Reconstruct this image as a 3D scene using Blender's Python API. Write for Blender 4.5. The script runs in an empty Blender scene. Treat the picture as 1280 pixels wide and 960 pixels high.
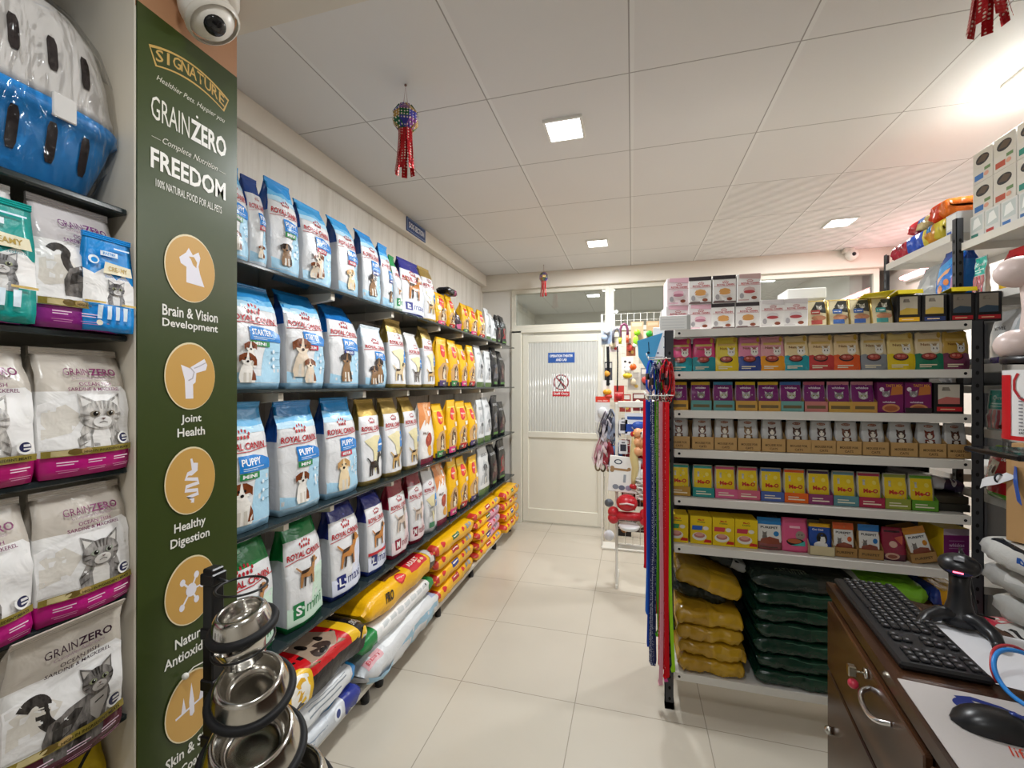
import bpy, math, random, bisect
from math import sin, cos, pi, radians as R
from mathutils import Vector, Matrix, noise

random.seed(7)
scene = bpy.context.scene
COL = scene.collection

# ------------------------------------------------------------------ camera, world, exposure
YAW = math.atan2(150, 541)
cam_data = bpy.data.cameras.new('camera')
cam_data.sensor_width = 36.0
cam_data.lens = 36.0 * 541 / 1280
cam_data.shift_y = 2 / 1280
cam_data.clip_start = 0.02
cam = bpy.data.objects.new('camera', cam_data)
cam.location = (0, 0, 1.5)
cam.rotation_euler = (R(90), 0, YAW)
COL.objects.link(cam)
scene.camera = cam

world = bpy.data.worlds.new('world')
scene.world = world
world.use_nodes = True
world.node_tree.nodes['Background'].inputs[0].default_value = (0.9, 0.93, 1.0, 1)
world.node_tree.nodes['Background'].inputs[1].default_value = 0.12

scene.view_settings.view_transform = 'Standard'
scene.view_settings.look = 'None'
scene.view_settings.gamma = 1.0
scene.view_settings.use_curve_mapping = False
scene.view_settings.exposure = 0.18
LAMP_W = 22.0          # one ceiling panel
NEON_W = 1.3
BACK_W = 15.0

# ------------------------------------------------------------------ materials
def lin(h):
    h = h.lstrip('#')
    v = [int(h[i:i + 2], 16) / 255 for i in (0, 2, 4)]
    return tuple(c / 12.92 if c <= .04045 else ((c + .055) / 1.055) ** 2.4 for c in v) + (1,)

_M = {}
FIN = {  # roughness, metallic, bump scale, bump strength, bump distance, specular
    'film': (.27, 0, 19, .8, .006, .5), 'foil': (.32, .55, 30, .6, .004, .5), 'card': (.5, 0, 90, .08, .001, .35),
    'plas': (.33, 0, 0, 0, 0, .5), 'matte': (.8, 0, 60, .1, .001, .3), 'steel': (.16, 1, 0, 0, 0, .5),
    'cloth': (.85, 0, 420, .35, .001, .2), 'paint': (.45, 0, 0, 0, 0, .4), 'rubber': (.6, 0, 0, 0, 0, .35),
    'paper': (.7, 0, 40, .1, .001, .3), 'glossy': (.12, 0, 0, 0, 0, .5), 'heavy': (.27, 0, 11, .9, .014, .5),
}

def node(nt, kind, **kw):
    n = nt.nodes.new(kind)
    for k, v in kw.items():
        if k.startswith('i_'):
            n.inputs[int(k[2:])].default_value = v
        else:
            setattr(n, k, v)
    return n

def M(h, fin='film'):
    key = (h, fin)
    if key in _M:
        return _M[key]
    rough, met, bs, bst, bd, spec = FIN['film' if fin == 'fur' else fin]
    m = bpy.data.materials.new(fin + '_' + h.lstrip('#'))
    m.use_nodes = True
    nt = m.node_tree
    b = nt.nodes['Principled BSDF']
    b.inputs['Base Color'].default_value = lin(h)
    b.inputs['Roughness'].default_value = rough
    b.inputs['Metallic'].default_value = met
    b.inputs['Specular IOR Level'].default_value = spec
    if bs or fin == 'fur':
        tc = node(nt, 'ShaderNodeTexCoord')
        nz = node(nt, 'ShaderNodeTexNoise')
        nz.inputs['Scale'].default_value = bs
        nz.inputs['Detail'].default_value = 3
        nz.inputs['Distortion'].default_value = .6
        nt.links.new(tc.outputs['Object'], nz.inputs['Vector'])
        bp = node(nt, 'ShaderNodeBump')
        bp.inputs['Strength'].default_value = bst
        bp.inputs['Distance'].default_value = bd
        nt.links.new(nz.outputs['Fac'], bp.inputs['Height'])
        nt.links.new(bp.outputs['Normal'], b.inputs['Normal'])
    if fin == 'fur':
        n2 = node(nt, 'ShaderNodeTexNoise')
        n2.inputs['Scale'].default_value = 130
        n2.inputs['Detail'].default_value = 4
        mp = node(nt, 'ShaderNodeMapping')
        mp.inputs['Scale'].default_value = (1, 1, .28)
        nt.links.new(tc.outputs['Object'], mp.inputs['Vector'])
        nt.links.new(mp.outputs['Vector'], n2.inputs['Vector'])
        cr = node(nt, 'ShaderNodeValToRGB')
        c = lin(h)
        cr.color_ramp.elements[0].position = .35
        cr.color_ramp.elements[1].position = .65
        cr.color_ramp.elements[0].color = (c[0] * .45, c[1] * .45, c[2] * .45, 1)
        cr.color_ramp.elements[1].color = (min(1, c[0] * 1.5), min(1, c[1] * 1.5), min(1, c[2] * 1.5), 1)
        nt.links.new(n2.outputs['Fac'], cr.inputs['Fac'])
        nt.links.new(cr.outputs['Color'], b.inputs['Base Color'])
    _M[key] = m
    return m

def emit(name, rgb, s):
    m = bpy.data.materials.new(name)
    m.use_nodes = True
    b = m.node_tree.nodes['Principled BSDF']
    b.inputs['Base Color'].default_value = (.8, .8, .8, 1)
    b.inputs['Emission Color'].default_value = (*rgb, 1)
    b.inputs['Emission Strength'].default_value = s
    return m

def clear_film(name, tint=(1, 1, 1), amount=.86, rough=.12, bump=1.0, scale=14):
    """thin clear plastic: mostly see-through with a crinkled gloss"""
    m = bpy.data.materials.new(name)
    m.use_nodes = True
    nt = m.node_tree
    nt.nodes.clear()
    out = node(nt, 'ShaderNodeOutputMaterial')
    tr = node(nt, 'ShaderNodeBsdfTransparent')
    tr.inputs[0].default_value = (*tint, 1)
    gl = node(nt, 'ShaderNodeBsdfGlossy')
    gl.inputs['Roughness'].default_value = rough
    mx = node(nt, 'ShaderNodeMixShader')
    lw = node(nt, 'ShaderNodeLayerWeight')
    lw.inputs[0].default_value = 1 - amount
    tc = node(nt, 'ShaderNodeTexCoord')
    mp = node(nt, 'ShaderNodeMapping')
    mp.inputs['Scale'].default_value = (1, 1, .3)
    nz = node(nt, 'ShaderNodeTexNoise')
    nz.inputs['Scale'].default_value = scale
    nz.inputs['Distortion'].default_value = 1.2
    bp = node(nt, 'ShaderNodeBump')
    bp.inputs['Strength'].default_value = bump
    bp.inputs['Distance'].default_value = .02
    L = nt.links.new
    L(tc.outputs['Object'], mp.inputs['Vector']); L(mp.outputs['Vector'], nz.inputs['Vector'])
    L(nz.outputs['Fac'], bp.inputs['Height']); L(bp.outputs['Normal'], gl.inputs['Normal'])
    L(bp.outputs['Normal'], lw.inputs['Normal'])
    ml = node(nt, 'ShaderNodeMath', operation='MULTIPLY'); ml.inputs[1].default_value = .55; L(lw.outputs['Fresnel'], ml.inputs[0]); L(ml.outputs[0], mx.inputs[0]); L(tr.outputs[0], mx.inputs[1]); L(gl.outputs[0], mx.inputs[2])
    L(mx.outputs[0], out.inputs[0])
    return m

# ------------------------------------------------------------------ mesh building
class MB:
    def __init__(s):
        s.v, s.f, s.m, s.mats, s.sm = [], [], [], [], []

    def mi(s, mat):
        if mat not in s.mats:
            s.mats.append(mat)
        return s.mats.index(mat)

    def add(s, vs, fs, mat, smooth=False):
        o = len(s.v)
        s.v += [tuple(p) for p in vs]
        k = s.mi(mat)
        for f in fs:
            s.f.append(tuple(i + o for i in f)); s.m.append(k); s.sm.append(smooth)
        return s

    def box(s, lo, hi, mat, b=0.0, mx=None):
        x0, y0, z0 = lo; x1, y1, z1 = hi
        if b <= 0:
            vs = [(x, y, z) for x in (x0, x1) for y in (y0, y1) for z in (z0, z1)]
            fs = [(0, 1, 3, 2), (4, 6, 7, 5), (0, 4, 5, 1), (2, 3, 7, 6), (0, 2, 6, 4), (1, 5, 7, 3)]
        else:
            b = min(b, (x1 - x0) * .45, (y1 - y0) * .45, (z1 - z0) * .45)
            vs, idx = [], {}
            for ix in (0, 1):
                for iy in (0, 1):
                    for iz in (0, 1):
                        for ax in range(3):
                            p = [(x0, x1)[ix], (y0, y1)[iy], (z0, z1)[iz]]
                            sg = [(1, -1)[ix], (1, -1)[iy], (1, -1)[iz]]
                            for k in range(3):
                                if k != ax:
                                    p[k] += b * sg[k]
                            idx[ix, iy, iz, ax] = len(vs); vs.append(p)
            fs = []
            for ax in range(3):
                o = [k for k in range(3) if k != ax]
                for e in (0, 1):
                    q = []
                    for a, c in ((0, 0), (1, 0), (1, 1), (0, 1)):
                        t = [0, 0, 0]; t[ax] = e; t[o[0]] = a; t[o[1]] = c
                        q.append(idx[t[0], t[1], t[2], ax])
                    fs.append(tuple(q if (e == 1) != (ax == 1) else q[::-1]))
                for a in (0, 1):
                    for c in (0, 1):
                        q = []
                        for e, w in ((0, o[0]), (1, o[0]), (1, o[1]), (0, o[1])):
                            t = [0, 0, 0]; t[ax] = e; t[o[0]] = a; t[o[1]] = c
                            q.append(idx[t[0], t[1], t[2], w])
                        fs.append(tuple(q))
            for ix in (0, 1):
                for iy in (0, 1):
                    for iz in (0, 1):
                        fs.append(tuple(idx[ix, iy, iz, k] for k in range(3)))
        if mx is not None:
            vs = [mx @ Vector(p) for p in vs]
        return s.add(vs, fs, mat)

    def grid(s, fn, nu, nv, mat, smooth=True, closed=False):
        """fn(i, j) -> point; mat a material or fn(i, j) -> material"""
        o = len(s.v)
        cu = nu if closed else nu + 1
        for j in range(nv + 1):
            for i in range(cu):
                s.v.append(tuple(fn(i, j)))
        for j in range(nv):
            for i in range(nu):
                a = o + j * cu + i; b2 = o + j * cu + (i + 1) % cu
                s.f.append((a, b2, b2 + cu, a + cu))
                s.m.append(s.mi(mat(i, j) if callable(mat) else mat)); s.sm.append(smooth)
        return s

    def lathe(s, prof, mat, n=24, c=(0, 0, 0), mx=None, smooth=True):
        def fn(i, j):
            r, z = prof[j]; a = 2 * pi * i / n
            p = Vector((c[0] + r * cos(a), c[1] + r * sin(a), c[2] + z))
            return mx @ p if mx is not None else p
        return s.grid(fn, n, len(prof) - 1, mat, smooth, True)

    def tube(s, pts, r, mat, n=8, closed=False, smooth=True, caps=True):
        P = [Vector(p) for p in pts]; m = len(P); rs = r if isinstance(r, (list, tuple)) else [r] * m
        o = len(s.v); up = None
        for k in range(m):
            t = (P[(k + 1) % m] - P[k - 1]) if closed else (P[min(k + 1, m - 1)] - P[max(k - 1, 0)])
            t.normalize()
            if up is None:
                up = Vector((0, 0, 1)) if abs(t.z) < .9 else Vector((1, 0, 0))
            a = t.cross(up)
            if a.length < 1e-5:
                a = t.cross(Vector((.3, 1, .2)))
            a.normalize(); b = a.cross(t); up = b
            for i in range(n):
                q = P[k] + rs[k] * (cos(2 * pi * i / n) * a + sin(2 * pi * i / n) * b)
                s.v.append(tuple(q))
        km = s.mi(mat)
        for k in range(m if closed else m - 1):
            for i in range(n):
                a0 = o + k * n + i; a1 = o + k * n + (i + 1) % n
                b0 = o + ((k + 1) % m) * n + i; b1 = o + ((k + 1) % m) * n + (i + 1) % n
                s.f.append((a0, a1, b1, b0)); s.m.append(km); s.sm.append(smooth)
        if caps and not closed:
            s.f.append(tuple(o + i for i in range(n))[::-1]); s.m.append(km); s.sm.append(False)
            s.f.append(tuple(o + (m - 1) * n + i for i in range(n))); s.m.append(km); s.sm.append(False)
        return s

    def ribbon(s, pts, w, t, mat, side=(1, 0, 0)):
        """flat strap swept along pts, its width kept along side"""
        P = [Vector(p) for p in pts]; S = Vector(side).normalized(); o = len(s.v); m = len(P)
        for k in range(m):
            d = P[min(k + 1, m - 1)] - P[max(k - 1, 0)]
            nrm = d.cross(S)
            nrm = nrm.normalized() if nrm.length > 1e-6 else Vector((0, 1, 0))
            for a, b in ((-1, -1), (1, -1), (1, 1), (-1, 1)):
                s.v.append(tuple(P[k] + S * (a * w / 2) + nrm * (b * t / 2)))
        km = s.mi(mat)
        for k in range(m - 1):
            for i in range(4):
                s.f.append((o + k * 4 + i, o + k * 4 + (i + 1) % 4, o + k * 4 + 4 + (i + 1) % 4, o + k * 4 + 4 + i))
                s.m.append(km); s.sm.append(False)
        for q in (0, m - 1):
            s.f.append(tuple(o + q * 4 + i for i in range(4))); s.m.append(km); s.sm.append(False)
        return s

    def sphere(s, c, r, mat, n=16, m=10, sc=(1, 1, 1), mx=None):
        pr = lambda j: -pi / 2 + pi * j / m
        def fn(i, j):
            p = Vector((c[0] + r * sc[0] * cos(pr(j)) * cos(2 * pi * i / n), c[1] + r * sc[1] * cos(pr(j)) * sin(2 * pi * i / n),
                        c[2] + r * sc[2] * sin(pr(j))))
            return mx @ p if mx is not None else p
        return s.grid(fn, n, m, mat, True, True)

    def mesh(s, name):
        me = bpy.data.meshes.new(name)
        me.from_pydata(s.v, [], s.f)
        for m in s.mats:
            me.materials.append(m)
        me.polygons.foreach_set('material_index', s.m)
        me.polygons.foreach_set('use_smooth', s.sm)
        me.update()
        return me

    def build(s, name, parent=None, loc=(0, 0, 0), rz=0.0, rot=None):
        o = bpy.data.objects.new(name, s.mesh(name))
        COL.objects.link(o)
        if parent:
            o.parent = parent
        o.location = loc
        o.rotation_euler = rot if rot else (0, 0, rz)
        return o

def smooth(pts, n=5):
    """Catmull-Rom through pts"""
    P = [Vector(q) for q in pts]; out = []
    for k in range(len(P) - 1):
        a, b, c, d = P[max(k - 1, 0)], P[k], P[k + 1], P[min(k + 2, len(P) - 1)]
        for i in range(n):
            u = i / n
            out.append(.5 * (2 * b + (c - a) * u + (2 * a - 5 * b + 4 * c - d) * u * u + (3 * b - a - 3 * c + d) * u ** 3))
    return out + [P[-1]]

def put(name, me, loc=(0, 0, 0), rz=0.0, parent=None, rot=None):
    o = bpy.data.objects.new(name, me)
    COL.objects.link(o)
    if parent:
        o.parent = parent
    o.location = loc
    o.rotation_euler = rot if rot else (0, 0, rz)
    return o

def tag(o, label, cat, group=None):
    o['label'] = label; o['category'] = cat
    if group:
        o['group'] = group
    return o

def empty(name, loc, label, cat, group=None, rz=0.0):
    o = bpy.data.objects.new(name, None)
    o.empty_display_size = .05
    COL.objects.link(o)
    o.location = loc; o.rotation_euler = (0, 0, rz)
    return tag(o, label, cat, group)

def struct(o):
    o['kind'] = 'structure'
    return o

ORD = ['zeroth', 'first', 'second', 'third', 'fourth', 'fifth', 'sixth', 'seventh', 'eighth', 'ninth', 'tenth', 'eleventh',
       'twelfth', 'thirteenth', 'fourteenth', 'fifteenth', 'sixteenth']

# ------------------------------------------------------------------ printed artwork: flat shapes laid onto a surface
_T = {}
def text2d(s, bold=0.0, shear=0.0):
    k = (s, bold, shear)
    if k not in _T:
        c = bpy.data.curves.new('lettering', 'FONT')
        c.body = s; c.resolution_u = 2; c.offset = bold; c.shear = shear
        o = bpy.data.objects.new('lettering', c)
        me = o.to_mesh()
        vs = [(v.co.x, v.co.y) for v in me.vertices]
        fs = [tuple(p.vertices) for p in me.polygons]
        o.to_mesh_clear()
        bpy.data.objects.remove(o); bpy.data.curves.remove(c)
        x0 = min(v[0] for v in vs); x1 = max(v[0] for v in vs); y0 = min(v[1] for v in vs); y1 = max(v[1] for v in vs)
        _T[k] = ([((x - x0) / (x1 - x0), (y - y0) / (y1 - y0)) for x, y in vs], fs, (x1 - x0) / (y1 - y0))
    return _T[k]

def r(x0, y0, x1, y1, c):
    return ('p', [(x0, y0), (x1, y0), (x1, y1), (x0, y1)], c)

def e(cx, cy, rx, ry, c, n=18, a0=0, a1=360):
    full = a1 - a0 >= 360
    k = n if full else n + 1
    return ('p', [(cx + rx * cos(R(a0 + (a1 - a0) * i / n)), cy + ry * sin(R(a0 + (a1 - a0) * i / n))) for i in range(k)], c)

def p(pts, c):
    return ('p', pts, c)

def t(s, cx, cy, w, h, c, bold=.02, shear=0.0, rot=0.0):
    return ('t', s, cx, cy, w, h, c, bold, shear, rot)

def line(pts, w, c, asp=1.0):
    """strip of constant width along pts (w in x units; asp = height/width of the surface)"""
    up, dn = [], []
    for k in range(len(pts)):
        a = pts[max(k - 1, 0)]; b = pts[min(k + 1, len(pts) - 1)]
        dx, dy = b[0] - a[0], (b[1] - a[1]) * asp
        l = math.hypot(dx, dy) or 1
        nx, ny = -dy / l * w / 2, dx / l * w / 2 / asp
        up.append((pts[k][0] + nx, pts[k][1] + ny)); dn.append((pts[k][0] - nx, pts[k][1] - ny))
    return ('s', up, dn, c)

def _split(poly, ax, v):
    lo, hi = [], []
    n = len(poly)
    for i in range(n):
        a, b = poly[i], poly[(i + 1) % n]
        da, db = a[ax] - v, b[ax] - v
        if da <= 0: lo.append(a)
        if da >= 0: hi.append(a)
        if da * db < 0:
            k = da / (da - db)
            q = (a[0] + (b[0] - a[0]) * k, a[1] + (b[1] - a[1]) * k)
            lo.append(q); hi.append(q)
    return lo, hi

def _tri(poly):
    """ear clipping of a simple polygon"""
    idx = list(range(len(poly)))
    A = sum(poly[i][0] * poly[(i + 1) % len(poly)][1] - poly[(i + 1) % len(poly)][0] * poly[i][1] for i in idx)
    if A < 0:
        idx.reverse()
    out = []
    cr = lambda a, b, c: (b[0] - a[0]) * (c[1] - a[1]) - (b[1] - a[1]) * (c[0] - a[0])
    guard = 0
    while len(idx) > 3 and guard < 500:
        guard += 1
        for k in range(len(idx)):
            i0, i1, i2 = idx[k - 1], idx[k], idx[(k + 1) % len(idx)]
            a, b, c = poly[i0], poly[i1], poly[i2]
            if cr(a, b, c) <= 1e-12:
                continue
            if any(cr(a, b, poly[q]) > 0 and cr(b, c, poly[q]) > 0 and cr(c, a, poly[q]) > 0 for q in idx if q not in (i0, i1, i2)):
                continue
            out.append([a, b, c]); idx.pop(k); break
        else:
            break
    out.append([poly[q] for q in idx])
    return out

def decal(mb, ops, S, fin, xs=(), ys=(), off=(0, -1, 0), base=.0007, step=.00012, flip=False):
    """S(x, y) -> surface point; off = outward direction (vector or fn(x, y))"""
    for li, op in enumerate(ops):
        if op[0] == 'p':
            polys = [op[1]] if len(op[1]) <= 4 else _tri(op[1]); c = op[2]
        elif op[0] == 's':
            polys = [[op[1][k], op[2][k], op[2][k + 1], op[1][k + 1]] for k in range(len(op[1]) - 1)]; c = op[3]
        else:
            _, s, cx, cy, w, h, c, bold, shear, rot = op
            vs, fs, _a = text2d(s, bold, shear)
            q = [(cx + (x - .5) * w, cy + (y - .5) * h + (x - .5) * rot) for x, y in vs]
            polys = [[q[i] for i in f] for f in fs]
        for ax, lines in ((0, xs), (1, ys)):
            for v in lines:
                nxt = []
                for po in polys:
                    a = min(z[ax] for z in po); b = max(z[ax] for z in po)
                    if a < v - 1e-6 and b > v + 1e-6:
                        lo, hi = _split(po, ax, v)
                        if len(lo) > 2: nxt.append(lo)
                        if len(hi) > 2: nxt.append(hi)
                    else:
                        nxt.append(po)
                polys = nxt
        d = base + step * li + (.0004 if op[0] == 't' and step > .00006 else 0)
        fn = 'fur' if c.endswith('f') and len(c) == 7 else fin
        mat = M(c[:6], fn)
        vs, fs, seen = [], [], {}
        for po in polys:
            f = []
            for z in po:
                k = (round(z[0], 5), round(z[1], 5))
                if k not in seen:
                    P = Vector(S(*z)); o = Vector(off(*z) if callable(off) else off)
                    seen[k] = len(vs); vs.append(P + o * d)
                if not f or f[-1] != seen[k]:
                    f.append(seen[k])
            if len(f) > 2 and f[0] == f[-1]:
                f.pop()
            if len(f) > 2:
                fs.append(tuple(f[::-1]) if flip else tuple(f))
        mb.add(vs, fs, mat, True)

def on_grid(F, xs, ys):
    """F sampled on the mesh's own grid, so that print lies on the facets"""
    G = {}
    def g(i, j):
        if (i, j) not in G: G[i, j] = Vector(F(xs[i], ys[j]))
        return G[i, j]
    def S(x, y):
        i = min(max(bisect.bisect_right(xs, x) - 1, 0), len(xs) - 2); j = min(max(bisect.bisect_right(ys, y) - 1, 0), len(ys) - 2)
        u = (x - xs[i]) / (xs[i + 1] - xs[i]); v = (y - ys[j]) / (ys[j + 1] - ys[j])
        return g(i, j).lerp(g(i + 1, j), u).lerp(g(i, j + 1).lerp(g(i + 1, j + 1), u), v)
    return S

def sm(a, b, x):
    k = min(1, max(0, (x - a) / (b - a)))
    return k * k * (3 - 2 * k)

def interp(tab, x):
    for k in range(len(tab) - 1):
        if x <= tab[k + 1][0]:
            u = (x - tab[k][0]) / (tab[k + 1][0] - tab[k][0])
            u = u * u * (3 - 2 * u)
            return tab[k][1] + (tab[k + 1][1] - tab[k][1]) * u
    return tab[-1][1]

# ------------------------------------------------------------------ package builders (front faces -Y, base at z = 0)
BAGD = [(0, .9), (.06, 1), (.45, .95), (.72, .68), (.88, .3), (.95, .08), (1.01, .05)]
POUCHD = [(0, .95), (.1, 1), (.5, .7), (.85, .25), (.93, .1), (1.01, .08)]

def bag(name, W, D, H, zones, ops, fin='film', prof=BAGD, lean=.0, seed=0, seal=True, ears=0.0, wr=.006, nx=8, ny=12, back=None, sh=.05, bend=0.0, sides=None):
    """standing gusseted bag; zones = [(y_from, colour)...] bottom up"""
    ys = sorted(set([round(j / ny, 4) for j in range(ny + 1)] + [z[0] for z in zones] + [.93]))
    top = .95 if seal else 1.0
    ys = [y for y in ys if y <= top]
    if ys[-1] < top:
        ys.append(top)
    xs = [i / nx for i in range(nx + 1)]
    def hw(y):
        return W / 2 * (1 - sh * sm(.62, .93, y) - .03 * (1 - sm(0, .08, y)))
    def shift(y):
        return lean * H * max(0, y - .55) ** 2 * 4 + bend * H * max(0, y - .8) ** 2 * 12
    def wrk(x, y, k):
        return wr * noise.noise(Vector((x * 3.1 + seed * 7.3, y * 5.3 + k * 11.1, seed * 1.7))) + wr * .45 * noise.noise(Vector((x * 9 + seed, y * 11 + k * 3, seed)))
    def F(x, y):
        d = D / 2 * interp(prof, y)
        b = .66 + .34 * max(0, cos(pi * (x - .5) * .96))
        z = y * H
        if ears and y > .9:
            z += ears * H * (y - .9) * 10 * (math.exp(-((x - .13) / .09) ** 2) + math.exp(-((x - .87) / .09) ** 2))
        return ((x - .5) * 2 * hw(y), -d * b + shift(y) + wrk(x, y, 0) * (1 - .8 * sm(.85, .95, y)), z)
    def Bk(x, y):
        q = F(x, y)
        d = D / 2 * interp(prof, y)
        b = .66 + .34 * max(0, cos(pi * (x - .5) * .96))
        return (q[0], d * b + shift(y) + wrk(x, y, 2) * (1 - .8 * sm(.85, .95, y)), q[2])
    def side(k, y, sg):
        a = Vector(F(0 if sg < 0 else 1, y)); b = Vector(Bk(0 if sg < 0 else 1, y))
        u = k / 4
        q = a.lerp(b, u)
        full = interp(prof, y)
        q.x -= sg * W * (.02 + .10 * (1 - full)) * (1 - abs(2 * u - 1))
        return tuple(q)
    n = 2 * nx + 8
    def ring(i, j):
        y = ys[j]
        if i <= nx: return F(xs[i], y)
        if i < nx + 4: return side(i - nx, y, 1)
        if i <= 2 * nx + 4: return Bk(1 - (i - nx - 4) / nx, y)
        return side(2 * nx + 8 - i, y, -1)
    def zmat(y, zones=zones):
        c = zones[0][1]
        for z in zones:
            if y >= z[0] - 1e-6: c = z[1]
        return M(c, 'foil' if c in FOIL else fin)
    mb = MB()
    mb.grid(ring, n, len(ys) - 1, lambda i, j: zmat((ys[j] + ys[j + 1]) / 2, zones if i < nx or not sides else sides), True, True)
    o = len(mb.v)
    c0 = Vector((0, 0, 0.0))
    mb.v.append((0, 0, .003)); k0 = mb.mi(zmat(0))
    for i in range(n):
        mb.f.append((o, (i + 1) % n, i)); mb.m.append(k0); mb.sm.append(False)
    if not seal:
        last = (len(ys) - 1) * n
        mb.f.append(tuple(last + i for i in range(n))); mb.m.append(mb.mi(zmat(1))); mb.sm.append(False)
    decal(mb, ops, on_grid(F, xs, ys), fin, xs[1:-1], ys[1:-1], step=.00018)
    me = mb.mesh(name)
    sl = None
    if seal:
        ms = MB()
        yy = [.945 + .055 * k / 6 for k in range(7)]
        def sring(i, j):
            y = yy[j]
            f = 1 if i <= nx else -1
            q = F(i / nx, min(y, 1)) if f > 0 else F(1 - (i - nx - 1) / nx, min(y, 1))
            return (q[0], shift(y) - f * (.0025 + (.0012 if j % 2 else 0)), q[2])
        ms.grid(sring, 2 * nx + 2, 6, zmat(.99), False, True)
        lo = 6 * (2 * nx + 2)
        ms.f.append(tuple(lo + i for i in range(2 * nx + 2))); ms.m.append(0); ms.sm.append(False)
        sl = ms.mesh('top_seal')
    return me, sl

def pillow(name, L, Wd, T, zones, ops, fin='film', seed=0, wr=.006, sag=0.0):
    """bag lying flat, long side along x facing -Y, base at z = 0"""
    nx, na = 22, 24
    def sec(x):
        u = abs(2 * x - 1)
        return (1 - u ** 9) ** .5 if u < .999 else 0
    def pt(x, a):
        k = sec(x)
        ca, sa = cos(a), sin(a)
        ex = .46
        yy = math.copysign(abs(ca) ** ex, ca); zz = math.copysign(abs(sa) ** ex, sa)
        w = Wd / 2 * (.86 + .14 * k)
        n1 = wr * (noise.noise(Vector((x * 6 + seed * 3.7, a * 1.3, seed * 2.1))) + .6 * noise.noise(Vector((x * 17 + seed, a * 2.6, seed * 1.3))) * (1 + 1.5 * abs(2 * x - 1) ** 4))
        return ((x - .5) * L, -yy * w * 1.0 + n1, min(T, max(0, T / 2 + zz * max(.003, T / 2 * k) + n1 * .7)) - sag * (2 * x - 1) ** 2)
    xs = sorted(set([round(i / nx, 4) for i in range(nx + 1)] + [.02, .98] + [z[0] for z in zones]))
    def zmat(x):
        c = zones[0][1]
        for z in zones:
            if x >= z[0] - 1e-6: c = z[1]
        return M(c, 'foil' if c in FOIL else fin)
    mb = MB()
    mb.grid(lambda i, j: pt(xs[j], 2 * pi * i / na), na, len(xs) - 1, lambda i, j: zmat((xs[j] + xs[j + 1]) / 2), True, True)
    for q in (0, len(xs) - 1):
        mb.f.append(tuple(q * na + i for i in range(na))); mb.m.append(mb.mi(zmat(q and 1))); mb.sm.append(False)
    ang = lambda y: R(-60 + 160 * y)
    F = lambda x, y: pt(x, ang(y))
    def off(x, y):
        a = ang(y)
        return (0, -cos(a), sin(a))
    ya = [(15 * k - 60 + 60) / 160 for k in range(0, 11)]
    ya.append(1.0 + 5 / 160)
    decal(mb, ops, on_grid(F, xs, ya), fin, xs[1:-1], ya[1:-1], off, base=.0008, step=.0002)
    return mb.mesh(name)

def carton(name, W, D, H, col, ops, fin='card', side=None, b=.0015):
    mb = MB()
    mb.box((-W / 2, -D / 2, 0), (W / 2, D / 2, H), M(side or col, fin), b)
    front = [r(.0, .0, 1, 1, col)] if side else []
    decal(mb, front + ops, lambda x, y: ((x - .5) * W * .985, -D / 2, y * H * .985 + .002), fin, base=.0004, step=.0001)
    return mb.mesh(name)

def tray(name, W, D, H, fh, col, ops, front_col=None):
    """display tray: low front, taller back, sloped sides"""
    T = .0015
    m = M(col, 'card')
    mb = MB()
    mb.box((-W / 2, -D / 2, 0), (W / 2, D / 2, T), m)
    mb.box((-W / 2, -D / 2, 0), (W / 2, -D / 2 + T, fh), M(front_col or col, 'card'))
    mb.box((-W / 2, D / 2 - T, 0), (W / 2, D / 2, H), m)
    for sx in (-1, 1):
        x0 = sx * W / 2; x1 = x0 - sx * T
        pr = [(-D / 2, 0), (D / 2, 0), (D / 2, H), (D / 2 - D * .45, H), (-D / 2, fh)]
        vs = [(x, y, z) for x in (x0, x1) for y, z in pr]
        n = len(pr)
        fs = [tuple(range(n)), tuple(range(n, 2 * n))[::-1]] + [(i, (i + 1) % n, n + (i + 1) % n, n + i) for i in range(n)]
        mb.add(vs, fs, m)
    decal(mb, ops, lambda x, y: ((x - .5) * W * .97, -D / 2, y * fh), 'card', base=.0004, step=.0001)
    return mb.mesh(name)

FOIL = {'b59a55', 'c9ad62', 'a98b3f', 'b9b9bb'}
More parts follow.
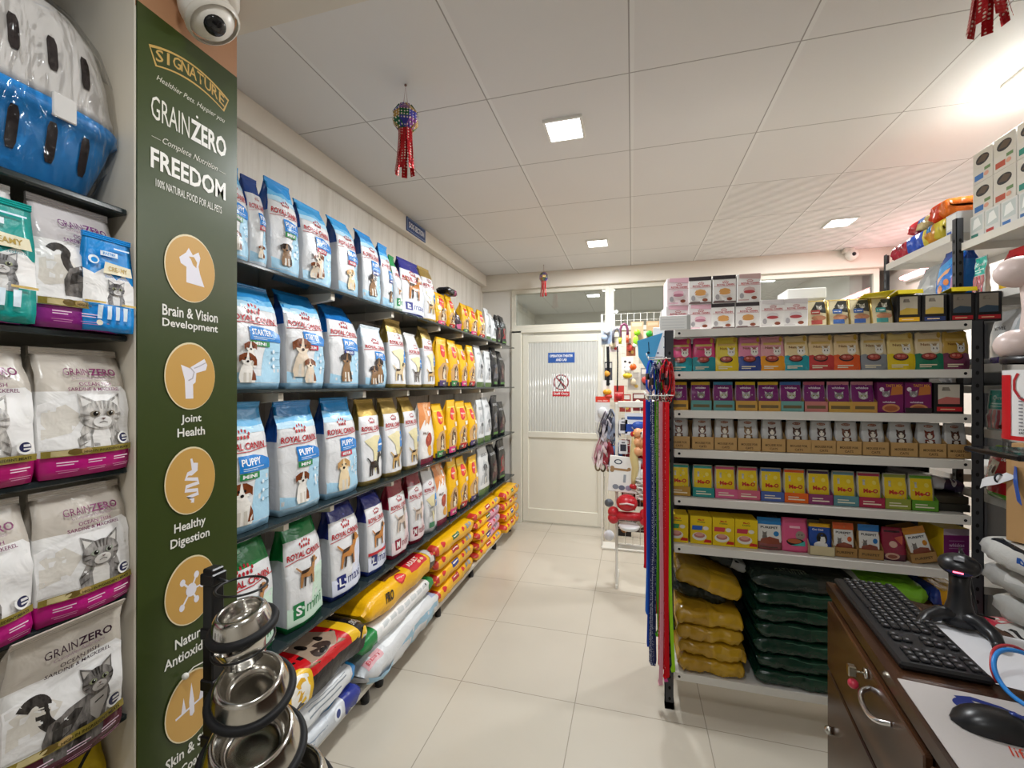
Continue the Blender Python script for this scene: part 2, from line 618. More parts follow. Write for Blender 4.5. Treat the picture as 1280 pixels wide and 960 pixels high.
# ------------------------------------------------------------------ room
def lined(name, base, linecol, px, ox, wx, py, oy, wy, rough=.25, var=.03, edge=None, bumpy=False, axes=('X', 'Y'), spec=.5, xcol=None):
    """surface with a grid of joints; axes of the object's own coordinates"""
    m = bpy.data.materials.new(name)
    m.use_nodes = True
    nt = m.node_tree; L = nt.links.new
    b = nt.nodes['Principled BSDF']
    b.inputs['Roughness'].default_value = rough
    b.inputs['Specular IOR Level'].default_value = spec
    tc = node(nt, 'ShaderNodeTexCoord')
    sp = node(nt, 'ShaderNodeSeparateXYZ')
    L(tc.outputs['Object'], sp.inputs[0])
    def mask(ax, per, off, w):
        a = node(nt, 'ShaderNodeMath', operation='SUBTRACT'); L(sp.outputs[ax], a.inputs[0]); a.inputs[1].default_value = off - per / 2
        d = node(nt, 'ShaderNodeMath', operation='DIVIDE'); L(a.outputs[0], d.inputs[0]); d.inputs[1].default_value = per
        f = node(nt, 'ShaderNodeMath', operation='FRACT'); L(d.outputs[0], f.inputs[0])
        s = node(nt, 'ShaderNodeMath', operation='SUBTRACT'); L(f.outputs[0], s.inputs[0]); s.inputs[1].default_value = .5
        k = node(nt, 'ShaderNodeMath', operation='ABSOLUTE'); L(s.outputs[0], k.inputs[0])
        c = node(nt, 'ShaderNodeMath', operation='LESS_THAN'); L(k.outputs[0], c.inputs[0]); c.inputs[1].default_value = w / per / 2
        return c
    nz = node(nt, 'ShaderNodeTexNoise'); nz.inputs['Scale'].default_value = 1.7; nz.inputs['Detail'].default_value = 6
    L(tc.outputs['Object'], nz.inputs['Vector'])
    cr = node(nt, 'ShaderNodeValToRGB')
    c = lin(base)
    cr.color_ramp.elements[0].position = .3; cr.color_ramp.elements[1].position = .7
    cr.color_ramp.elements[0].color = tuple(x * (1 - var) for x in c[:3]) + (1,)
    cr.color_ramp.elements[1].color = tuple(min(1, x * (1 + var)) for x in c[:3]) + (1,)
    L(nz.outputs['Fac'], cr.inputs['Fac'])
    prev = cr.outputs['Color']
    jobs = []
    if edge:
        jobs.append((mask(axes[0], px, ox - wx / 2 - .002, .006), edge))
    jobs.append((mask(axes[0], px, ox, wx), xcol or linecol))
    jobs.append((mask(axes[1], py, oy, wy), linecol))
    for mk, col in jobs:
        mx = node(nt, 'ShaderNodeMix', data_type='RGBA')
        L(mk.outputs[0], mx.inputs['Factor']); L(prev, mx.inputs['A']); mx.inputs['B'].default_value = lin(col)
        prev = mx.outputs['Result']
    L(prev, b.inputs['Base Color'])
    return m

def embossed(m, x0, y0, dark):
    """tiles beyond x0, y0 carry a small raised lozenge pattern"""
    nt = m.node_tree; L = nt.links.new; b = nt.nodes['Principled BSDF']
    tc = node(nt, 'ShaderNodeTexCoord'); sp = node(nt, 'ShaderNodeSeparateXYZ'); L(tc.outputs['Object'], sp.inputs[0])
    def op(o, a, c):
        q = node(nt, 'ShaderNodeMath', operation=o)
        for k, z in enumerate((a, c)):
            if hasattr(z, 'is_linked'): L(z, q.inputs[k])
            else: q.inputs[k].default_value = z
        return q.outputs[0]
    s = op('MULTIPLY', op('SINE', op('MULTIPLY', sp.outputs['X'], 43.0), 0), op('SINE', op('MULTIPLY', sp.outputs['Y'], 43.0), 0))
    mask = op('MULTIPLY', op('GREATER_THAN', sp.outputs['X'], x0), op('GREATER_THAN', sp.outputs['Y'], y0))
    h = op('MULTIPLY', s, mask)
    bp = node(nt, 'ShaderNodeBump'); bp.inputs['Strength'].default_value = .6; bp.inputs['Distance'].default_value = .012
    L(h, bp.inputs['Height']); L(bp.outputs[0], b.inputs['Normal'])

def streaky(name, base, dark):
    m = bpy.data.materials.new(name); m.use_nodes = True
    nt = m.node_tree; L = nt.links.new; b = nt.nodes['Principled BSDF']; b.inputs['Roughness'].default_value = .7
    tc = node(nt, 'ShaderNodeTexCoord'); mp = node(nt, 'ShaderNodeMapping'); mp.inputs['Scale'].default_value = (1, 9, .8)
    nz = node(nt, 'ShaderNodeTexNoise'); nz.inputs['Scale'].default_value = 1.6; nz.inputs['Detail'].default_value = 7; nz.inputs['Roughness'].default_value = .7
    cr = node(nt, 'ShaderNodeValToRGB'); cr.color_ramp.elements[0].position = .3; cr.color_ramp.elements[1].position = .55
    cr.color_ramp.elements[0].color = lin(dark); cr.color_ramp.elements[1].color = lin(base)
    L(tc.outputs['Object'], mp.inputs[0]); L(mp.outputs[0], nz.inputs['Vector']); L(nz.outputs['Fac'], cr.inputs[0]); L(cr.outputs[0], b.inputs['Base Color'])
    return m

FLOOR_M = lined('floor_tiles', 'c8c0b1', '9d9587', .575, -.26, .004, .58, 2.05, .004, rough=.22, var=.035)
CEIL_M = lined('ceiling_tiles', 'e9e7e5', 'b0aca8', .587, 0.0, .016, .575, 1.75, .005, rough=.75, var=.012, edge='aba7a3', xcol='efeeec', spec=.2)
embossed(CEIL_M, .597, 2.905, '')
CREAM = M('e4dccb', 'paint')
WALLM = M('e3dfd7', 'matte')
FRAMEM = M('e3dfd0', 'paint')
BACKY = 4.62

def slab(name, lo, hi, mat, b=0.0):
    return struct(MB().box(lo, hi, mat, b).build(name))

slab('floor', (-1.8, -2.7, -.1), (2.5, 7.4, 0), FLOOR_M)
slab('ceiling', (-1.8, -2.7, 2.72), (2.5, 7.4, 2.82), CEIL_M)
slab('wall_left', (-1.8, -2.7, 0), (-1.62, 7.4, 2.72), streaky('whitewashed_wall', 'e9e4da', 'd3ccbf'))
slab('wall_right', (2.3, -2.7, 0), (2.5, 7.4, 2.72), M('e2d9cf', 'matte'))
slab('wall_front', (-1.62, -2.7, 0), (2.3, -2.6, 2.72), WALLM)
slab('wall_rear', (-1.62, 7.3, 0), (2.3, 7.4, 2.72), WALLM)
slab('trim_1', (-1.62, 1.035, 2.6), (-1.557, BACKY, 2.72), M('e8e1d4', 'paint'), .003)
slab('trim_2', (-1.62, .60, 2.55), (2.3, 1.035, 2.72), M('e8e0d2', 'paint'), .003)
slab('pillar', (-1.62, .727, 0), (-1.1, .987, 2.55), M('dcd3c2', 'paint'), .004)
slab('trim_3', (-1.1, .727, 2.375), (-1.094, .987, 2.55), M('b98a66', 'paint'))

# back partition
slab('wall_back', (-1.62, BACKY, 0), (-1.28, BACKY + .08, 2.55), WALLM)
mb = MB()
mb.box((-.245, BACKY, 0), (2.3, BACKY + .06, 2.07), M('e2dccb', 'paint'))
struct(mb.build('wall_partition'))
slab('trim_4', (-1.62, BACKY - .07, 2.55), (2.3, BACKY + .1, 2.72), M('e6dfd2', 'paint'), .003)

def ribbed_glass():
    m = bpy.data.materials.new('fluted_glass'); m.use_nodes = True
    nt = m.node_tree; L = nt.links.new; b = nt.nodes['Principled BSDF']
    b.inputs['Base Color'].default_value = (.80, .81, .79, 1); b.inputs['Roughness'].default_value = .09
    b.inputs['Transmission Weight'].default_value = .66; b.inputs['IOR'].default_value = 1.4
    tc = node(nt, 'ShaderNodeTexCoord'); w = node(nt, 'ShaderNodeTexWave', bands_direction='X')
    w.inputs['Scale'].default_value = 14; w.inputs['Distortion'].default_value = 0
    bp = node(nt, 'ShaderNodeBump'); bp.inputs['Strength'].default_value = 1; bp.inputs['Distance'].default_value = .02
    return m
PANE = bpy.data.materials.new('window_glass'); PANE.use_nodes = True
_nt = PANE.node_tree; _nt.nodes.clear()
_o = node(_nt, 'ShaderNodeOutputMaterial'); _t = node(_nt, 'ShaderNodeBsdfTransparent'); _g = node(_nt, 'ShaderNodeBsdfGlossy')
_t.inputs[0].default_value = (.86, .89, .88, 1); _g.inputs['Roughness'].default_value = .02
_x = node(_nt, 'ShaderNodeMixShader'); _l = node(_nt, 'ShaderNodeFresnel'); _l.inputs[0].default_value = 1.9
_nt.links.new(_l.outputs[0], _x.inputs[0]); _nt.links.new(_t.outputs[0], _x.inputs[1]); _nt.links.new(_g.outputs[0], _x.inputs[2]); _nt.links.new(_x.outputs[0], _o.inputs[0])

def frame(mb, x0, x1, z0, z1, w, y0, y1, mat):
    mb.box((x0, y0, z0), (x0 + w, y1, z1), mat, .002); mb.box((x1 - w, y0, z0), (x1, y1, z1), mat, .002)
    mb.box((x0 + w, y0, z1 - w), (x1 - w, y1, z1), mat, .002); mb.box((x0 + w, y0, z0), (x1 - w, y1, z0 + w), mat, .002)

door = bpy.data.objects.new('door_1', None); COL.objects.link(door); struct(door)
mb = MB()
for x0, x1 in ((-1.28, -1.165), (-.275, -.245)):
    mb.box((x0, BACKY - .03, 0), (x1, BACKY + .05, 2.10), FRAMEM, .004)
mb.box((-1.28, BACKY - .03, 2.075), (-.245, BACKY + .05, 2.115), FRAMEM, .004)
struct(mb.build('door_frame', door))
mb = MB()
y0, y1 = BACKY - .005, BACKY + .035
mb.box((-1.155, y0, .02), (-1.095, y1, 2.05), FRAMEM, .003); mb.box((-.345, y0, .02), (-.285, y1, 2.05), FRAMEM, .003)
for z0, z1 in ((.02, .16), (.935, 1.0), (1.97, 2.05)):
    mb.box((-1.095, y0, z0), (-.345, y1, z1), FRAMEM, .003)
mb.box((-1.095, y0 + .014, .16), (-.345, y1 - .01, .935), M('e2decf', 'paint'))
struct(mb.build('door_leaf', door))
mb = MB()
NR = 26
def rib(i, j):
    x = -1.095 + .75 * i / (NR * 6)
    return (x, y0 + .012 - .007 * abs(sin(pi * i / 6)) if j < 2 else y1 - .014, 1.0 if j in (0, 3) else 1.97)
mb.grid(rib, NR * 6, 2, ribbed_glass(), True)
struct(mb.build('fluted_pane', door))
for k, (x0, x1) in enumerate(((-1.28, -.225), (-.225, .95), (.95, 2.13)), 1):
    w = bpy.data.objects.new('window_%d' % k, None); COL.objects.link(w); struct(w)
    mb = MB()
    frame(mb, x0, x1, 2.115 if k == 1 else 2.07, 2.55, .045, BACKY - .02, BACKY + .05, FRAMEM)
    struct(mb.build('window_frame', w))
    struct(MB().box((x0 + .045, BACKY + .012, 2.16 if k == 1 else 2.115), (x1 - .045, BACKY + .018, 2.505), PANE).build('window_pane', w))
slab('wall_divider', (1.95, BACKY + .1, 0), (2.05, 7.3, 2.72), WALLM)

# ------------------------------------------------------------------ lamps
LED = emit('led_panel_glow', (.98, .98, 1), 14)
def ceiling_light(x, y, label, z=2.72, watts=LAMP_W, size=.155):
    o = empty('ceiling_light', (x, y, z), label, 'ceiling light', 'square ceiling lights')
    h = size / 2
    mb = MB(); frame2 = M('f1efe9', 'paint')
    for a, b in (((-h - .012, -h - .012, -.012), (h + .012, -h, 0)), ((-h - .012, h, -.012), (h + .012, h + .012, 0)),
                 ((-h - .012, -h, -.012), (-h, h, 0)), ((h, -h, -.012), (h + .012, h, 0))):
        mb.box(a, b, frame2)
    mb.build('lamp_frame', o)
    MB().box((-h, -h, -.008), (h, h, -.001), LED).build('diffuser', o)
    ld = bpy.data.lights.new('panel_light', 'AREA'); ld.shape = 'SQUARE'; ld.size = size; ld.energy = watts; ld.color = (.955, .985, 1.0)
    lo = bpy.data.objects.new('panel_light', ld); COL.objects.link(lo); lo.parent = o; lo.location = (0, 0, -.02)
    return o
ceiling_light(-.307, 2.044, 'bright square ceiling light nearest the camera, over the aisle')
ceiling_light(-.283, 3.751, 'small bright square ceiling light in front of the glazed door')
ceiling_light(1.492, 3.757, 'square ceiling light among patterned tiles near the white wall camera')
ceiling_light(1.535, 2.141, 'square ceiling light cut off by the photo edge above the aquarium cartons')
ceiling_light(-.30, .22, 'square ceiling light behind the camera by the cat food shelves', watts=LAMP_W * .47)
ceiling_light(-.30, -1.5, 'square ceiling light at the shop front over the aisle', watts=LAMP_W * .4)
for x, y in ((-.5, 5.9), (.9, 5.6)):
    ceiling_light(x, y, 'square ceiling light inside the room behind the glazed partition, ' + ('over the door side' if x < 0 else 'over the far side'), watts=BACK_W)

# a pink-red lit tube on the right wall behind the racks
o = empty('neon_tube', (2.27, 4.05, 2.42), 'pink glowing tube lamp on the far wall behind the corner rack', 'neon lamp')
MB().box((-.02, -.45, -.03), (.03, .45, .03), M('eeeeee', 'paint'), .004).build('backplate', o)
MB().tube([(-.045, -.42, 0), (-.045, .42, 0)], .014, emit('neon_glow', (1, .45, .48), 8), 10).build('glass_tube', o)
ld = bpy.data.lights.new('neon_light', 'AREA'); ld.shape = 'RECTANGLE'; ld.size = .84; ld.size_y = .05; ld.energy = NEON_W; ld.color = (1, .5, .5)
lo = bpy.data.objects.new('neon_light', ld); COL.objects.link(lo); lo.parent = o; lo.location = (-.07, 0, 0); lo.rotation_euler = (0, R(90), R(90))
lo.rotation_euler = (R(90), 0, R(90))

# ------------------------------------------------------------------ signs
def plate(name, W, H, T, ops, col, fin='plas', bord=None):
    mb = MB()
    mb.box((-W / 2, 0, 0), (W / 2, T, H), M(col, fin), min(.002, T * .4))
    decal(mb, ops, lambda x, y: ((x - .5) * W, 0, y * H), fin, base=.0004, step=.0002)
    return mb.mesh(name)
tag(put('section_sign', plate('section_sign', .29, .1, .008, [r(.02, .06, .98, .94, '9fb3d0'), r(.035, .1, .965, .9, '27457f'), t('DOG SECTION', .5, .5, .8, .42, 'f4f4f4', .03)], '27457f'),
        (-1.549, 2.925, 2.612), R(90)), 'blue section sign with white lettering on the beam above the dog food', 'sign')
tag(put('door_sign', plate('door_sign', .29, .11, .006, [t('OPERATION THEATER', .5, .68, .86, .26, 'f4f4f4', .03), t('AND LAB', .5, .3, .4, .26, 'f4f4f4', .03)], '2d5aa5'),
        (-.732, BACKY + .0, 1.745), 0), 'blue rectangular sign with white lettering high on the ribbed glass door', 'sign')
man = [e(.5, .845, .045, .036, '2b2b33'), p([(.44, .80), (.54, .80), (.55, .62), (.45, .62)], '2b2b33'),
       line([(.5, .79), (.37, .70), (.33, .62)], .05, '2b2b33', 1.25), line([(.53, .79), (.62, .70), (.67, .65)], .05, '2b2b33', 1.25),
       line([(.48, .64), (.42, .50), (.33, .40)], .06, '2b2b33', 1.25), line([(.52, .64), (.58, .5), (.66, .39)], .06, '2b2b33', 1.25)]
noent = [r(.02, .02, .98, .98, 'f2f0ee'), e(.5, .63, .42, .34, '8e2a35', 32), e(.5, .63, .35, .283, 'f2f0ee', 32)] + man + \
        [line([(.24, .84), (.76, .42)], .07, '8e2a35', 1.25), r(.04, .03, .96, .235, 'c2232d'), t('Staff Only', .5, .13, .8, .13, 'f4f4f4', .02)]
tag(put('notice_sign', plate('notice_sign', .2, .25, .004, noent, 'f2f0ee'), (-.735, BACKY + .002, 1.378), 0),
    'white notice with crossed-out walking figure and red strip on the door', 'sign')

# banner on the pillar
BY0, BY1, BZ0, BZ1 = .727, .987, .12, 2.385
BW, BH = BY1 - BY0, BZ1 - BZ0
bx = lambda y: (y - BY0) / BW
bz = lambda z: (z - BZ0) / BH
def bt(s, y0, y1, z0, z1, c='f0efe8', bold=.02, shear=0.0, rot=0.0):
    return t(s, bx((y0 + y1) / 2), bz((z0 + z1) / 2), (y1 - y0) / BW, (z1 - z0) / BH, c, bold, shear, rot)
GOLD, TAN = 'c9a45c', 'cda055'
ops = []
cy = .857
arc = lambda y, z0: z0 + .030 * (1 - ((y - cy) / .11) ** 2)
top = [(.751 + .21 * k / 16) for k in range(17)]
bot = [(.766 + .18 * k / 16) for k in range(17)]
ops.append(p([(bx(y), bz(arc(y, 2.3))) for y in top] + [(bx(y), bz(arc(y, 2.251))) for y in bot[::-1]], GOLD))
ops.append(p([(bx(.857 + (y - .857) * .96), bz(arc(y, 2.2955))) for y in top] + [(bx(.857 + (y - .857) * .965), bz(arc(y, 2.2555))) for y in bot[::-1]], '333f18'))
for k, ch in enumerate('SIGNATURE'):
    wid = [.0175, .006, .02, .02, .02, .018, .019, .018, .016][k]
    yc = .7755 + .0202 * k + (.001 if k > 1 else 0)
    ops.append(bt(ch, yc - wid / 2, yc + wid / 2, arc(yc, 2.2635), arc(yc, 2.2925), GOLD, .012, rot=-.06 * (yc - cy) / .0121 * wid / BH))
ops.append(bt('Healthier Pets. Happier you', .768, .948, 2.226, 2.243, 'dcd9cb', 0, .4))
ops.append(bt('GRAIN', .756, .848, 2.133, 2.189, 'e9e6da', .0)); ops.append(bt('ZERO', .851, .952, 2.133, 2.189, 'f3f1ea', .03))
ops.append(e(bx(.868), bz(2.2), .012, .0016, 'f3f1ea', 8))
ops.append(r(bx(.757), bz(2.0895), bx(.778), bz(2.0905), 'd9d6c6')); ops.append(r(bx(.93), bz(2.0895), bx(.951), bz(2.0905), 'd9d6c6'))
ops.append(bt('Complete Nutrition', .782, .926, 2.081, 2.101, 'dcd9cb', 0, .4))
ops.append(bt('FREEDOM', .755, .95, 2.015, 2.064, 'f3f1ea', .026))
ops.append(bt('100% NATURAL FOOD FOR ALL PETS', .766, .938, 1.9745, 1.9935, 'e6e4da', .01))
for (s, y0, y1, z0, z1) in (('Brain & Vision', .781, .926, 1.671, 1.698), ('Development', .781, .926, 1.6385, 1.6645), ('Joint', .826, .879, 1.4005, 1.4255),
                            ('Health', .817, .889, 1.3705, 1.3925), ('Healthy', .809, .891, 1.1265, 1.1555), ('Digestion', .80, .902, 1.0905, 1.1195),
                            ('Natural', .811, .893, .843, .868), ('Antioxidants', .785, .928, .8055, .8305), ('Skin & Shiny', .788, .928, .551, .586), ('Coat', .825, .876, .518, .543)):
    ops.append(bt(s, y0, y1, z0, z1, 'f0eee6', .018))
def circ(zc):
    return [e(bx(.851), bz(zc), .0645 / BW + .006, .0835 / BH + .0012, 'e7d9b4', 40), e(bx(.8522), bz(zc - .001), .0645 / BW, .0828 / BH, TAN, 40)]
def at(zc):     # icon drawing units: 1 = 10 cm about the disc centre
    return lambda x, y: (bx(.851 + x * .1), bz(zc + y * .1))
W1, G1 = 'ece9f2', 'b9b3b8'
ops += circ(1.80); q = at(1.80)
ops += [p([q(-.12, -.37), q(.36, -.40), q(.24, -.08), q(.20, .10), q(.25, .34), q(.20, .48), q(.05, .36), q(-.06, .52), q(-.13, .38), q(-.30, .22), q(-.26, .08), q(-.12, .02)], W1),
        p([q(-.06, .3), q(.08, .32), q(.16, .2), q(.14, .05), q(.05, .12), q(0, .24)], TAN)]
ops += circ(1.5246); q = at(1.5246)
ops += [p([q(-.26, .28), q(-.04, .20), q(.05, -.1), q(.06, -.58), q(-.14, -.58), q(-.16, -.1)], W1), p([q(-.02, .22), q(.36, .46), q(.44, .30), q(.40, .16), q(.14, .08), q(.12, -.16), q(.02, -.24), q(-.08, -.1)], W1),
        line([q(-.02, .22), q(.08, .1), q(.04, -.06), q(-.07, -.12)], .012, G1, BH / BW), line([q(.08, .2), q(.22, .26), q(.4, .36)], .01, G1, BH / BW)]
ops += circ(1.2567); q = at(1.2567)
ops += [p([q(-.02, .55), q(.03, .56), q(.06, .44), q(.18, .42), q(.17, .22), q(.02, .12), q(-.1, .14), q(-.1, .22), q(.02, .26)], W1),
        line([q(-.06, .2), q(-.14, .06), q(.16, .0), q(.2, -.1), q(-.12, -.14), q(-.15, -.24), q(.16, -.28), q(.18, -.38), q(-.1, -.42), q(.05, -.5), q(.03, -.58)], .035, W1, BH / BW)]
ops += circ(.976); q = at(.976)
for dx, dy in ((-.22, .26), (.14, .34), (.3, .02), (.14, -.3), (-.24, -.36)):
    a, b = q(0, 0), q(dx, dy)
    ops += [line([a, b], .018, W1, BH / BW), e(b[0], b[1], .07 / 2.6, .09 / 22.6, W1, 12)]
ops += [e(q(0, 0)[0], q(0, 0)[1], .14 / 2.6, .17 / 22.6, W1, 16)]
ops += circ(.6816); q = at(.6816)
ops += [line([q(-.4, -.12), q(.42, .02)], .02, W1, BH / BW), p([q(-.26, -.08), q(-.2, .3), q(-.14, -.06)], W1), p([q(-.04, -.26), q(-.06, .1), q(.0, .56), q(.07, .1), q(.08, -.24), q(.02, -.3)], W1), p([q(.2, 0), q(.28, .42), q(.34, .02)], W1)]
mb = MB().box((-BW / 2, 0, 0), (BW / 2, .004, BH), M('38451a', 'plas'))
decal(mb, ops, lambda x, y: ((x - .5) * BW, 0, y * BH), 'plas', base=.0003, step=.00005)
tag(put('banner', mb.mesh('banner'), (-1.0935, .857, BZ0), R(90)), 'tall olive green banner with tan discs and white lettering on the pillar', 'banner')

# ------------------------------------------------------------------ cameras on pillar and beam
o = empty('dome_camera', (-1.02, .835, 2.55), 'white dome security camera under the beam above the green banner', 'security camera')
wp = M('e9e4da', 'plas')
MB().lathe([(.0, 0), (.07, 0), (.07, -.08), (.062, -.09), (0, -.09)], wp, 28).build('camera_base', o)
aim = Matrix.Translation((0, 0, -.118)) @ Matrix.Scale(1.15, 4) @ Matrix.Rotation(R(-28), 4, 'Y') @ Matrix.Rotation(R(10), 4, 'X')
mb = MB().sphere((0, 0, 0), .052, wp, 24, 14, mx=aim)
mb.lathe([(.0515, -.02), (.054, -.022), (.054, -.03), (.048, -.034)], M('d8d2c6', 'plas'), 24, mx=aim)
mb.build('dome_ball', o)
MB().lathe([(.0, -.0555), (.018, -.055), (.021, -.05), (.021, -.045)], M('141416', 'glossy'), 20, mx=aim @ Matrix.Rotation(R(-14), 4, 'X') @ Matrix.Rotation(R(-6), 4, 'Y')).build('lens', o)
o = empty('dome_camera', (1.866, 4.53, 2.72), 'small white security camera on the back beam near the pink glow', 'security camera')
MB().box((-.05, -.05, -.04), (.03, .02, 0), wp, .006).build('camera_base', o)
mb = MB().sphere((.01, -.03, -.06), .05, wp, 20, 12); mb.build('dome_ball', o)
MB().sphere((.01, -.07, -.065), .018, M('1c1c20', 'glossy'), 14, 8).build('lens', o)

# ------------------------------------------------------------------ hanging paper lanterns
def sequin(name, h):
    m = bpy.data.materials.new('sequin_' + name); m.use_nodes = True
    nt = m.node_tree; L = nt.links.new; b = nt.nodes['Principled BSDF']
    b.inputs['Metallic'].default_value = .55; b.inputs['Roughness'].default_value = .28
    tc = node(nt, 'ShaderNodeTexCoord'); v = node(nt, 'ShaderNodeTexVoronoi'); v.inputs['Scale'].default_value = 95; v.inputs['Randomness'].default_value = .15
    cr = node(nt, 'ShaderNodeValToRGB'); cr.color_ramp.elements[0].color = (.85, .75, .65, 1); cr.color_ramp.elements[1].color = lin(h)
    cr.color_ramp.elements[0].position = .25; cr.color_ramp.elements[1].position = .33
    bp = node(nt, 'ShaderNodeBump'); bp.inputs['Strength'].default_value = .8; bp.inputs['Distance'].default_value = .004
    L(tc.outputs['Object'], v.inputs['Vector']); L(v.outputs['Distance'], cr.inputs[0]); L(cr.outputs[0], b.inputs['Base Color'])
    L(v.outputs['Distance'], bp.inputs['Height']); L(bp.outputs[0], b.inputs['Normal'])
    return m
SQ = {k: sequin(k, h) for k, h in dict(green='15603a', purple='8a4f96', gold='b98f3c', blue='3f3f9a', red='b3101c').items()}
def lantern(x, y, rz, label, scl=1.0):
    o = empty('paper_lantern', (x, y, 2.72), label, 'hanging decoration', 'hanging sequin lanterns', rz)
    o.scale = (scl, scl, scl)
    MB().tube([(-.008, 0, -.08), (0, 0, -.005), (.008, 0, -.08)], .0012, M('b08c86', 'cloth'), 5).sphere((0, 0, -.004), .005, M('8c6a60', 'plas'), 8, 6).build('string', o)
    cols = ['purple', 'gold', 'green', 'blue', 'purple', 'gold', 'green', 'blue']
    mb = MB()
    for k in range(8):          # upper ring, belt and lower ring of square facets
        a = pi / 4 * k
        for zc, rr, tilt, hh, c in ((-.1, .033, -38, .018, cols[(k + 2) % 8]), (-.128, .041, 0, .018, cols[k]), (-.157, .034, 38, .018, cols[(k + 1) % 8])):
            mx = Matrix.Translation((0, 0, zc)) @ Matrix.Rotation(a, 4, 'Z') @ Matrix.Translation((rr, 0, 0)) @ Matrix.Rotation(R(tilt), 4, 'Y')
            mb.box((-.0015, -.0172, -hh), (.0015, .0172, hh), SQ[c], 0, mx)
    mb.lathe([(.0, -.085), (.02, -.085), (.02, -.17), (0, -.17)], SQ['green'], 8)
    mb.build('lantern_body', o)
    for k in range(7):
        a = 2 * pi * k / 7
        pts = [(.024 * cos(a) * (1 + .6 * j * j / 16), .024 * sin(a) * (1 + .6 * j * j / 16), -.172 - .04 * j + .004 * sin(j * 2 + k)) for j in range(5)]
        MB().ribbon(pts, .021, .0008, SQ['red'], (-sin(a), cos(a), 0)).build('tail', o)
lantern(-.883, 1.573, .4, 'sequin lantern with red tails hanging nearest the green banner', 1.08)
lantern(-.86, 4.3, 1.1, 'small sequin lantern with red tails hanging before the glazed transom', .95)
lantern(.85, 1.345, .2, 'red sequin lantern tails hanging at the top edge above the racks', 1.0)
# ------------------------------------------------------------------ artwork of the packages
class Fig:
    """unit drawing placed on a front: s = width fraction of one unit, asp = front height / width"""
    def __init__(f, cx, cy, s, asp):
        f.cx, f.cy, f.s, f.a = cx, cy, s, asp
    def P(f, pts, c): return ('p', [(f.cx + x * f.s, f.cy + y * f.s / f.a) for x, y in pts], c)
    def E(f, x, y, rx, ry, c, n=14): return e(f.cx + x * f.s, f.cy + y * f.s / f.a, rx * f.s, ry * f.s / f.a, c, n)
    def L(f, pts, w, c): return line([(f.cx + x * f.s, f.cy + y * f.s / f.a) for x, y in pts], w * f.s, c, f.a)

def dog_sit(cx, cy, s, asp, body='f3efe8', patch='8a4b22', nose='1c1614'):
    f = Fig(cx, cy, s, asp); P, E = f.P, f.E
    return [P([(-.34, 0), (.36, 0), (.44, .22), (.30, .7), (.16, .9), (-.16, .9), (-.28, .7), (-.40, .22)], body),
            P([(.2, .1), (.44, .1), (.42, .4), (.3, .62)], patch), P([(-.2, 0), (-.06, 0), (-.05, .45), (-.17, .45)], 'd9d3c8'),
            P([(.06, 0), (.2, 0), (.17, .45), (.06, .45)], 'd9d3c8'), E(0, 1.08, .30, .29, body),
            P([(-.02, 1.36), (-.2, 1.34), (-.3, 1.2), (-.29, 1.02), (-.12, 1.0), (-.06, 1.15)], patch),
            P([(.04, 1.36), (.2, 1.34), (.3, 1.2), (.29, 1.02), (.12, 1.0), (.07, 1.15)], patch),
            P([(-.22, 1.32), (-.42, 1.2), (-.40, .92), (-.28, 1.02)], patch), P([(.22, 1.32), (.42, 1.2), (.40, .92), (.28, 1.02)], patch),
            E(-.12, 1.11, .045, .05, nose, 8), E(.12, 1.11, .045, .05, nose, 8), E(0, .96, .075, .055, nose, 8)]

def dog_stand(cx, cy, s, asp, body='b98046', dark='3b2b22', d=1):
    f = Fig(cx, cy, s, asp)
    P = lambda pts, c: f.P([(d * x, y) for x, y in pts], c); E = lambda x, y, a, b, c, n=12: f.E(d * x, y, a, b, c, n)
    return [P([(-.5, .45), (-.42, .72), (.3, .74), (.42, .6), (.34, .4), (0, .36)], body),
            P([(-.5, .5), (-.34, .55), (-.36, .3), (-.42, 0), (-.52, 0), (-.5, .3)], body), P([(.18, .5), (.36, .5), (.36, 0), (.26, 0)], body),
            P([(-.3, .42), (-.2, .42), (-.26, .02), (-.34, .02)], dark), P([(.08, .42), (.18, .42), (.2, .02), (.12, .02)], dark),
            P([(-.42, .72), (.1, .73), (-.1, .6), (-.44, .58)], dark), P([(.2, .7), (.4, .6), (.56, .85), (.36, 1.02)], body),
            E(.5, .98, .18, .15, body), P([(.58, 1.02), (.78, .96), (.76, .86), (.56, .86)], body), E(.76, .93, .035, .03, dark, 8),
            P([(.34, 1.12), (.46, 1.1), (.42, .86), (.3, .9)], dark), E(.56, 1.03, .022, .022, dark, 6),
            P([(-.5, .66), (-.72, .92), (-.66, .94), (-.42, .72)], body)]

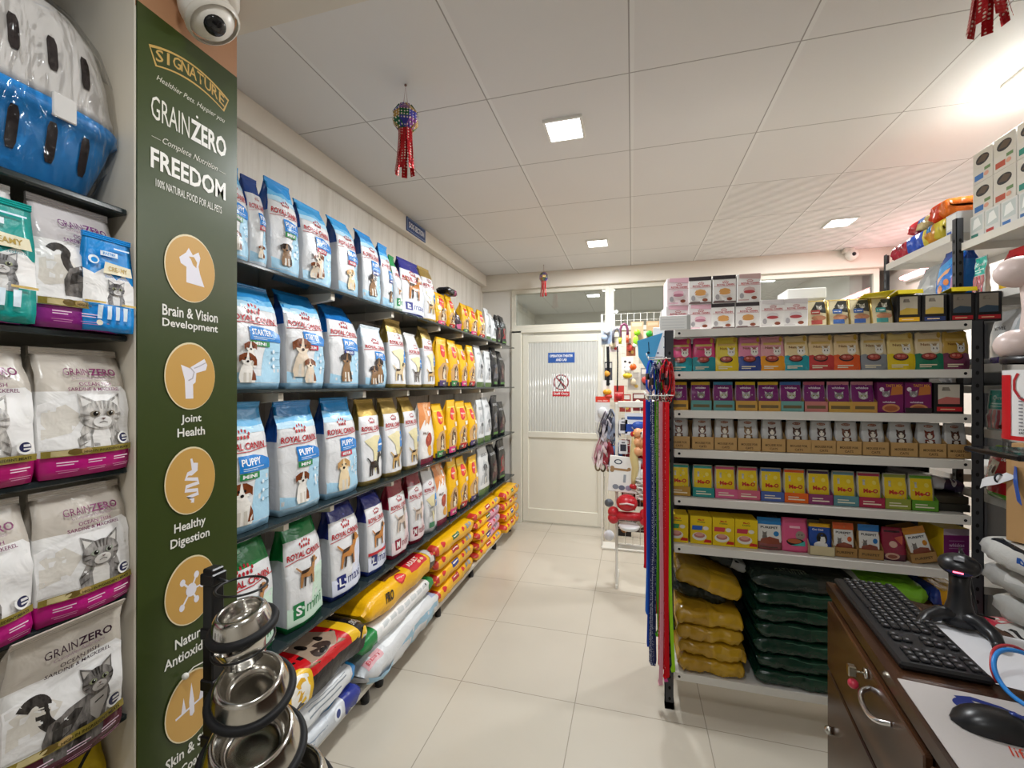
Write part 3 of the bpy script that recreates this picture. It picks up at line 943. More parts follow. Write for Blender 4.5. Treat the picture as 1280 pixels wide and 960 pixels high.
def cat_head(f, x, y, s, c, dk, lt, eye='a9b08a'):
    g = Fig(f.cx + x * f.s, f.cy + y * f.s / f.a, f.s * s, f.a); P, E, L = g.P, g.E, g.L
    o = [P([(-.46, .12), (-.5, .62), (-.12, .38)], c), P([(.46, .12), (.5, .62), (.12, .38)], c),
         P([(-.42, .24), (-.45, .52), (-.22, .36)], lt), P([(.42, .24), (.45, .52), (.22, .36)], lt), E(0, 0, .5, .42, c, 20)]
    for k in (-.16, -.05, .06, .17):
        o.append(P([(k - .025, .4), (k + .025, .4), (k * .7 + .015, .17), (k * .7 - .015, .17)], dk))
    o += [P([(-.48, .06), (-.3, .0), (-.48, -.03)], dk), P([(.48, .06), (.3, .0), (.48, -.03)], dk),
          P([(-.45, -.12), (-.28, -.12), (-.42, -.18)], dk), P([(.45, -.12), (.28, -.12), (.42, -.18)], dk),
          E(0, -.2, .23, .17, lt, 14), E(-.19, .04, .115, .085, eye, 12), E(.19, .04, .115, .085, eye, 12),
          E(-.18, .04, .062, .07, '15130f', 10), E(.18, .04, .062, .07, '15130f', 10), E(-.16, .07, .02, .02, 'f5f5f0', 6), E(.2, .07, .02, .02, 'f5f5f0', 6),
          P([(-.06, -.09), (.06, -.09), (0, -.15)], '6b5450'), L([(-.1, -.23), (0, -.19), (.1, -.23)], .02, '4a423e')]
    return o

def cat_sit(cx, cy, s, asp, c='8d8a86f', dk='56524ff', lt='d8d4ce', eye='a9b08a'):
    f = Fig(cx, cy, s, asp); P, E = f.P, f.E
    return [P([(-.5, -.9), (.52, -.9), (.55, -.5), (.4, 0), (-.36, 0), (-.55, -.5)], c), P([(-.2, -.9), (.2, -.9), (.22, -.4), (.1, -.1), (-.12, -.1), (-.24, -.4)], lt),
            P([(-.5, -.42), (-.3, -.3), (-.5, -.5)], dk), P([(.5, -.42), (.32, -.3), (.5, -.5)], dk), P([(-.52, -.65), (-.3, -.55), (-.52, -.72)], dk),
            P([(.53, -.65), (.34, -.55), (.53, -.72)], dk)] + cat_head(f, 0, .18, 1.0, c, dk, lt, eye)

def cat_stand(cx, cy, s, asp, c='6f6a66f', dk='3c3835f', lt='aaa49d'):
    f = Fig(cx, cy, s, asp); P, E = f.P, f.E
    return [f.L([(q.x, q.y) for q in smooth([(-.7, -.1, 0), (-.98, .3, 0), (-1.06, .62, 0), (-1.0, .92, 0), (-1.14, 1.12, 0), (-1.36, 1.1, 0), (-1.5, .94, 0)], 4)], .3, dk),
            P([(-1.05, -1.0), (-1.1, -.3), (-.95, .2), (-.5, .42), (.1, .52), (.62, .55), (.72, .1), (.55, -.35), (.42, -1.0)], c),
            P([(-.9, -.5), (-.4, -.3), (-.1, .2), (-.3, .3), (-.85, 0)], dk), P([(-.5, -1), (-.2, -.3), (.0, -.3), (-.1, -1)], dk),
            P([(.1, .3), (.62, .4), (.6, .0), (.3, -.5), (.1, -.2)], lt), P([(.24, .12), (.5, .2), (.5, .15), (.24, .07)], dk)] + \
           cat_head(f, .34, .82, .92, c, dk, lt, '8c9070')

def crown(cx, cy, s, asp, c):
    return [e(cx + s * (k - 2) * .22, cy + (.18 - .045 * (k - 2) ** 2) * s * .9 / asp + .1 * s / asp, .07 * s, .09 * s / asp, c, 8) for k in range(5)] + \
           [e(cx + s * (k - 1.5) * .22, cy - .06 * s / asp, .075 * s, .1 * s / asp, c, 8) for k in range(4)]

RED, BLU, LBL = 'b3202c', '1f7fce', 'a9d3ea'
SKY = {'2a8fd4', '2f9ad8', '3ba0dc', '2e9bdc', '1e86cc', '2f8fd0', '1f84cc', '4a9fd6', '1f8ad0', '2391d8'}
def rc(asp, top, kind, lab=None, sz=None, szc=None, dog=None, foot=None, wash=LBL):
    """white dog food bag: crest, red name, arched label, size tag, dog"""
    ops = []
    if wash:
        ops += [p([(.52, .06), (1, .06), (1, .50), (.72, .48), (.62, .34)], wash), p([(0, .06), (1, .06), (1, .15), (.5, .12), (0, .17)], wash)]
    if top in SKY:
        ops += [p([(0, .79), (1, .79), (1, .872), (.8, .85), (.55, .868), (.3, .85), (0, .875)], '69b7e6'), p([(0, .755), (1, .755), (1, .815), (.7, .80), (.35, .82), (0, .805)], 'b9def2')]
    ops += crown(.5, .735, .30, asp, RED)
    ops += [t('ROYAL CANIN', .5, .655, .86, .055, RED, .03), line([(.02, .60), (.3, .615), (.6, .612), (1, .632)], .012, RED, asp)]
    if kind == 'puppy':
        ops += [p([(.36, .455), (1, .455), (1, .535), (.86, .565), (.66, .585), (.36, .585)], BLU), t(lab, .60, .533, .40, .055, 'f4f8fc', .02), r(.42, .483, .86, .489, 'cfe4f5'), r(.42, .468, .7, .473, 'cfe4f5')]
        ops += [r(.36, .40, .74, .45, szc), t(sz, .54, .425, .26, .03, 'f4f4f4', .03)]
        for k in range(3):
            ops += [e(.82, .36 - .07 * k, .03, .03 / asp, 'e9f4fb', 8), r(.86, .355 - .07 * k, .97, .36 - .07 * k, '6b93ad')]
        ops += dog or []
    elif kind == 'adult':
        ops += [p([(0, .05), (1, .05), (1, .22), (.6, .17), (0, .22)], wash or 'eef3ee'), r(.12, .10, .36, .235, szc), t(lab[0], .24, .168, .12, .085, 'f7f7f7', .03),
                t(lab[1], .66, .175, .50, .10, szc, .0)]
        ops += dog or []
    elif kind == 'breed':
        ops += [p([(.1, .52), (.5, .57), (.95, .55), (.7, .40), (.5, .12), (.38, .4)], 'e6dcae')] if foot else []
        if lab:
            ops += [p([(.62, .36), (1, .36), (1, .56), (.8, .55), (.66, .48)], BLU), r(.7, .44, .94, .46, 'eef6fc')]
        ops += dog or []
    return ops

def pedi(asp, c2='d4387a'):
    """yellow dog food bag with red rosette"""
    ops = [e(.5, .74, .25, .25 / asp, 'd22027', 10), e(.5, .74, .2, .2 / asp, 'e8383c', 10), t('Pedigree', .5, .74, .36, .05, 'fbf3e0', .02),
           r(.1, .855, .9, .875, 'f7dc5a')]
    ops += [p([(.12, .14), (.88, .14), (.92, .40), (.6, .5), (.3, .48), (.08, .36)], 'caa06a'), p([(.3, .16), (.7, .16), (.66, .4), (.5, .46), (.34, .4)], '6d4a2c')]
    ops += dog_sit(.5, .16, .34, asp, 'e8d6b6', '4b3020')
    ops += [r(0, .02, 1, .11, '2a2320'), r(.1, .03, .62, .14, c2), t('Adult', .36, .085, .3, .045, 'f6efe0', .02), r(.64, .5, .94, .58, 'f4ead0')]
    return ops

def white_far(asp):
    return [p([(.1, .2), (.9, .2), (.8, .6), (.5, .7), (.25, .55)], 'b8bcc0')] + dog_sit(.5, .2, .42, asp, '8c8f92', '55585c') + [r(0, 0, 1, .12, '55703c'), t('ADULT', .5, .8, .6, .06, '7d8286', .02)]

def black_far(asp, c='8c1f2a'):
    return [p([(.15, .2), (.85, .25), (.75, .62), (.3, .55)], c), t('DOG FOOD', .5, .78, .7, .06, 'c9c9c9', .02), r(.2, .07, .8, .13, '4f7d3a'), e(.5, .42, .18, .16 / asp, '6b5a50')]

def orange_top(asp):
    return [p([(0, .55), (.3, .72), (.6, .62), (1, .78), (1, 1), (0, 1)], 'd98a4e'), p([(.3, .62), (.55, .7), (.8, .98), (.4, .98)], 'e7b183'), e(.52, .38, .24, .24 / asp, 'a63a2a'), e(.46, .41, .1, .1 / asp, 'c9573c'),
            e(.6, .2, .2, .17 / asp, 'e2a23c'), r(0, 0, 1, .09, '7a2038'), t('FRUIT', .3, .5, .3, .04, '6a4a3a', .02)]

def grainzero(asp, cat, foot='c2187e', txt='7c2a5c'):
    ops = [p([(0, .22), (1, .22), (1, .66), (.94, .70), (.7, .69), (.35, .64), (0, .56)], 'f3f1ef'), p([(.02, .30), (.3, .34), (.42, .46), (.26, .56), (.04, .5)], 'e3ddd3')]
    ops += cat
    ops += [r(0, .165, 1, .215, '8f7f35'), r(.08, .17, .3, .21, 'cdbd8a'), e(.3, .195, .07, .025, '6a5624'), e(.42, .195, .06, .025, 'b59860')]
    ops += [t('GRAIN', .41, .815, .28, .055, txt, .0), t('ZERO', .72, .815, .32, .058, txt, .025), t('Complete Nutrition', .57, .763, .46, .03, '9a7c8c', 0, .4),
            t('OCEAN FISH', .57, .718, .36, .028, txt, .01), t('SARDINE & MACKEREL', .57, .677, .58, .027, txt, .01), t('HIGH IN INGREDIENT MEATS', .66, .19, .56, .02, '2e2812', .02)]
    ops += [e(.88, .27, .085, .085 / asp, 'f4f2ee', 20), e(.88, .27, .062, .062 / asp, '2c2f55', 18), p([(.86, .272), (.935, .272), (.93, .29), (.86, .29)], 'e9e6e6'), r(.86, .25, .935, .262, 'e9e6e6')]
    for k, x in enumerate((.22, .52, .82)):
        ops += [r(x - .1, .118, x + .1, .126, 'f3d4e6'), r(x - .1, .1, x + .06, .107, 'f3d4e6'), r(x - .11, .06, x + .11, .064, 'e59cc8'), r(x - .09, .045, x + .1, .049, 'e59cc8')]
    return ops

def treat(asp, c, c2, cat):
    """small cat treat sachet: coloured top wave, kitten, coloured foot with sticks"""
    ops = [p([(0, .5), (0, .62), (.2, .58), (.4, .66), (.62, .55), (.8, .62), (1, .5), (1, .3), (0, .3)], 'f1efec')]
    ops += cat
    ops += [r(.3, .78, .66, .83, 'e3eef5'), t('PASTRY', .48, .805, .26, .03, c, .02), p([(.34, .60), (.94, .60), (.92, .70), (.38, .72)], 'e8dfc0'), t('CREAMY', .64, .655, .4, .05, 'b99b4e', .02),
            t('Bonito & Seafood', .62, .568, .5, .026, c2, .01), r(.58, .87, .92, .885, 'dcefff'), r(0, .28, .36, .30, 'c9a94f'), r(.7, .28, 1, .30, 'c9a94f')]
    for k in range(4):
        ops.append(p([(.2 + .17 * k, .12), (.28 + .17 * k, .12), (.3 + .17 * k, .26), (.21 + .17 * k, .26)], 'd9e8f2'))
    ops += [e(.24, .08, .06, .06 / asp, 'f1ead2'), e(.16, .72, .1, .1 / asp, 'e9f4fa'), e(.17, .715, .06, .06 / asp, c)]
    return ops

def ears_art(asp, top, foot, dish='a8433a'):
    return [p([(0, 0), (1, 0), (1, .42), (.84, .46), (.62, .40), (.36, .38), (.16, .46), (0, .44)], foot), r(.12, .78, .88, .85, 'd9b66a'), t('Naturals', .5, .7, .6, .07, '8a5a2c', .02),
            e(.68, .56, .16, .15 / asp, 'f1ede4'), e(.62, .585, .02, .03, '2a2220', 6), e(.74, .585, .02, .03, '2a2220', 6), p([(.53, .6), (.52, .74), (.62, .68)], 'f1ede4'), p([(.83, .6), (.84, .74), (.74, .68)], 'f1ede4'),
            e(.46, .36, .28, .105, '3a2426'), e(.46, .375, .24, .08, dish), e(.38, .39, .07, .035, 'd98a7c'), e(.54, .385, .07, .035, 'c96a5c'), r(.12, .12, .7, .15, 'e9e0c4'), r(.12, .07, .5, .095, 'e9e0c4'), e(.86, .93, .07, .06, 'c8a13a')]

def purple_art(asp, band, grey='b5b1b4'):
    f = Fig(.52, .50, .44, asp)
    return [r(.04, .02, .96, .985, '7a1a6e'), p([(0, .89), (1, .89), (1, 1), (0, 1)], band), t('whiskas', .5, .79, .56, .075, 'eee4ee', .02)] + cat_head(f, 0, .05, .9, grey, '6d686c', 'e6e2e2', 'c4c86a')

def mousse_art(asp, c='6b4030'):
    return [e(.5, .89, .2, .04, 'a5583c'), t('BELLOTTA', .5, .89, .3, .035, 'f4ece0', .02), e(.5, .62, .2, .16 / asp * 1.2, c), p([(.32, .66), (.3, .78), (.42, .74)], c), p([(.68, .66), (.7, .78), (.58, .74)], c),
            e(.5, .60, .11, .09, 'e9e2d6'), e(.43, .645, .025, .02, '1c1614', 6), e(.57, .645, .025, .02, '1c1614', 6), r(.3, .36, .7, .5, c), e(.5, .43, .12, .06, 'efe9df'), r(.28, .3, .38, .42, '3a2c26'), r(.62, .3, .72, .42, '3a2c26')]

def meo_art(asp, c):
    f = Fig(.28, .62, .16, asp)
    return [r(.07, .2, .93, .88, 'e9c91a'), r(.04, .885, .96, .965, c), t('Me-O', .54, .455, .6, .13, 'c3271f', .05), f.P([(-.3, 0), (.3, 0), (.2, 1.1), (-.2, 1.1)], 'c9c5ba'), f.E(0, 1.2, .35, .32, 'b8b2a6'), f.P([(-.3, 1.3), (-.3, 1.7), (0, 1.4)], 'b8b2a6'), f.P([(.3, 1.3), (.3, 1.7), (0, 1.4)], 'b8b2a6'),
            e(.7, .70, .09, .06, 'f1dc62'), r(.08, .03, .92, .24, c), p([(.2, .2), (.5, .24), (.8, .2), (.78, .1), (.5, .08), (.24, .1)], 'e6e2d8'), e(.68, .2, .16, .07, 'a8382c')]

def pate_art(asp, c):
    return [p([(0, .72), (.3, .66), (.7, .66), (1, .74), (1, 1), (0, 1)], 'e9c91a'), t('Me-O', .5, .88, .3, .07, 'c3271f', .04), t('Delite', .5, .80, .36, .05, '3d5a2c', .02), p([(.06, .5), (.54, .5), (.58, .66), (.08, .66)], c),
            e(.42, .27, .34, .15, 'e6e2da'), e(.42, .31, .26, .10, 'b8736a'), e(.42, .35, .2, .07, 'd79a8c'), e(.72, .58, .13, .07, 'e5ded4'), p([(.6, .05), (.98, .05), (.98, .16), (.7, .18)], 'c3271f'), r(0, 0, 1, .06, 'e9c91a')]

def rcbox(asp, c, meat='c98a4e', dark=False):
    o = [r(0, .86, 1, 1, '3b3336')] if dark else [p([(.1, .86), (1, .80), (1, 1), (.1, 1)], c)]
    o += crown(.55, .74, .26, asp, RED)
    o += [t('ROYAL CANIN', .55, .66, .74, .07, RED, .03), r(.06, .60, .98, .61, RED), e(.52, .40, .28, .14, 'efe7e4'), p([(.26, .40), (.78, .40), (.72, .50), (.52, .54), (.32, .50)], meat if dark else c), e(.52, .36, .24, .06, meat),
          e(.72, .14, .12, .06, '8a4a36'), r(.06, .05, .5, .09, c), e(.2, .22, .09, .1, 'a7a2a4')]
    if dark:
        o.append(r(0, 0, 1, .06, '6e5a58'))
    return o

def gold_art(asp, c):
    f = Fig(.62, .6, .3, asp)
    return [r(.08, .04, .92, .96, 'd7c9a4'), p([(.2, .58), (.92, .5), (.92, .94), (.5, .94)], '3a3a34')] + cat_head(f, 0, .5, .9, 'b7b0a2', '5d574e', 'e5e0d6') + [r(.2, .46, .62, .62, c), r(.25, .52, .56, .55, 'e8e4da'), e(.55, .32, .34, .1, 'b07a5a'), r(.2, .08, .7, .24, c)]

def black_art(asp, strip, paper='c7bfae', low='c88'):
    f = Fig(.4, .62, .3, asp)
    return [r(.12, .3, .86, .94, paper)] + [f.P([(-.5, .5), (.5, .5), (.3, 1), (-.4, 1)], '7d7468'), f.E(.1, .75, .3, .22, '8f867a')] + [p([(.12, .3), (.86, .3), (.86, .5), (.4, .54), (.12, .44)], low), r(.08, .06, .94, .2, strip), r(.2, .11, .7, .14, 'e9c9a0')]

def purepet(asp, c, kraft=False):
    f = Fig(.3, .36, .28, asp)
    o = [] if kraft else [r(.04, .25, .96, .78, 'e3e1dc')]
    return o + [p([(0, .80), (1, .80), (1, 1), (0, 1)], c), r(.05, .28, .95, .79, 'e3e1dc'), t('PUREPET', .5, .70, .7, .065, '23262b', .03)] + [f.P([(-.4, -.2), (.4, -.2), (.3, .5), (-.3, .5)], '6f6a64'), f.E(0, .68, .3, .27, '77726c'), f.P([(-.28, .8), (-.3, 1.15), (-.05, .92)], '77726c'), f.P([(.28, .8), (.3, 1.15), (.05, .92)], '77726c')] + \
        [e(.76, .52, .11, .08, c), p([(.1, .2), (.9, .2), (.86, .36), (.5, .42), (.16, .34)], '8a4430'), r(.1, .08, .8, .11, '4a3a2e')]
# ------------------------------------------------------------------ shelving along the left wall
SHELF_M = M('1f2a2c', 'glossy')
BRK = M('d6d0c2', 'paint')
def glass_shelving(y0, y1, xf, levels, brackets, label, name='glass_shelf_unit'):
    o = empty(name, (-1.62, y0, 0), label, 'shelving')
    d = xf + 1.62
    for li, z in enumerate(levels):
        MB().box((.01, 0, z - .014), (d, y1 - y0, z), SHELF_M, .003).build('shelf', o)
        hb = .045 if not isinstance(brackets, dict) or li < 3 else .026
        for y in (brackets[li] if isinstance(brackets, dict) else brackets):
            mb = MB()
            yy = y - y0
            mb.box((.012, yy - .012, z - .014 - hb), (d * .55, yy + .012, z - .0145), BRK, .003)
            vs = [(d * .55, yy - .012, z - .014 - hb), (d * .55, yy + .012, z - .014 - hb), (d - .02, yy + .012, z - .014 - hb * .65), (d - .02, yy - .012, z - .014 - hb * .65),
                  (d * .55, yy - .012, z - .0145), (d * .55, yy + .012, z - .0145), (d - .02, yy + .012, z - .0145), (d - .02, yy - .012, z - .0145)]
            mb.add(vs, [(0, 3, 2, 1), (4, 5, 6, 7), (0, 1, 5, 4), (1, 2, 6, 5), (2, 3, 7, 6), (3, 0, 4, 7)], BRK)
            mb.build('bracket', o)
    for y in (brackets[2] if isinstance(brackets, dict) else brackets):
        MB().box((.002, y - y0 - .016, .1), (.011, y - y0 + .016, max(levels) + .03), BRK, .002).build('upright', o)
    return o
S1, S2, S3, S4, S0 = 1.91, 1.487, 1.005, .548, .102
dog = glass_shelving(.99, 4.50, -1.22, (S1, S2, S3, S4), {0: (1.083, 1.588, 2.071, 2.66, 3.07, 3.65, 4.07), 1: (1.302, 1.816, 2.238, 2.633, 3.03, 3.46, 3.85), 2: (1.327, 1.583, 2.07, 2.5, 2.853, 3.263, 3.80), 3: (1.327, 1.583, 2.07, 2.5, 2.853, 3.263, 3.80)}, 'dark glass wall shelves full of dog food bags along the aisle')
MB().box((.01, .05, S0 - .03), (.43, 3.42, S0), M('d8d4c8', 'paint'), .004).build('base_board', dog)
for y in (.3, .80, .92, 1.6, 2.2, 2.8, 3.3):
    for x in (.40, .06):
        MB().lathe([(0, 0), (.02, 0), (.022, .02), (.016, .072), (0, .072)], M('17171a', 'plas'), 12, (x, y, 0)).build('foot', dog)
C1, C2, C3, C4, C5, C6 = 1.905, 1.615, 1.312, 1.022, .745, .35
cats = glass_shelving(-.55, .725, -1.12, (C1, C2, C3, C4, C5, C6), (-.3, .12, .50), 'dark glass wall shelves of cat food beside the green banner')

BAGCACHE = {}
def standing(name, label, cat, xyz, rz, W, D, H, zones, ops, grp=None, key=None, **kw):
    k = key or (name, label)
    if k not in BAGCACHE:
        BAGCACHE[k] = bag(name, W, D, H, zones, ops, **kw)
    me, sl = BAGCACHE[k]
    o = tag(put(name, me, (xyz[0], xyz[1], xyz[2] + .0012), rz), label, cat, grp)
    if sl:
        put('top_seal', sl, parent=o)
    return o

# ---- dog food, shelf by shelf (distance along the shelf, width, height)
puppy = dict(mini=('MINI', '2c8a4e'), red=('MEDIUM', 'c1304a'), navy=('MAXI', '2a3f8f'))
def rc_bag(label, y, w, h, zs, top, kind='puppy', lab='PUPPY', sz=None, dog=None, side='e9ecee', foot='9fcdea', wash=LBL, turn=0, grp='white crested dog food bags', seed=0, lean=.0, szc=None, topy=.80):
    asp = h / w
    if sz in puppy:
        szt, szc = puppy[sz]
    else:
        szt = None
    zones = [(0, foot), (.055, 'e4e5e6'), (topy, top)] if foot else [(0, 'e4e5e6'), (topy, top)]
    ops = rc(asp, top, kind, lab, szt, szc, dog, True, wash)
    D = .135
    off = w * .10
    w *= .88
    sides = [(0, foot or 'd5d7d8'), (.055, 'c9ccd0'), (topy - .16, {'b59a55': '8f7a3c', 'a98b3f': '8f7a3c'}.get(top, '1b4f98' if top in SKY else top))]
    kw = dict(sh=.07 + .06 * ((seed * 13) % 5) / 4, bend=(((seed * 29) % 7) - 2) * .035, wr=.008)
    return standing('dog_food_bag', label, 'dog food bag', (-1.25 - D / 2 + .002, y + w / 2 + off, zs), R(90 + (turn or ((seed * 37) % 9 - 5) * 1.1)), w, D, h, zones, ops, grp, seed=seed, lean=lean, sides=sides, nx=10, ny=14, **kw)
jack = lambda a, x=.42, y=.1, s=.42: dog_sit(x, y, s, a, 'f3efe8', '7a3d1d')
beag = lambda a, x=.42, y=.1, s=.42: dog_sit(x, y, s, a, 'ead9c2', '7d4524')
shep = lambda a, x=.42, y=.1, s=.42: dog_sit(x, y, s, a, '8d6a48', '2b211c')
gold = lambda a, x=.42, y=.1, s=.42: dog_sit(x, y, s, a, 'e8d3ac', 'c49a63')
G = 'white crested dog food bags'
TB, TB2 = '2a8fd4', '2f9ad8'
# top shelf
rc_bag('blue-topped white dog food bag half hidden by the banner on the top shelf', 1.075, .115, .335, S1, '3ba0dc', sz='mini', dog=jack(2.9), seed=1, grp=G)
rc_bag('navy-topped dog food bag with red panel at the banner end of the top shelf', 1.192, .075, .33, S1, '22478f', sz='red', dog=beag(4.2), seed=2, grp=G, foot='d8e4ee')
rc_bag('tallest blue puppy food bag with green size tag on the top shelf', 1.275, .150, .368, S1, TB, sz='mini', dog=shep(2.4, .38, .1, .4), seed=3, lean=-.03, grp=G)
rc_bag('blue puppy food bag with two brown pups beside the green-tagged one, top shelf', 1.43, .185, .352, S1, TB2, sz='red', dog=beag(1.9, .4, .1, .42) + beag(1.9, .26, .08, .26), seed=4, grp=G)
rc_bag('blue puppy food bag standing alone with gaps on both sides, top shelf', 1.645, .165, .366, S1, '2e9bdc', sz='red', dog=gold(2.2, .42, .08, .42), seed=5, lean=.02, grp=G)
rc_bag('blue puppy food bag showing a lying brown dog, top shelf', 1.83, .172, .37, S1, '1e86cc', sz='navy', dog=shep(2.1, .36, .1, .46), seed=6, lean=-.03, grp=G)
rc_bag('blue puppy food bag just before the green-cornered one, top shelf', 2.01, .112, .35, S1, TB, sz='navy', dog=shep(3.1, .45, .1, .4), seed=7, grp=G)
rc_bag('slim white bag with green top corner before the navy bag, top shelf', 2.128, .075, .32, S1, '2f8f52', kind='adult', lab=('S', 'mini'), szc='2f8f52', dog=dog_stand(.5, .3, .5, 4), seed=8, foot='cfe6d4', wash='dcefe2', grp=G)
rc_bag('navy-topped large breed dog food bag on the top shelf', 2.215, .262, .345, S1, '2b2f86', kind='adult', lab=('L', 'maxi'), szc='24307f', dog=dog_stand(.5, .3, .5, 1.3, 'b9793a'), seed=9, foot='2b3f92', wash='dfe4f4', grp=G)
rc_bag('gold-topped white dog food bag on the top shelf', 2.485, .165, .36, S1, 'b59a55', kind='breed', dog=dog_stand(.5, .15, .5, 2.2, 'c9a56c'), seed=10, foot='c9ad62', wash=None, grp='gold-topped dog food bags')
# second shelf
rc_bag('blue starter puppy food bag with green size tag nearest the banner, second shelf', 1.08, .25, .372, S2, '2f8fd0', lab='STARTER', sz='mini', dog=jack(1.5, .36, .2, .26) + jack(1.5, .3, .06, .3), seed=11, grp=G)
rc_bag('blue starter puppy food bag with red size tag and large brown-eared dog, second shelf', 1.345, .225, .39, S2, '1f84cc', lab='STARTER', sz='red', dog=beag(1.75, .3, .12, .5) + beag(1.75, .46, .06, .32), seed=12, lean=.05, grp=G)
rc_bag('puppy food bag with navy size tag and crumpled blue top, second shelf', 1.588, .225, .385, S2, '1b6fb8', sz='navy', dog=shep(1.7, .42, .08, .42), seed=13, lean=.06, grp=G)
rc_bag('short puppy food bag with two seated shepherd dogs, second shelf', 1.842, .215, .318, S2, 'd9e6ee', sz='navy', dog=shep(1.5, .5, .08, .44) + shep(1.5, .26, .06, .32), seed=14, grp=G)
for k, (y, w, h) in enumerate(((2.07, .2, .385), (2.28, .185, .33), (2.47, .185, .39))):
    rc_bag(['gold-topped white dog food bag next to the short puppy bag, second shelf', 'lower white dog food bag between two gold-topped ones, second shelf', 'gold-topped white dog food bag next to the yellow bags, second shelf'][k],
           y, w, h, S2, 'b59a55' if k != 1 else 'e6e6e6', kind='breed', lab='x', dog=dog_stand(.42, .1, .46, h / w, ['d7c19a', '6f6a66', 'c9a56c'][k]), seed=15 + k, foot='c9ad62', wash=None, grp='gold-topped dog food bags')
# third shelf
rc_bag('blue puppy food bag with green tag and terrier nearest the banner, third shelf', 1.045, .235, .438, S3, '4a9fd6', sz='mini', dog=jack(1.85, .38, .06, .44), seed=21, grp=G)
rc_bag('blue puppy food bag with green tag and terrier, second on the third shelf', 1.305, .235, .435, S3, '1f8ad0', sz='mini', dog=jack(1.85, .45, .08, .38), seed=22, grp=G, foot='b5dcf2')
rc_bag('blue puppy food bag with red tag and sitting golden puppy, third shelf', 1.558, .245, .44, S3, '2391d8', sz='red', dog=gold(1.8, .42, .06, .42), seed=23, grp=G)
for k, (y, w, h) in enumerate(((1.815, .2, .425), (2.025, .2, .425), (2.235, .19, .425))):
    rc_bag(['gold bag with pale swoosh and black dog beside the golden puppy bag, third shelf', 'gold bag with standing tan dog, middle of three gold ones on the third shelf', 'gold bag next to the orange-topped bag, third shelf'][k],
           y, w, h, S3, ['a98b3f', 'b59a55', 'a98b3f'][k], kind='breed', dog=dog_stand(.5, .1, .5, h / w, ['2b2826', 'c9a05a', 'cfae74'][k]), seed=24 + k, foot='b59a55', wash=None, grp='gold-topped dog food bags')
# fourth shelf
rc_bag('green-topped small breed dog food bag behind the steel bowls, fourth shelf', 1.04, .262, .428, S4, '0f7f3c', kind='adult', lab=('S', 'mini'), szc='1d7f45', dog=dog_stand(.55, .3, .42, 1.6, 'a5713f'), seed=31, foot='1d8a48', wash='cfe8d6', grp=G, topy=.76)
rc_bag('green-topped small breed dog food bag beside the navy bags, fourth shelf', 1.335, .225, .428, S4, '12803e', kind='adult', lab=('S', 'mini'), szc='1d7f45', dog=dog_stand(.5, .36, .4, 1.9, 'b07d4a'), seed=32, foot='1d8a48', wash='cfe8d6', grp=G)
rc_bag('navy-topped large breed dog food bag beside the green bags, fourth shelf', 1.588, .238, .424, S4, '26307c', kind='adult', lab=('L', 'maxi'), szc='1f2c74', dog=dog_stand(.5, .3, .5, 1.8, 'c07f3c'), seed=33, foot='2b3f92', wash='dfe4f4', grp=G)
rc_bag('navy-topped dog food bag with red stripe, fourth shelf', 1.858, .195, .412, S4, '2a3280', kind='adult', lab=('L', 'maxi'), szc='1f2c74', dog=dog_stand(.5, .32, .5, 2.1, 'b9793a') + [r(0, .24, 1, .275, 'c02634')], seed=34, foot='2b3f92', wash='dfe4f4', grp=G)
rc_bag('red-topped medium breed dog food bag beside the navy ones, fourth shelf', 2.07, .225, .418, S4, '8c1730', kind='adult', lab=('M', 'medium'), szc='8f1c36', dog=dog_stand(.5, .32, .5, 1.85, 'd8c6b6', '8c7a6c'), seed=35, foot='a52340', wash='f0dde0', grp=G)
rc_bag('narrower red-topped medium breed dog food bag, fourth shelf', 2.31, .175, .425, S4, '8c1730', kind='adult', lab=('M', 'medium'), szc='8f1c36', dog=dog_stand(.5, .32, .5, 2.4, 'd8c6b6', '8c7a6c'), seed=36, foot='a52340', wash='f0dde0', grp=G)
rc_bag('white dog food bag with small green patch before the orange one, fourth shelf', 2.50, .165, .42, S4, 'd3d6d6', kind='breed', dog=dog_stand(.5, .25, .5, 2.5, 'b9b9b5', '8a8a86') + [r(.2, .08, .6, .16, '3f7f5a')], seed=37, foot=None, wash=None, grp=G)

def far_bag(kind, label, y, w, h, zs, seed, xoff=0, grp=None, d=.10):
    asp = h / w
    w *= .93
    if kind == 'ye': zones, ops = [(0, '231e1c'), (.03, 'f2b90a')], pedi(asp, ['d4387a', 'b3282c', '4a3a6a', '2f7a3f'][seed % 4])
    elif kind == 'wh': zones, ops = [(0, 'd9dcdd')], white_far(asp)
    elif kind == 'or': zones, ops = [(0, 'f0eeec')], orange_top(asp)
    elif kind == 'pk': zones, ops = [(0, '3a2a34')], [p([(.1, .1), (.9, .1), (.9, .4), (.1, .3)], 'c45a86'), t('MEAT', .5, .7, .6, .1, 'd8c6c6', .02)]
    else: zones, ops = [(0, '1a1a1d'), (.93, '2b2b30')], black_far(asp, ['8c1f2a', '5a5a60', '4a1a22'][seed % 3])
    return standing('dog_food_bag', label, 'dog food bag', (-1.25 - d / 2 - xoff, y + w / 2, zs), R(90), w, d, h, zones, ops, grp, key=(kind, seed % 4, round(w, 3), round(h, 3)), seal=False, seed=seed % 4 + 40, nx=6, ny=8, sh=.04 + .05 * (seed % 3), wr=.010, lean=((seed * 7) % 5 - 2) * .03,
                    fin='heavy' if kind == 'bk' else 'film', back=None)
GY = 'yellow dog food bags on the wall shelves'
SH = {S1: 'top shelf', S2: 'second shelf', S3: 'third shelf', S4: 'fourth shelf'}
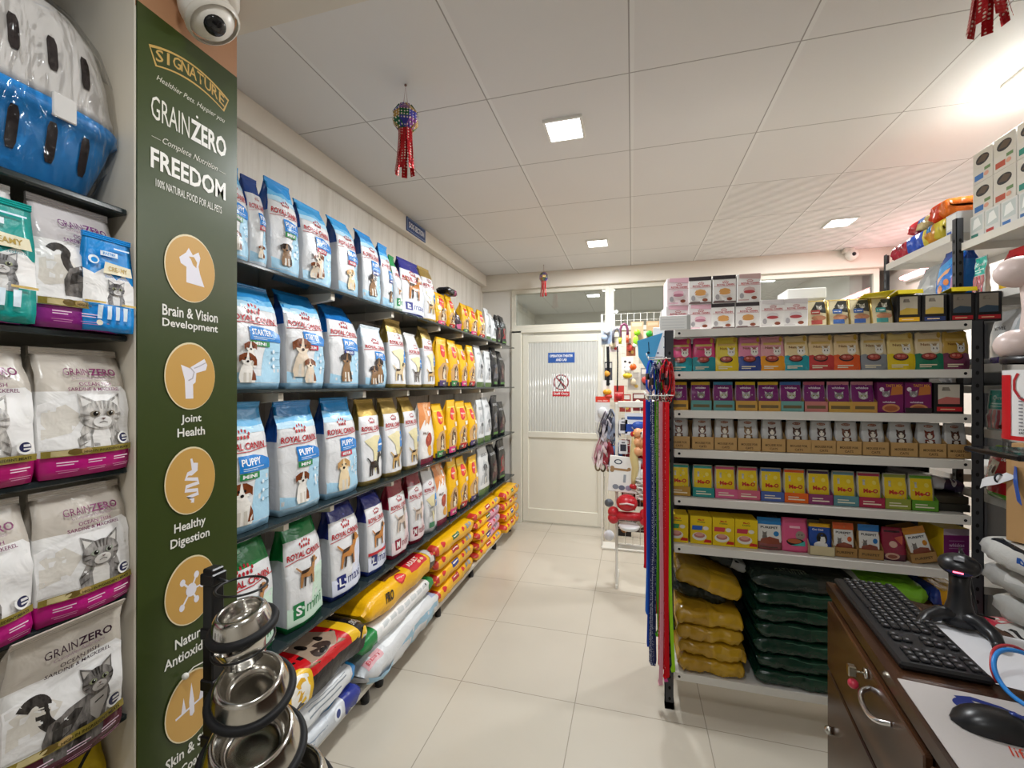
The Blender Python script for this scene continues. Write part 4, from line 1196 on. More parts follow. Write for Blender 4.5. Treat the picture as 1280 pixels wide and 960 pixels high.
rows = {
    S1: [('ye', 2.665, .185, .225), ('ye', 2.862, .13, .245), ('pk', 3.0, .12, .16), ('ye', 3.13, .15, .235), ('ye', 3.29, .19, .245), ('ye', 3.49, .18, .245), ('wh', 3.69, .15, .295), ('wh', 3.85, .14, .275), ('bk', 4.0, .15, .28), ('bk', 4.16, .2, .30)],
    S2: [('ye', 2.675, .20, .345), ('ye', 2.885, .19, .35), ('ye', 3.085, .16, .335), ('ye', 3.255, .17, .34), ('wh', 3.435, .22, .36), ('wh', 3.665, .19, .325), ('bk', 3.865, .21, .375), ('bk', 4.085, .22, .36)],
    S3: [('or', 2.435, .20, .385), ('ye', 2.645, .19, .37), ('ye', 2.845, .19, .39), ('ye', 3.045, .21, .375), ('ye', 3.265, .20, .355), ('wh', 3.475, .17, .37), ('wh', 3.655, .2, .385), ('bk', 3.865, .2, .40), ('bk', 4.08, .24, .33)],
    S4: [('or', 2.675, .18, .415), ('ye', 2.865, .19, .415), ('ye', 3.065, .2, .395), ('ye', 3.275, .22, .37), ('wh', 3.505, .3, .42), ('bk', 3.82, .23, .39), ('bk', 4.06, .26, .41)]}
far_lab = {'ye': ('yellow dog food bag', GY), 'wh': ('white green-footed dog food bag', 'white green-footed bags'), 'bk': ('glossy black dog food bag', 'black dog food bags'),
           'or': ('white bag with orange top and fruit', None), 'pk': ('low dark pouch with pink band', None)}
sd = 0
for zs, L in rows.items():
    cnt = {}
    tot = {k: sum(1 for q in L if q[0] == k) for k, *_ in L}
    for kind, y, w, h in L:
        cnt[kind] = cnt.get(kind, 0) + 1
        n = tot[kind]
        base, g = far_lab[kind]
        pos = '' if n == 1 else (', ' + ('yellow one nearest the banner' if cnt[kind] == 1 else '%s yellow one from the banner' % ORD[cnt[kind]]) if kind == 'ye' else ', the one nearer the banner' if cnt[kind] == 1 else ', the one nearer the door')
        far_bag(kind, '%s on the %s%s' % (base, SH[zs], pos), y, w, h, zs, sd, grp=g); sd += 1
# a black folded pack lying on the yellow bag of the top shelf
far = MB()
tag(put('treat_pack', pillow('treat_pack', .16, .1, .05, [(0, '1b1b20'), (.7, '8c3a5a'), (.9, '1b1b20')], [], seed=3), (-1.31, 2.935, S1 + .252), R(90)), 'small black crumpled pack lying on a yellow bag, top shelf', 'treat pack')

# ---- bags lying on the base board
def lying(label, y0, y1, xf, z, Wd, T, zones, ops, grp=None, seed=0, fin='film', tilt=0, name='dog_food_bag', cat='dog food bag', turn=0, wr=.008, sag=0):
    me = pillow(name, y1 - y0, Wd, T, zones, ops, fin, seed, wr, sag)
    return tag(put(name, me, (xf - Wd / 2, (y0 + y1) / 2, z), rot=(R(tilt), 0, R(90 + turn))), label, cat, grp)
lying('lowest grey-white dog food bag with navy end behind the steel bowls', 1.05, 1.68, -1.15, S0 + .002, .36, .095, [(0, 'cfd2d6'), (.80, '27348a')], [r(.1, .3, .7, .62, 'c2c7cc'), r(.15, .45, .62, .47, '8a96a6'), r(.15, .4, .5, .415, '8a96a6'), e(.73, .42, .04, .1, 'e8edf2'), e(.73, .42, .022, .055, '2b3f80')], seed=1)
lying('grey-white dog food bag with blue end lying on the lowest one', 1.05, 1.66, -1.16, S0 + .1, .35, .105, [(0, 'd3d6d8'), (.93, '2b86c8')], [r(.45, .3, .9, .62, 'dfe2e4'), r(.5, .52, .86, .54, '8e98a2'), r(.5, .44, .86, .46, '8e98a2'), r(.5, .37, .8, .39, '8e98a2'), r(0, .12, 1, .2, '3c9ad4')], seed=2)
lying('big black and red dog food bag with yellow emblem lying above the steel bowls', 1.05, 1.735, -1.15, S0 + .208, .40, .15, [(0, '1a1719')],
      [p([(.28, .42), (.86, .42), (.80, 1), (.26, 1)], 'c3161d'), p([(.8, .42), (.88, .42), (.84, 1), (.76, 1)], 'e6b821'), p([(.48, .62), (.68, .56), (.76, .78), (.66, .98), (.5, .94)], 'a08a76'), e(.60, .72, .07, .11, '3d2f2a'), e(.60, .68, .03, .04, '15110f'), e(.55, .86, .02, .03, '1a1412'), e(.66, .84, .02, .03, '1a1412'),
       p([(.48, .62), (.44, .52), (.54, .54)], '8a6a4a'), p([(.68, .56), (.76, .52), (.72, .62)], '8a6a4a'), e(.36, .44, .10, .26, 'e6b821'), e(.36, .42, .075, .19, 'f2efe6'), p([(.33, .5), (.38, .54), (.41, .44), (.37, .32), (.34, .34), (.37, .42), (.34, .44)], 'd9a51e'), t('CHICKEN', .2, .5, .14, .07, 'cfc8c0', .02), t('DROOLS', .91, .7, .08, .1, 'c9c2ba', .01), e(.94, .38, .035, .12, 'e6b821'), e(.94, .37, .02, .07, 'f2efe6')],
      seed=3, grp=None, wr=.012)
lying('clear plastic-wrapped white and pale blue bag lying lowest by the black feet', 1.70, 2.46, -1.13, S0 + .002, .40, .15, [(0, 'd9dcde')],
      [p([(.02, .12), (.98, .22), (.98, .45), (.5, .44), (.2, .3), (.02, .34)], '9cc4dc'), r(.02, .5, .16, .72, 'd7a3a8'), t('BEST', .09, .6, .11, .1, 'c04a55', .03), p([(.86, .56), (.98, .6), (.98, .86), (.88, .84)], 'aab4d4'), p([(.2, .6), (.8, .66), (.84, .9), (.2, .9)], 'eceff0')], seed=4, wr=.012)
lying('white and green dog food bag lying on the plastic-wrapped bag', 1.68, 2.44, -1.16, S0 + .155, .38, .095, [(0, '12803e'), (.17, 'e6e8e8'), (.88, '12803e')], [r(.22, .38, .84, .62, 'f2f3f3')] + [r(.24 + .09 * k, .42, .31 + .09 * k, .58, 'cfd4d6') for k in range(7)] + [e(.83, .5, .008, .05, '22262a', 8)], seed=5)
lying('yellow dog food bag with red panel and black end lying on the green-ended bag', 1.745, 2.48, -1.17, S0 + .253, .40, .142, [(0, 'f0b410'), (.86, '201c1c')],
      [r(.56, .48, .82, .86, 'c9212c'), t('ADULT', .67, .72, .16, .1, 'f3e6dc', .02), e(.72, .6, .02, .05, 'e3b98a'), e(.77, .62, .02, .05, 'e3b98a'), e(.43, .58, .06, .15, 'd22027', 10), e(.43, .58, .045, .115, 'ea4a48', 10), t('Pedigree', .43, .58, .085, .06, 'fbf3e0', .02), t('PRO', .25, .42, .09, .13, '2a1d12', .04),
       p([(.30, .74), (.5, .74), (.56, .98), (.3, .98)], '6b4526'), e(.42, .88, .05, .07, '2c1d14'), p([(.86, .4), (.93, .4), (.9, .9), (.84, .9)], 'cfc9c2'), r(.9, .5, .95, .6, 'c9212c'), r(.9, .7, .97, .8, 'd8d4cc')], seed=6)
def yel(seed):
    c = ['b3222e', '2a3f8a', 'b3222e', '2f6a3a', 'b3222e'][seed % 5]
    return [e(.16, .5, .04, .11, 'd22027', 10), r(.36, .4, .52, .6, c), r(.38, .47, .5, .53, 'f3e3d0'), e(.64, .5, .03, .09, 'd22027', 10), r(.72, .42, .78, .6, '8a8f98'), r(.80, .42, .86, .6, '9aa0a8'), r(.0, .2, .06, .8, 'c9382c'), r(.955, .2, 1, .8, 'c9382c')]
YC = {}
def ystack(y0, y1, xf, n, T, name, pinks=(), Wd=.36):
    for k in range(n):
        key = (round(y1 - y0, 2), k % 5, k in pinks)
        if key not in YC:
            zones = [(0, 'f2b60e')] if k not in pinks else [(0, 'f2b60e'), (.5, 'd99ab0'), (.93, 'f2b60e')]
            YC[key] = pillow('dog_food_sack', y1 - y0, Wd, T, zones, yel(k), 'film', 10 + k, .008)
        lab = '%s of the sack stack %s' % (('lowest yellow sack' if k == 0 else 'topmost yellow sack' if k == n - 1 else '%s yellow sack from the bottom' % ORD[k + 1]) if k not in pinks else '%s sack, half pink, from the bottom' % ORD[k + 1], name)
        tag(put('dog_food_sack', YC[key], (xf - Wd / 2 + random.uniform(-.012, .012), (y0 + y1) / 2 + random.uniform(-.015, .015), .104 + k * T * 1.0), R(90 + random.uniform(-1.5, 1.5))), lab, 'dog food sack', 'yellow sacks stacked along the aisle')
ystack(2.50, 3.16, -1.165, 4, .097, 'beside the black-ended bag')
ystack(3.19, 3.84, -1.16, 5, .079, 'in the middle of three', (1, 2, 3))
ystack(3.87, 4.36, -1.13, 4, .10, 'by the door')
# near end of the first stack: loose yellow bags standing against it

# ---- cat shelves
kitten = lambda a, x=.62, y=.41, s=.44: cat_sit(x, y, s, a, '8f8b87f', '5a5551f', 'd9d5cf', '9a9f90')
persian = lambda a, x=.62, y=.42, s=.5: cat_sit(x, y, s, a, 'b9b5b0f', '8b8681f', 'e6e3df', '8a8070')
def gz_bag(label, y, w, h, zs, cat, foot='c2187e', txt='7c2a5c', seed=0, lean=0, top='c9c0b4', x=-1.10, d=.10, turn=0):
    return standing('cat_food_bag', label, 'cat food bag', (x - d / 2, y + w / 2, zs), R(90 + turn), w, d, h, [(0, foot), (.165, 'f1efec'), (.66, top)], grainzero(h / w, cat, foot, txt), 'silver-topped cat food bags', seed=seed, lean=lean, nx=10, ny=14, fin='film', wr=.007)
gz_bag('silver and purple cat food bag with grey cat behind the blue sachet', .562, .145, .268, C2, cat_stand(.60, .42, .3, 1.75), '9a2a8c', '6c2a6c', 1, .02, 'c9c4c4')
gz_bag('white cat food bag behind the teal sachet, upper cat shelf', .395, .15, .265, C2, kitten(1.7), '9a2a8c', '6c2a6c', 2, top='dcdad8')
def treat_bag(label, y, w, h, zs, c, c2, seed, x):
    asp = h / w
    return standing('cat_treat_sachet', label, 'cat treat sachet', (x, y + w / 2, zs), R(90), w, .03, h, [(0, c), (.28, 'f1efec'), (.52, c)], treat(asp, c, c2, cat_sit(.62, .42, .34, asp, '8b8a8af', '4e4c4cf', 'd5d3d0')), 'cat treat sachets', prof=POUCHD, seed=seed, wr=.003, seal=True)
treat_bag('teal cat treat sachet on the upper cat shelf', .425, .128, .225, C2 + .001, '0f9a92', '2a7f86', 3, -1.105)
treat_bag('bright blue cat treat sachet beside the banner', .627, .094, .208, C2 + .001, '1d8fdc', '2a6fb0', 4, -1.105)
gz_bag('cat food bag with white persian cat beside the banner, middle shelf', .566, .158, .265, C3, persian(1.8), 'c2187e', seed=5, lean=.03)
gz_bag('cat food bag with white persian cat cut off by the photo edge, middle shelf', .405, .155, .262, C3, persian(1.75, .5), 'b51d6c', seed=6)
gz_bag('cat food bag with tabby kitten beside the banner, below the persian bags', .563, .162, .262, C4, kitten(1.75), 'c41c84', seed=7)
gz_bag('cat food bag with kitten paws cut off by the photo edge, below the persian bags', .40, .158, .262, C4, kitten(1.75, .45), 'c41c84', seed=8)
gz_bag('cat food bag with standing long-tailed grey cat, lowest visible cat shelf', .506, .19, .285, C5, cat_stand(.62, .30, .33, 1.5), '5e1f33', '3a2230', 9, -.22, x=-1.078)
gz_bag('cat food bag with brown foot at the photo edge, lowest visible cat shelf', .30, .183, .25, C5, cat_stand(.6, .30, .33, 1.5), 'a5622c', '3a2230', 10)
standing('cat_litter_bag', 'yellow bag with black diagonal stripe under the long-tailed cat bag', 'bag', (-1.20, .642, C6), R(90), .15, .11, .37, [(0, 'e2c51a')], [line([(0, .62), (1, .92)], .05, '1c1a16', 2.4)], seed=3)

# pet carriers wrapped in film
def lerp_prof(prof, z):
    for (s0, z0), (s1, z1) in zip(prof, prof[1:]):
        if z <= z1:
            return s0 + (s1 - s0) * (z - z0) / max(1e-6, z1 - z0)
    return prof[-1][0]
def carrier(loc, label, rz=0, blue='1f86cf'):
    o = empty('pet_carrier', loc, label, 'pet carrier', 'wrapped pet carriers', rz)
    L, Wd = .53, .33
    def rr(i, n, l, w, q=.42):
        a = 2 * pi * (i + .5) / n
        return math.copysign(abs(cos(a)) ** q, cos(a)) * l / 2, math.copysign(abs(sin(a)) ** q, sin(a)) * w / 2
    def shell(prof, mat, name):
        mb = MB(); n = 48
        def fn(i, j):
            s, z = prof[j]; x, y = rr(i, n, L * s, Wd * s); return (x, y, z)
        mb.grid(fn, n, len(prof) - 1, mat, True, True)
        if prof[0][0] > .05:
            mb.f.append(tuple(range(n))[::-1]); mb.m.append(0); mb.sm.append(False)
        if prof[-1][0] > .05:
            k = (len(prof) - 1) * n; mb.f.append(tuple(k + i for i in range(n))); mb.m.append(0); mb.sm.append(False)
        return mb
    low = [(.76, 0), (.80, .01), (.92, .10), (.955, .135), (1.0, .14), (1.0, .165), (.985, .17)]
    up = [(.98, .17), (.975, .19), (.955, .21), (.93, .27), (.86, .34), (.74, .385), (.55, .405), (.3, .412)]
    lm = shell(low, M(blue, 'plas'), 'lower'); um = shell(up, M('cbc7c2', 'plas'), 'upper')
    dk = M('2c2422', 'matte')
    def slots(mb, prof, z0, z1, s0):
        # flat dark patches painted for the shaded slots along the long and short sides
        for sg in (-1, 1):
            for k in range(-3, 4):
                if k == 0: continue
                x = k * .058
                for (za, zb) in ((z0, z1),):
                    sc = lambda z: lerp_prof(prof, z)
                    zz_ = [za + (zb - za) * q / 6 for q in range(7)]
                    def yy_(xx, zz):
                        cc = min(1, abs(2 * xx / (L * sc(zz)))) ** (1 / .42)
                        return sg * (Wd / 2 * sc(zz) * (1 - cc * cc) ** .21 + .0022)
                    wd = lambda q: .0085 if 0 < q < 6 else .005
                    vs = [(x + sx * wd(q), yy_(x + sx * wd(q), z), z) for q, z in enumerate(zz_) for sx in (-1, 1)]
                    mb.add(vs, [(2 * q, 2 * q + 1, 2 * q + 3, 2 * q + 2) if sg < 0 else (2 * q + 2, 2 * q + 3, 2 * q + 1, 2 * q) for q in range(6)], dk)
            for k in (-1, 0, 1):
                y = k * .05
                def xx_(yy, zz):
                    cc = min(1, abs(2 * yy / (Wd * lerp_prof(prof, zz)))) ** (1 / .42)
                    return sg * (L / 2 * lerp_prof(prof, zz) * (1 - cc * cc) ** .21 + .0022)
                zz_ = [z0 + (z1 - z0) * q / 6 for q in range(7)]
                vs = [(xx_(y + sy * .0075, z), y + sy * .0075, z) for z in zz_ for sy in (-1, 1)]
                mb.add(vs, [(2 * q, 2 * q + 1, 2 * q + 3, 2 * q + 2) if sg > 0 else (2 * q + 2, 2 * q + 3, 2 * q + 1, 2 * q) for q in range(6)], dk)
    slots(lm, low, .045, .125, 0); slots(um, up, .23, .30, 0)
    lm.build('lower_shell', o); um.build('upper_shell', o)
    MB().tube([(-.1, 0, .408), (-.09, 0, .43), (0, 0, .44), (.09, 0, .43), (.1, 0, .408)], .011, M(blue, 'plas'), 10).build('handle', o)
    for k in (-1, 1):
        MB().box((-.02 + k * .13, -.1665, .135), (.02 + k * .13, -.1605, .185), M('cfccc8', 'plas'), .002).build('latch', o)
    wrap = [(.79, -.001), (.85, .02), (.965, .10), (1.015, .14), (1.012, .175), (.975, .28), (.9, .345), (.78, .39), (.6, .42), (.4, .448), (.2, .455)]
    shell(wrap, clear_film('shrink_wrap', amount=.72, rough=.07, bump=1.6, scale=20), 'wrap').build('plastic_wrap', o)
    return o
carrier((-1.285, .480, C1 + .003), 'blue and grey plastic-wrapped pet carrier on the uppermost cat shelf', R(90))
# second carrier behind the beam top, only its blue underside shows
carrier((-1.30, .45, C1 + .458), 'upper blue pet carrier standing on the wrapped one under the beam', R(88)).scale = (.86, .86, .4)
# ------------------------------------------------------------------ slotted-angle display rack
GREYP = M('3a3b3f', 'paint')
WSH = M('dcd9d2', 'paint')
def angle_post(name, parent, x, y, h, sx, sy, z0=0.0, a=.038):
    mb = MB(); th = .003
    xs = sorted((x, x + sx * a)); ys = sorted((y, y + sy * th)); mb.box((xs[0], ys[0], z0), (xs[1], ys[1], h), GREYP)
    xs = sorted((x, x + sx * th)); ys = sorted((y, y + sy * a)); mb.box((xs[0], ys[0], z0), (xs[1], ys[1], h), GREYP)
    dk = M('0c0c0d', 'matte')
    n = int((h - z0 - .06) / .05)
    for k in range(n):
        z = z0 + .05 + k * .05
        cx = x + sx * a * .55
        pts = [(cx + .006 * cos(2 * pi * i / 8), y - sy * .0006, z + .0085 * sin(2 * pi * i / 8)) for i in range(8)]
        mb.add(pts, [tuple(range(8)) if sy > 0 else tuple(range(8))[::-1]], dk)
        cy = y + sy * a * .55
        pts = [(x - sx * .0006, cy + .006 * cos(2 * pi * i / 8), z + .0085 * sin(2 * pi * i / 8)) for i in range(8)]
        mb.add(pts, [tuple(range(8))[::-1] if sx > 0 else tuple(range(8))], dk)
    mb.box((x + min(0, sx * a * 1.1), y + min(0, sy * a * 1.1), z0), (x + max(0, sx * a * 1.1), y + max(0, sy * a * 1.1), z0 + .035), M('151517', 'rubber'), .003)
    return mb.build(name, parent)

def metal_shelf(parent, x0, x1, y0, y1, z, lip=.034, front='y-'):
    mb = MB(); th = .002
    mb.box((x0, y0, z - th), (x1, y1, z), WSH)
    if front == 'y-':
        mb.box((x0, y0, z - lip), (x1, y0 + th, z - th), WSH); mb.box((x0, y1 - th, z - lip), (x1, y1, z - th), WSH)
    mb.box((x0, y0 + th, z - lip), (x0 + th, y1 - th, z - th), WSH); mb.box((x1 - th, y0 + th, z - lip), (x1, y1 - th, z - th), WSH)
    if front != 'y-':
        mb.box((x0, y0, z - lip), (x1, y0 + th, z - th), WSH); mb.box((x0, y1 - th, z - lip), (x1, y1, z - th), WSH)
    dk = M('17171a', 'matte')
    if front == 'y-':
        for x in (x0 + .02, x1 - .02):
            mb.add([(x + .006 * cos(2 * pi * i / 10), y0 - .0006, z - lip * .5 + .006 * sin(2 * pi * i / 10)) for i in range(10)], [tuple(range(10))], dk)
    return mb.build('shelf', parent)

RX0, RX1, RY0, RY1 = .147, 1.329, 2.128, 2.49
RZ = dict(top=1.757, r2=1.565, r3=1.386, r4=1.205, r5=.985, r6=.766, low=.18)
rack = empty('display_rack', (0, 0, 0), 'grey slotted-angle rack with white shelves of cat food pouches', 'display rack')
for x, sx in ((RX0, 1), (RX1, -1)):
    for y, sy in ((RY0, 1), (RY1, -1)):
        angle_post('post', rack, x, y, 1.756, sx, sy)
MB().box((RX0 + .004, RY1 - .0025, .15), (RX1 - .004, RY1 + .0005, 1.755), M('2a2b2e', 'paint')).build('shade_sheet', rack)  # added dark sheet, stands in for the shade behind the goods
for z in RZ.values():
    metal_shelf(rack, RX0 + .042, RX1 - .042, RY0 - .006, RY1 - .004, z)

def item(name, me, label, cat, x, z, y=2.155, grp=None, rz=0, rot=None):
    return tag(put(name, me, (x, y, z), rz, rot=rot), label, cat, grp)
CC = {}
def memo(k, f):
    if k not in CC: CC[k] = f()
    return CC[k]
PY = RY0 + .035

# top shelf: boxes
BW_ = .098
lo_c = [('pink', 'e7b6c4', 'b9788a'), ('pink', 'e7b6c4', 'b9788a'), ('dark', '6e5a58', 'd39a58'), ('dark', '6e5a58', 'd9a866'), ('red', 'd6cfce', 'b3474a'), ('red', 'd6cfce', 'b3474a')]
xs_lo = [.197, .302, .402, .503, .60, .694]
lo_lab = ['pink-fronted cat food box nearest the leash post, lower layer on the rack top', 'pink-fronted cat food box, second from the leash post, lower layer on the rack top', 'dark-topped cat food box standing beside the pink ones, lower layer on the rack top',
          'dark-topped cat food box under the all-white one on the rack top', 'single white cat food box with red meat picture beside the stacked boxes', 'white cat food box with red meat picture beside the gold pouches']
for k, x in enumerate(xs_lo):
    kind, c, meat = lo_c[k]
    h = .118 if k < 4 else .125
    me = memo(('rcbox', kind, h), lambda: carton('cat_food_box', BW_, .13, h, 'efe6e6' if kind == 'pink' else 'ece8e4', rcbox(h / BW_, c, meat, kind == 'dark')))
    item('cat_food_box', me, lo_lab[k], 'cat food box', x, RZ['top'] + .0005, PY + .07, 'boxes on top of the rack', rz=R([6, 1, -1, 0, 1, -2][k]))
hi_lab = ['pink cat food box on the upper layer nearest the leash post', 'dark-topped cat food box on the upper layer beside the pink one', 'dark-topped cat food box on the upper layer beside the all-white one', 'all-white cat food box with red caption on the upper layer']
for k, x in enumerate((.205, .305, .406, .508)):
    kind, c, meat = [('pink', 'e7b6c4', 'b9788a'), ('dark', '6e5a58', 'd39a58'), ('dark', '6e5a58', 'b3744a'), ('red', 'c9a9a4', 'b3474a')][k]
    me = memo(('rcbox', kind, .128), lambda: carton('cat_food_box', BW_, .13, .128, 'f0dfe2' if kind == 'pink' else 'ece8e4', rcbox(1.3, c, meat, kind == 'dark')))
    item('cat_food_box', me, hi_lab[k], 'cat food box', x, RZ['top'] + .1195, PY + .07, 'boxes on top of the rack', rz=R([3, -1, 1, 0][k]))
# a white card clipped over the shelf end
item('price_card', carton('price_card', .135, .004, .066, 'e9e9e7', [r(.06, .1, .8, .12, 'b9bcc0'), r(.06, .3, .8, .32, 'b9bcc0'), r(.06, .5, .8, .52, 'b9bcc0'), r(.06, .7, .8, .72, 'b9bcc0'), r(.88, .0, 1, 1, 'b3b3b0')]),
     'white printed card hanging over the leash end of the rack top', 'card', .19, 1.755, RY0 - .02, rot=(R(-2), 0, R(3)))
gold_lab = ['gold-edged pouch with red patch, nearest the white boxes on the rack top', 'gold-edged pouch with blue patch nearest the red-patched one on the rack top', 'gold-edged pouch with deep blue patch in the middle of the rack top', 'gold-edged pouch with teal patch beside the yellow-lidded tray']
for k, (x, c) in enumerate(((.782, 'b3524a'), (.864, '4a6aa8'), (.942, '3f5fa0'), (1.022, '3f8a86'))):
    me = memo(('gold', c), lambda: bag('cat_food_pouch', .082, .05, .118, [(0, 'b59a55')], gold_art(1.45, c), prof=POUCHD, seed=k, seal=False, wr=.002)[0])
    item('cat_food_pouch', me, gold_lab[k], 'cat food pouch', x, RZ['top'] + .0005, PY + .04, 'gold-edged pouches')
YL = M('e8d21a', 'card')
def lidded(k, x, strip, label, tilt=0, lid=True, paper='c7bfae', low='cfae4a'):
    o = empty('cat_food_box', (x, PY + .05, RZ['top'] + .0005), label, 'cat food box', 'dark boxes at the far end of the rack top', R(tilt))
    put('box_body', memo(('blk', strip), lambda: carton('box_body', .083, .09, .118, '1d1b1c', black_art(1.3, strip, paper, low))), parent=o)
    if lid:
        MB().box((-.043, -.055, 0), (.043, .045, .0015), YL).box((-.043, -.056, -.016), (.043, -.0545, 0), YL).build('lid_flap', o, (0, 0, .128), rot=(R(-10), 0, 0))
    return o
lidded(0, 1.106, 'd9a51e', 'dark cat food box with raised yellow lid and yellow strip on the rack top')
lidded(1, 1.193, '2a3a6a', 'dark cat food box with navy strip beside the yellow-lidded one', lid=False)
lidded(2, 1.281, 'b3222c', 'dark cat food box with red strip and yellow flap, tilted on the rack top', 4, True, '8f867a', '3a4a5a')
lidded(3, 1.37, 'b3222c', 'dark cat food box with red strip and salmon picture hanging over the rack end', 0, False, 'd3ccbe', 'c9706a')
# yellow lid flap lying across the gold pouches, white lidded carton behind
item('carton_flap', MB().box((-.055, -.06, 0), (.055, .06, .002), YL).mesh('carton_flap'), 'loose yellow carton flap lying over the gold pouches', 'carton flap', 1.0, RZ['top'] + .121, PY + .05, rot=(R(-12), R(-6), 0))
o = empty('storage_carton', (.79, 2.40, RZ['top'] + .0005), 'white lidded carton standing behind the pouches on the rack top', 'carton')
MB().box((-.075, -.07, 0), (.075, .07, .155), M('d8d8d4', 'card'), .002).build('carton_body', o)
MB().box((-.08, -.075, .15), (.08, .075, .2), M('e3e3df', 'card'), .003).build('lid', o)

# second shelf: eared pouches
cols2 = [('d9447a', '1f8f9a'), ('d9447a', '1f8f9a'), ('e6cf4a', 'e2c41c'), ('e08aa8', '23408f'), ('e3a3a8', 'e89a1c'), ('ecd6a4', '1f9aa8'), ('ecd0a0', 'c23a3a'), ('ecd0a0', 'e25a22'), ('dccba4', '8a8f96'), ('ead28a', 'e3c81c'), ('ead6b0', '1f7a5a'), ('c9a24a', '7a3a55')]
names2 = ['pink and teal', 'pink and teal', 'all-yellow', 'pink and navy', 'pink and amber', 'cream and teal', 'cream and red', 'cream and orange', 'cream and grey', 'cream and yellow', 'cream and green', 'gold and maroon']
xs2 = [.222, .323, .421, .516, .607, .701, .796, .891, .99, 1.085, 1.183, 1.27]
for k, x in enumerate(xs2):
    W = .097 if k < 11 else .088
    me = bag('cat_food_pouch', W, .045, .150, [(0, cols2[k][1]), (.42, cols2[k][0])], ears_art(1.55, *cols2[k]), prof=POUCHD, seed=k + 3, seal=False, ears=.055, wr=.003, nx=12)[0]
    item('cat_food_pouch', me, '%s cat-eared food pouch on the second shelf down%s' % (names2[k], ', beside the leash post' if k == 0 else ', next to the yellow pouch' if k == 1 else ''), 'cat food pouch', x, RZ['r2'] + .0005, PY + .03, 'cat-eared pouches', rz=R(random.uniform(-3, 3)))

# third shelf: trays of purple pouches
bands = ['e3b91c', 'e3b91c', '3f8fb8', 'e3c01c', 'e3b91c', '3a6fb0', 'c9607a', 'd98a9a', 'd08a9a', 'd4a4ac']
trayc = ['c99a3c', '5f9a98', '5f9a98', 'c79a4a', 'c79a4a', '6aa09a', 'c47a74', 'c9a04a', 'c99a4a', 'c9706a']
xs3 = [.208, .308, .404, .497, .589, .678, .769, .859, .947, 1.038][:9]
for k, x in enumerate(xs3):
    tm = memo(('tray3', trayc[k]), lambda: tray('display_tray', .09, .16, .10, .045, 'b98d52', [r(.0, .0, 1, 1, trayc[k]), r(.1, .3, .9, .6, '6a5a3a')]))
    where = 'beside the leash post' if k == 0 else '%s from the leash post' % ORD[k + 1]
    item('display_tray', tm, '%s display tray of purple pouches on the third shelf, %s' % ({'5f9a98': 'teal', '6aa09a': 'teal', 'c47a74': 'pink', 'c9706a': 'pink'}.get(trayc[k], 'tan'), where), 'display tray', x, RZ['r3'] + .0005, PY + .075, 'trays on the third shelf')
    me = memo(('purple', bands[k], k % 3), lambda: bag('cat_food_pouch', .085, .035, .128, [(0, 'c9b4c4')], purple_art(1.5, bands[k], ['b5b1b4', '8f8a8c', 'c4bfb8'][k % 3]), prof=POUCHD, seed=k, seal=False, wr=.003)[0])
    item('cat_food_pouch', me, '%s-topped purple pouch on the third shelf, %s' % ({'e3b91c': 'yellow', 'e3c01c': 'yellow'}.get(bands[k], 'blue' if bands[k] in ('3f8fb8', '3a6fb0') else 'pink'), where), 'cat food pouch', x, RZ['r3'] + .0032, PY + .025, 'purple pouches in trays')
for k, x in enumerate((1.04, 1.135)):
    ops = [r(.04, .02, .96, .96, '7a1a5e'), p([(.5, .56), (.96, .6), (.96, .86), (.55, .84)], 'c97a3a'), t('TASTY MIX', .62, .88, .62, .09, 'e9a33c', .03), e(.16, .76, .09, .07, 'efe9f0')] + cat_head(Fig(.32, .6, .34, 1.35), 0, 0, .9, '9a969a', '5f5a60', 'd6d2d2') + \
          [t('whiskas', .42, .34, .5, .06, 'eee4ee', .02), e(.5, .14, .34, .14, 'c98a5a'), e(.5, .13, .26, .09, 'a55a3a')]
    if k: ops.append(r(.0, .0, 1, .16, '2b2526'))
    item('cat_food_box', carton('cat_food_box', .092, .1, .128, '6f1a58', ops), 'purple and orange cat food box on the third shelf, ' + ('dark-footed' if k else 'with bowl picture'), 'cat food box', x, RZ['r3'] + .0005, PY + .05)
item('cat_food_box', carton('cat_food_box', .098, .1, .125, '1d1b1c', black_art(1.3, 'c3222c', 'd3ccbe', 'c9706a')), 'black cat food box with red strip at the far end of the third shelf', 'cat food box', 1.238, RZ['r3'] + .0005, PY + .05)

# fourth shelf: kraft trays of white pouches
xs4 = [.213, .315, .411, .508, .605, .703, .797, .89, .986, 1.085, 1.183, 1.27]
for k, x in enumerate(xs4):
    where = 'beside the leash post' if k == 0 else 'the last before the far post' if k == 11 else '%s from the leash post' % ORD[k + 1]
    W = .095 if k < 11 else .086
    tm = memo(('kraft', W), lambda: tray('display_tray', W, .2, .12, .058, 'c09a63', [t('MOUSSE FOR', .5, .52, .72, .17, '5a4427', .02), t('CATS', .5, .24, .34, .17, '5a4427', .02)]))
    item('display_tray', tm, 'kraft display tray of white pouches on the fourth shelf, ' + where, 'display tray', x, RZ['r4'] + .0005, PY + .095, 'kraft trays on the fourth shelf')
    c = ['6b4030', '6b4030', '7d5a44', '8a6a4a', '4a332c', '4a332c', '4a302a', '6b4030', '5a3a30', '4a302a', '7d3a30', '5a3a30'][k]
    me = memo(('mousse', c, W), lambda: bag('cat_food_pouch', W - .012, .04, .138, [(0, 'd2d3d3')], mousse_art(1.6, c), prof=POUCHD, seed=k, seal=False, wr=.003)[0])
    item('cat_food_pouch', me, 'white pouch with brown cat face in kraft tray, ' + where, 'cat food pouch', x, RZ['r4'] + .0032, PY + .03, 'white pouches in kraft trays')

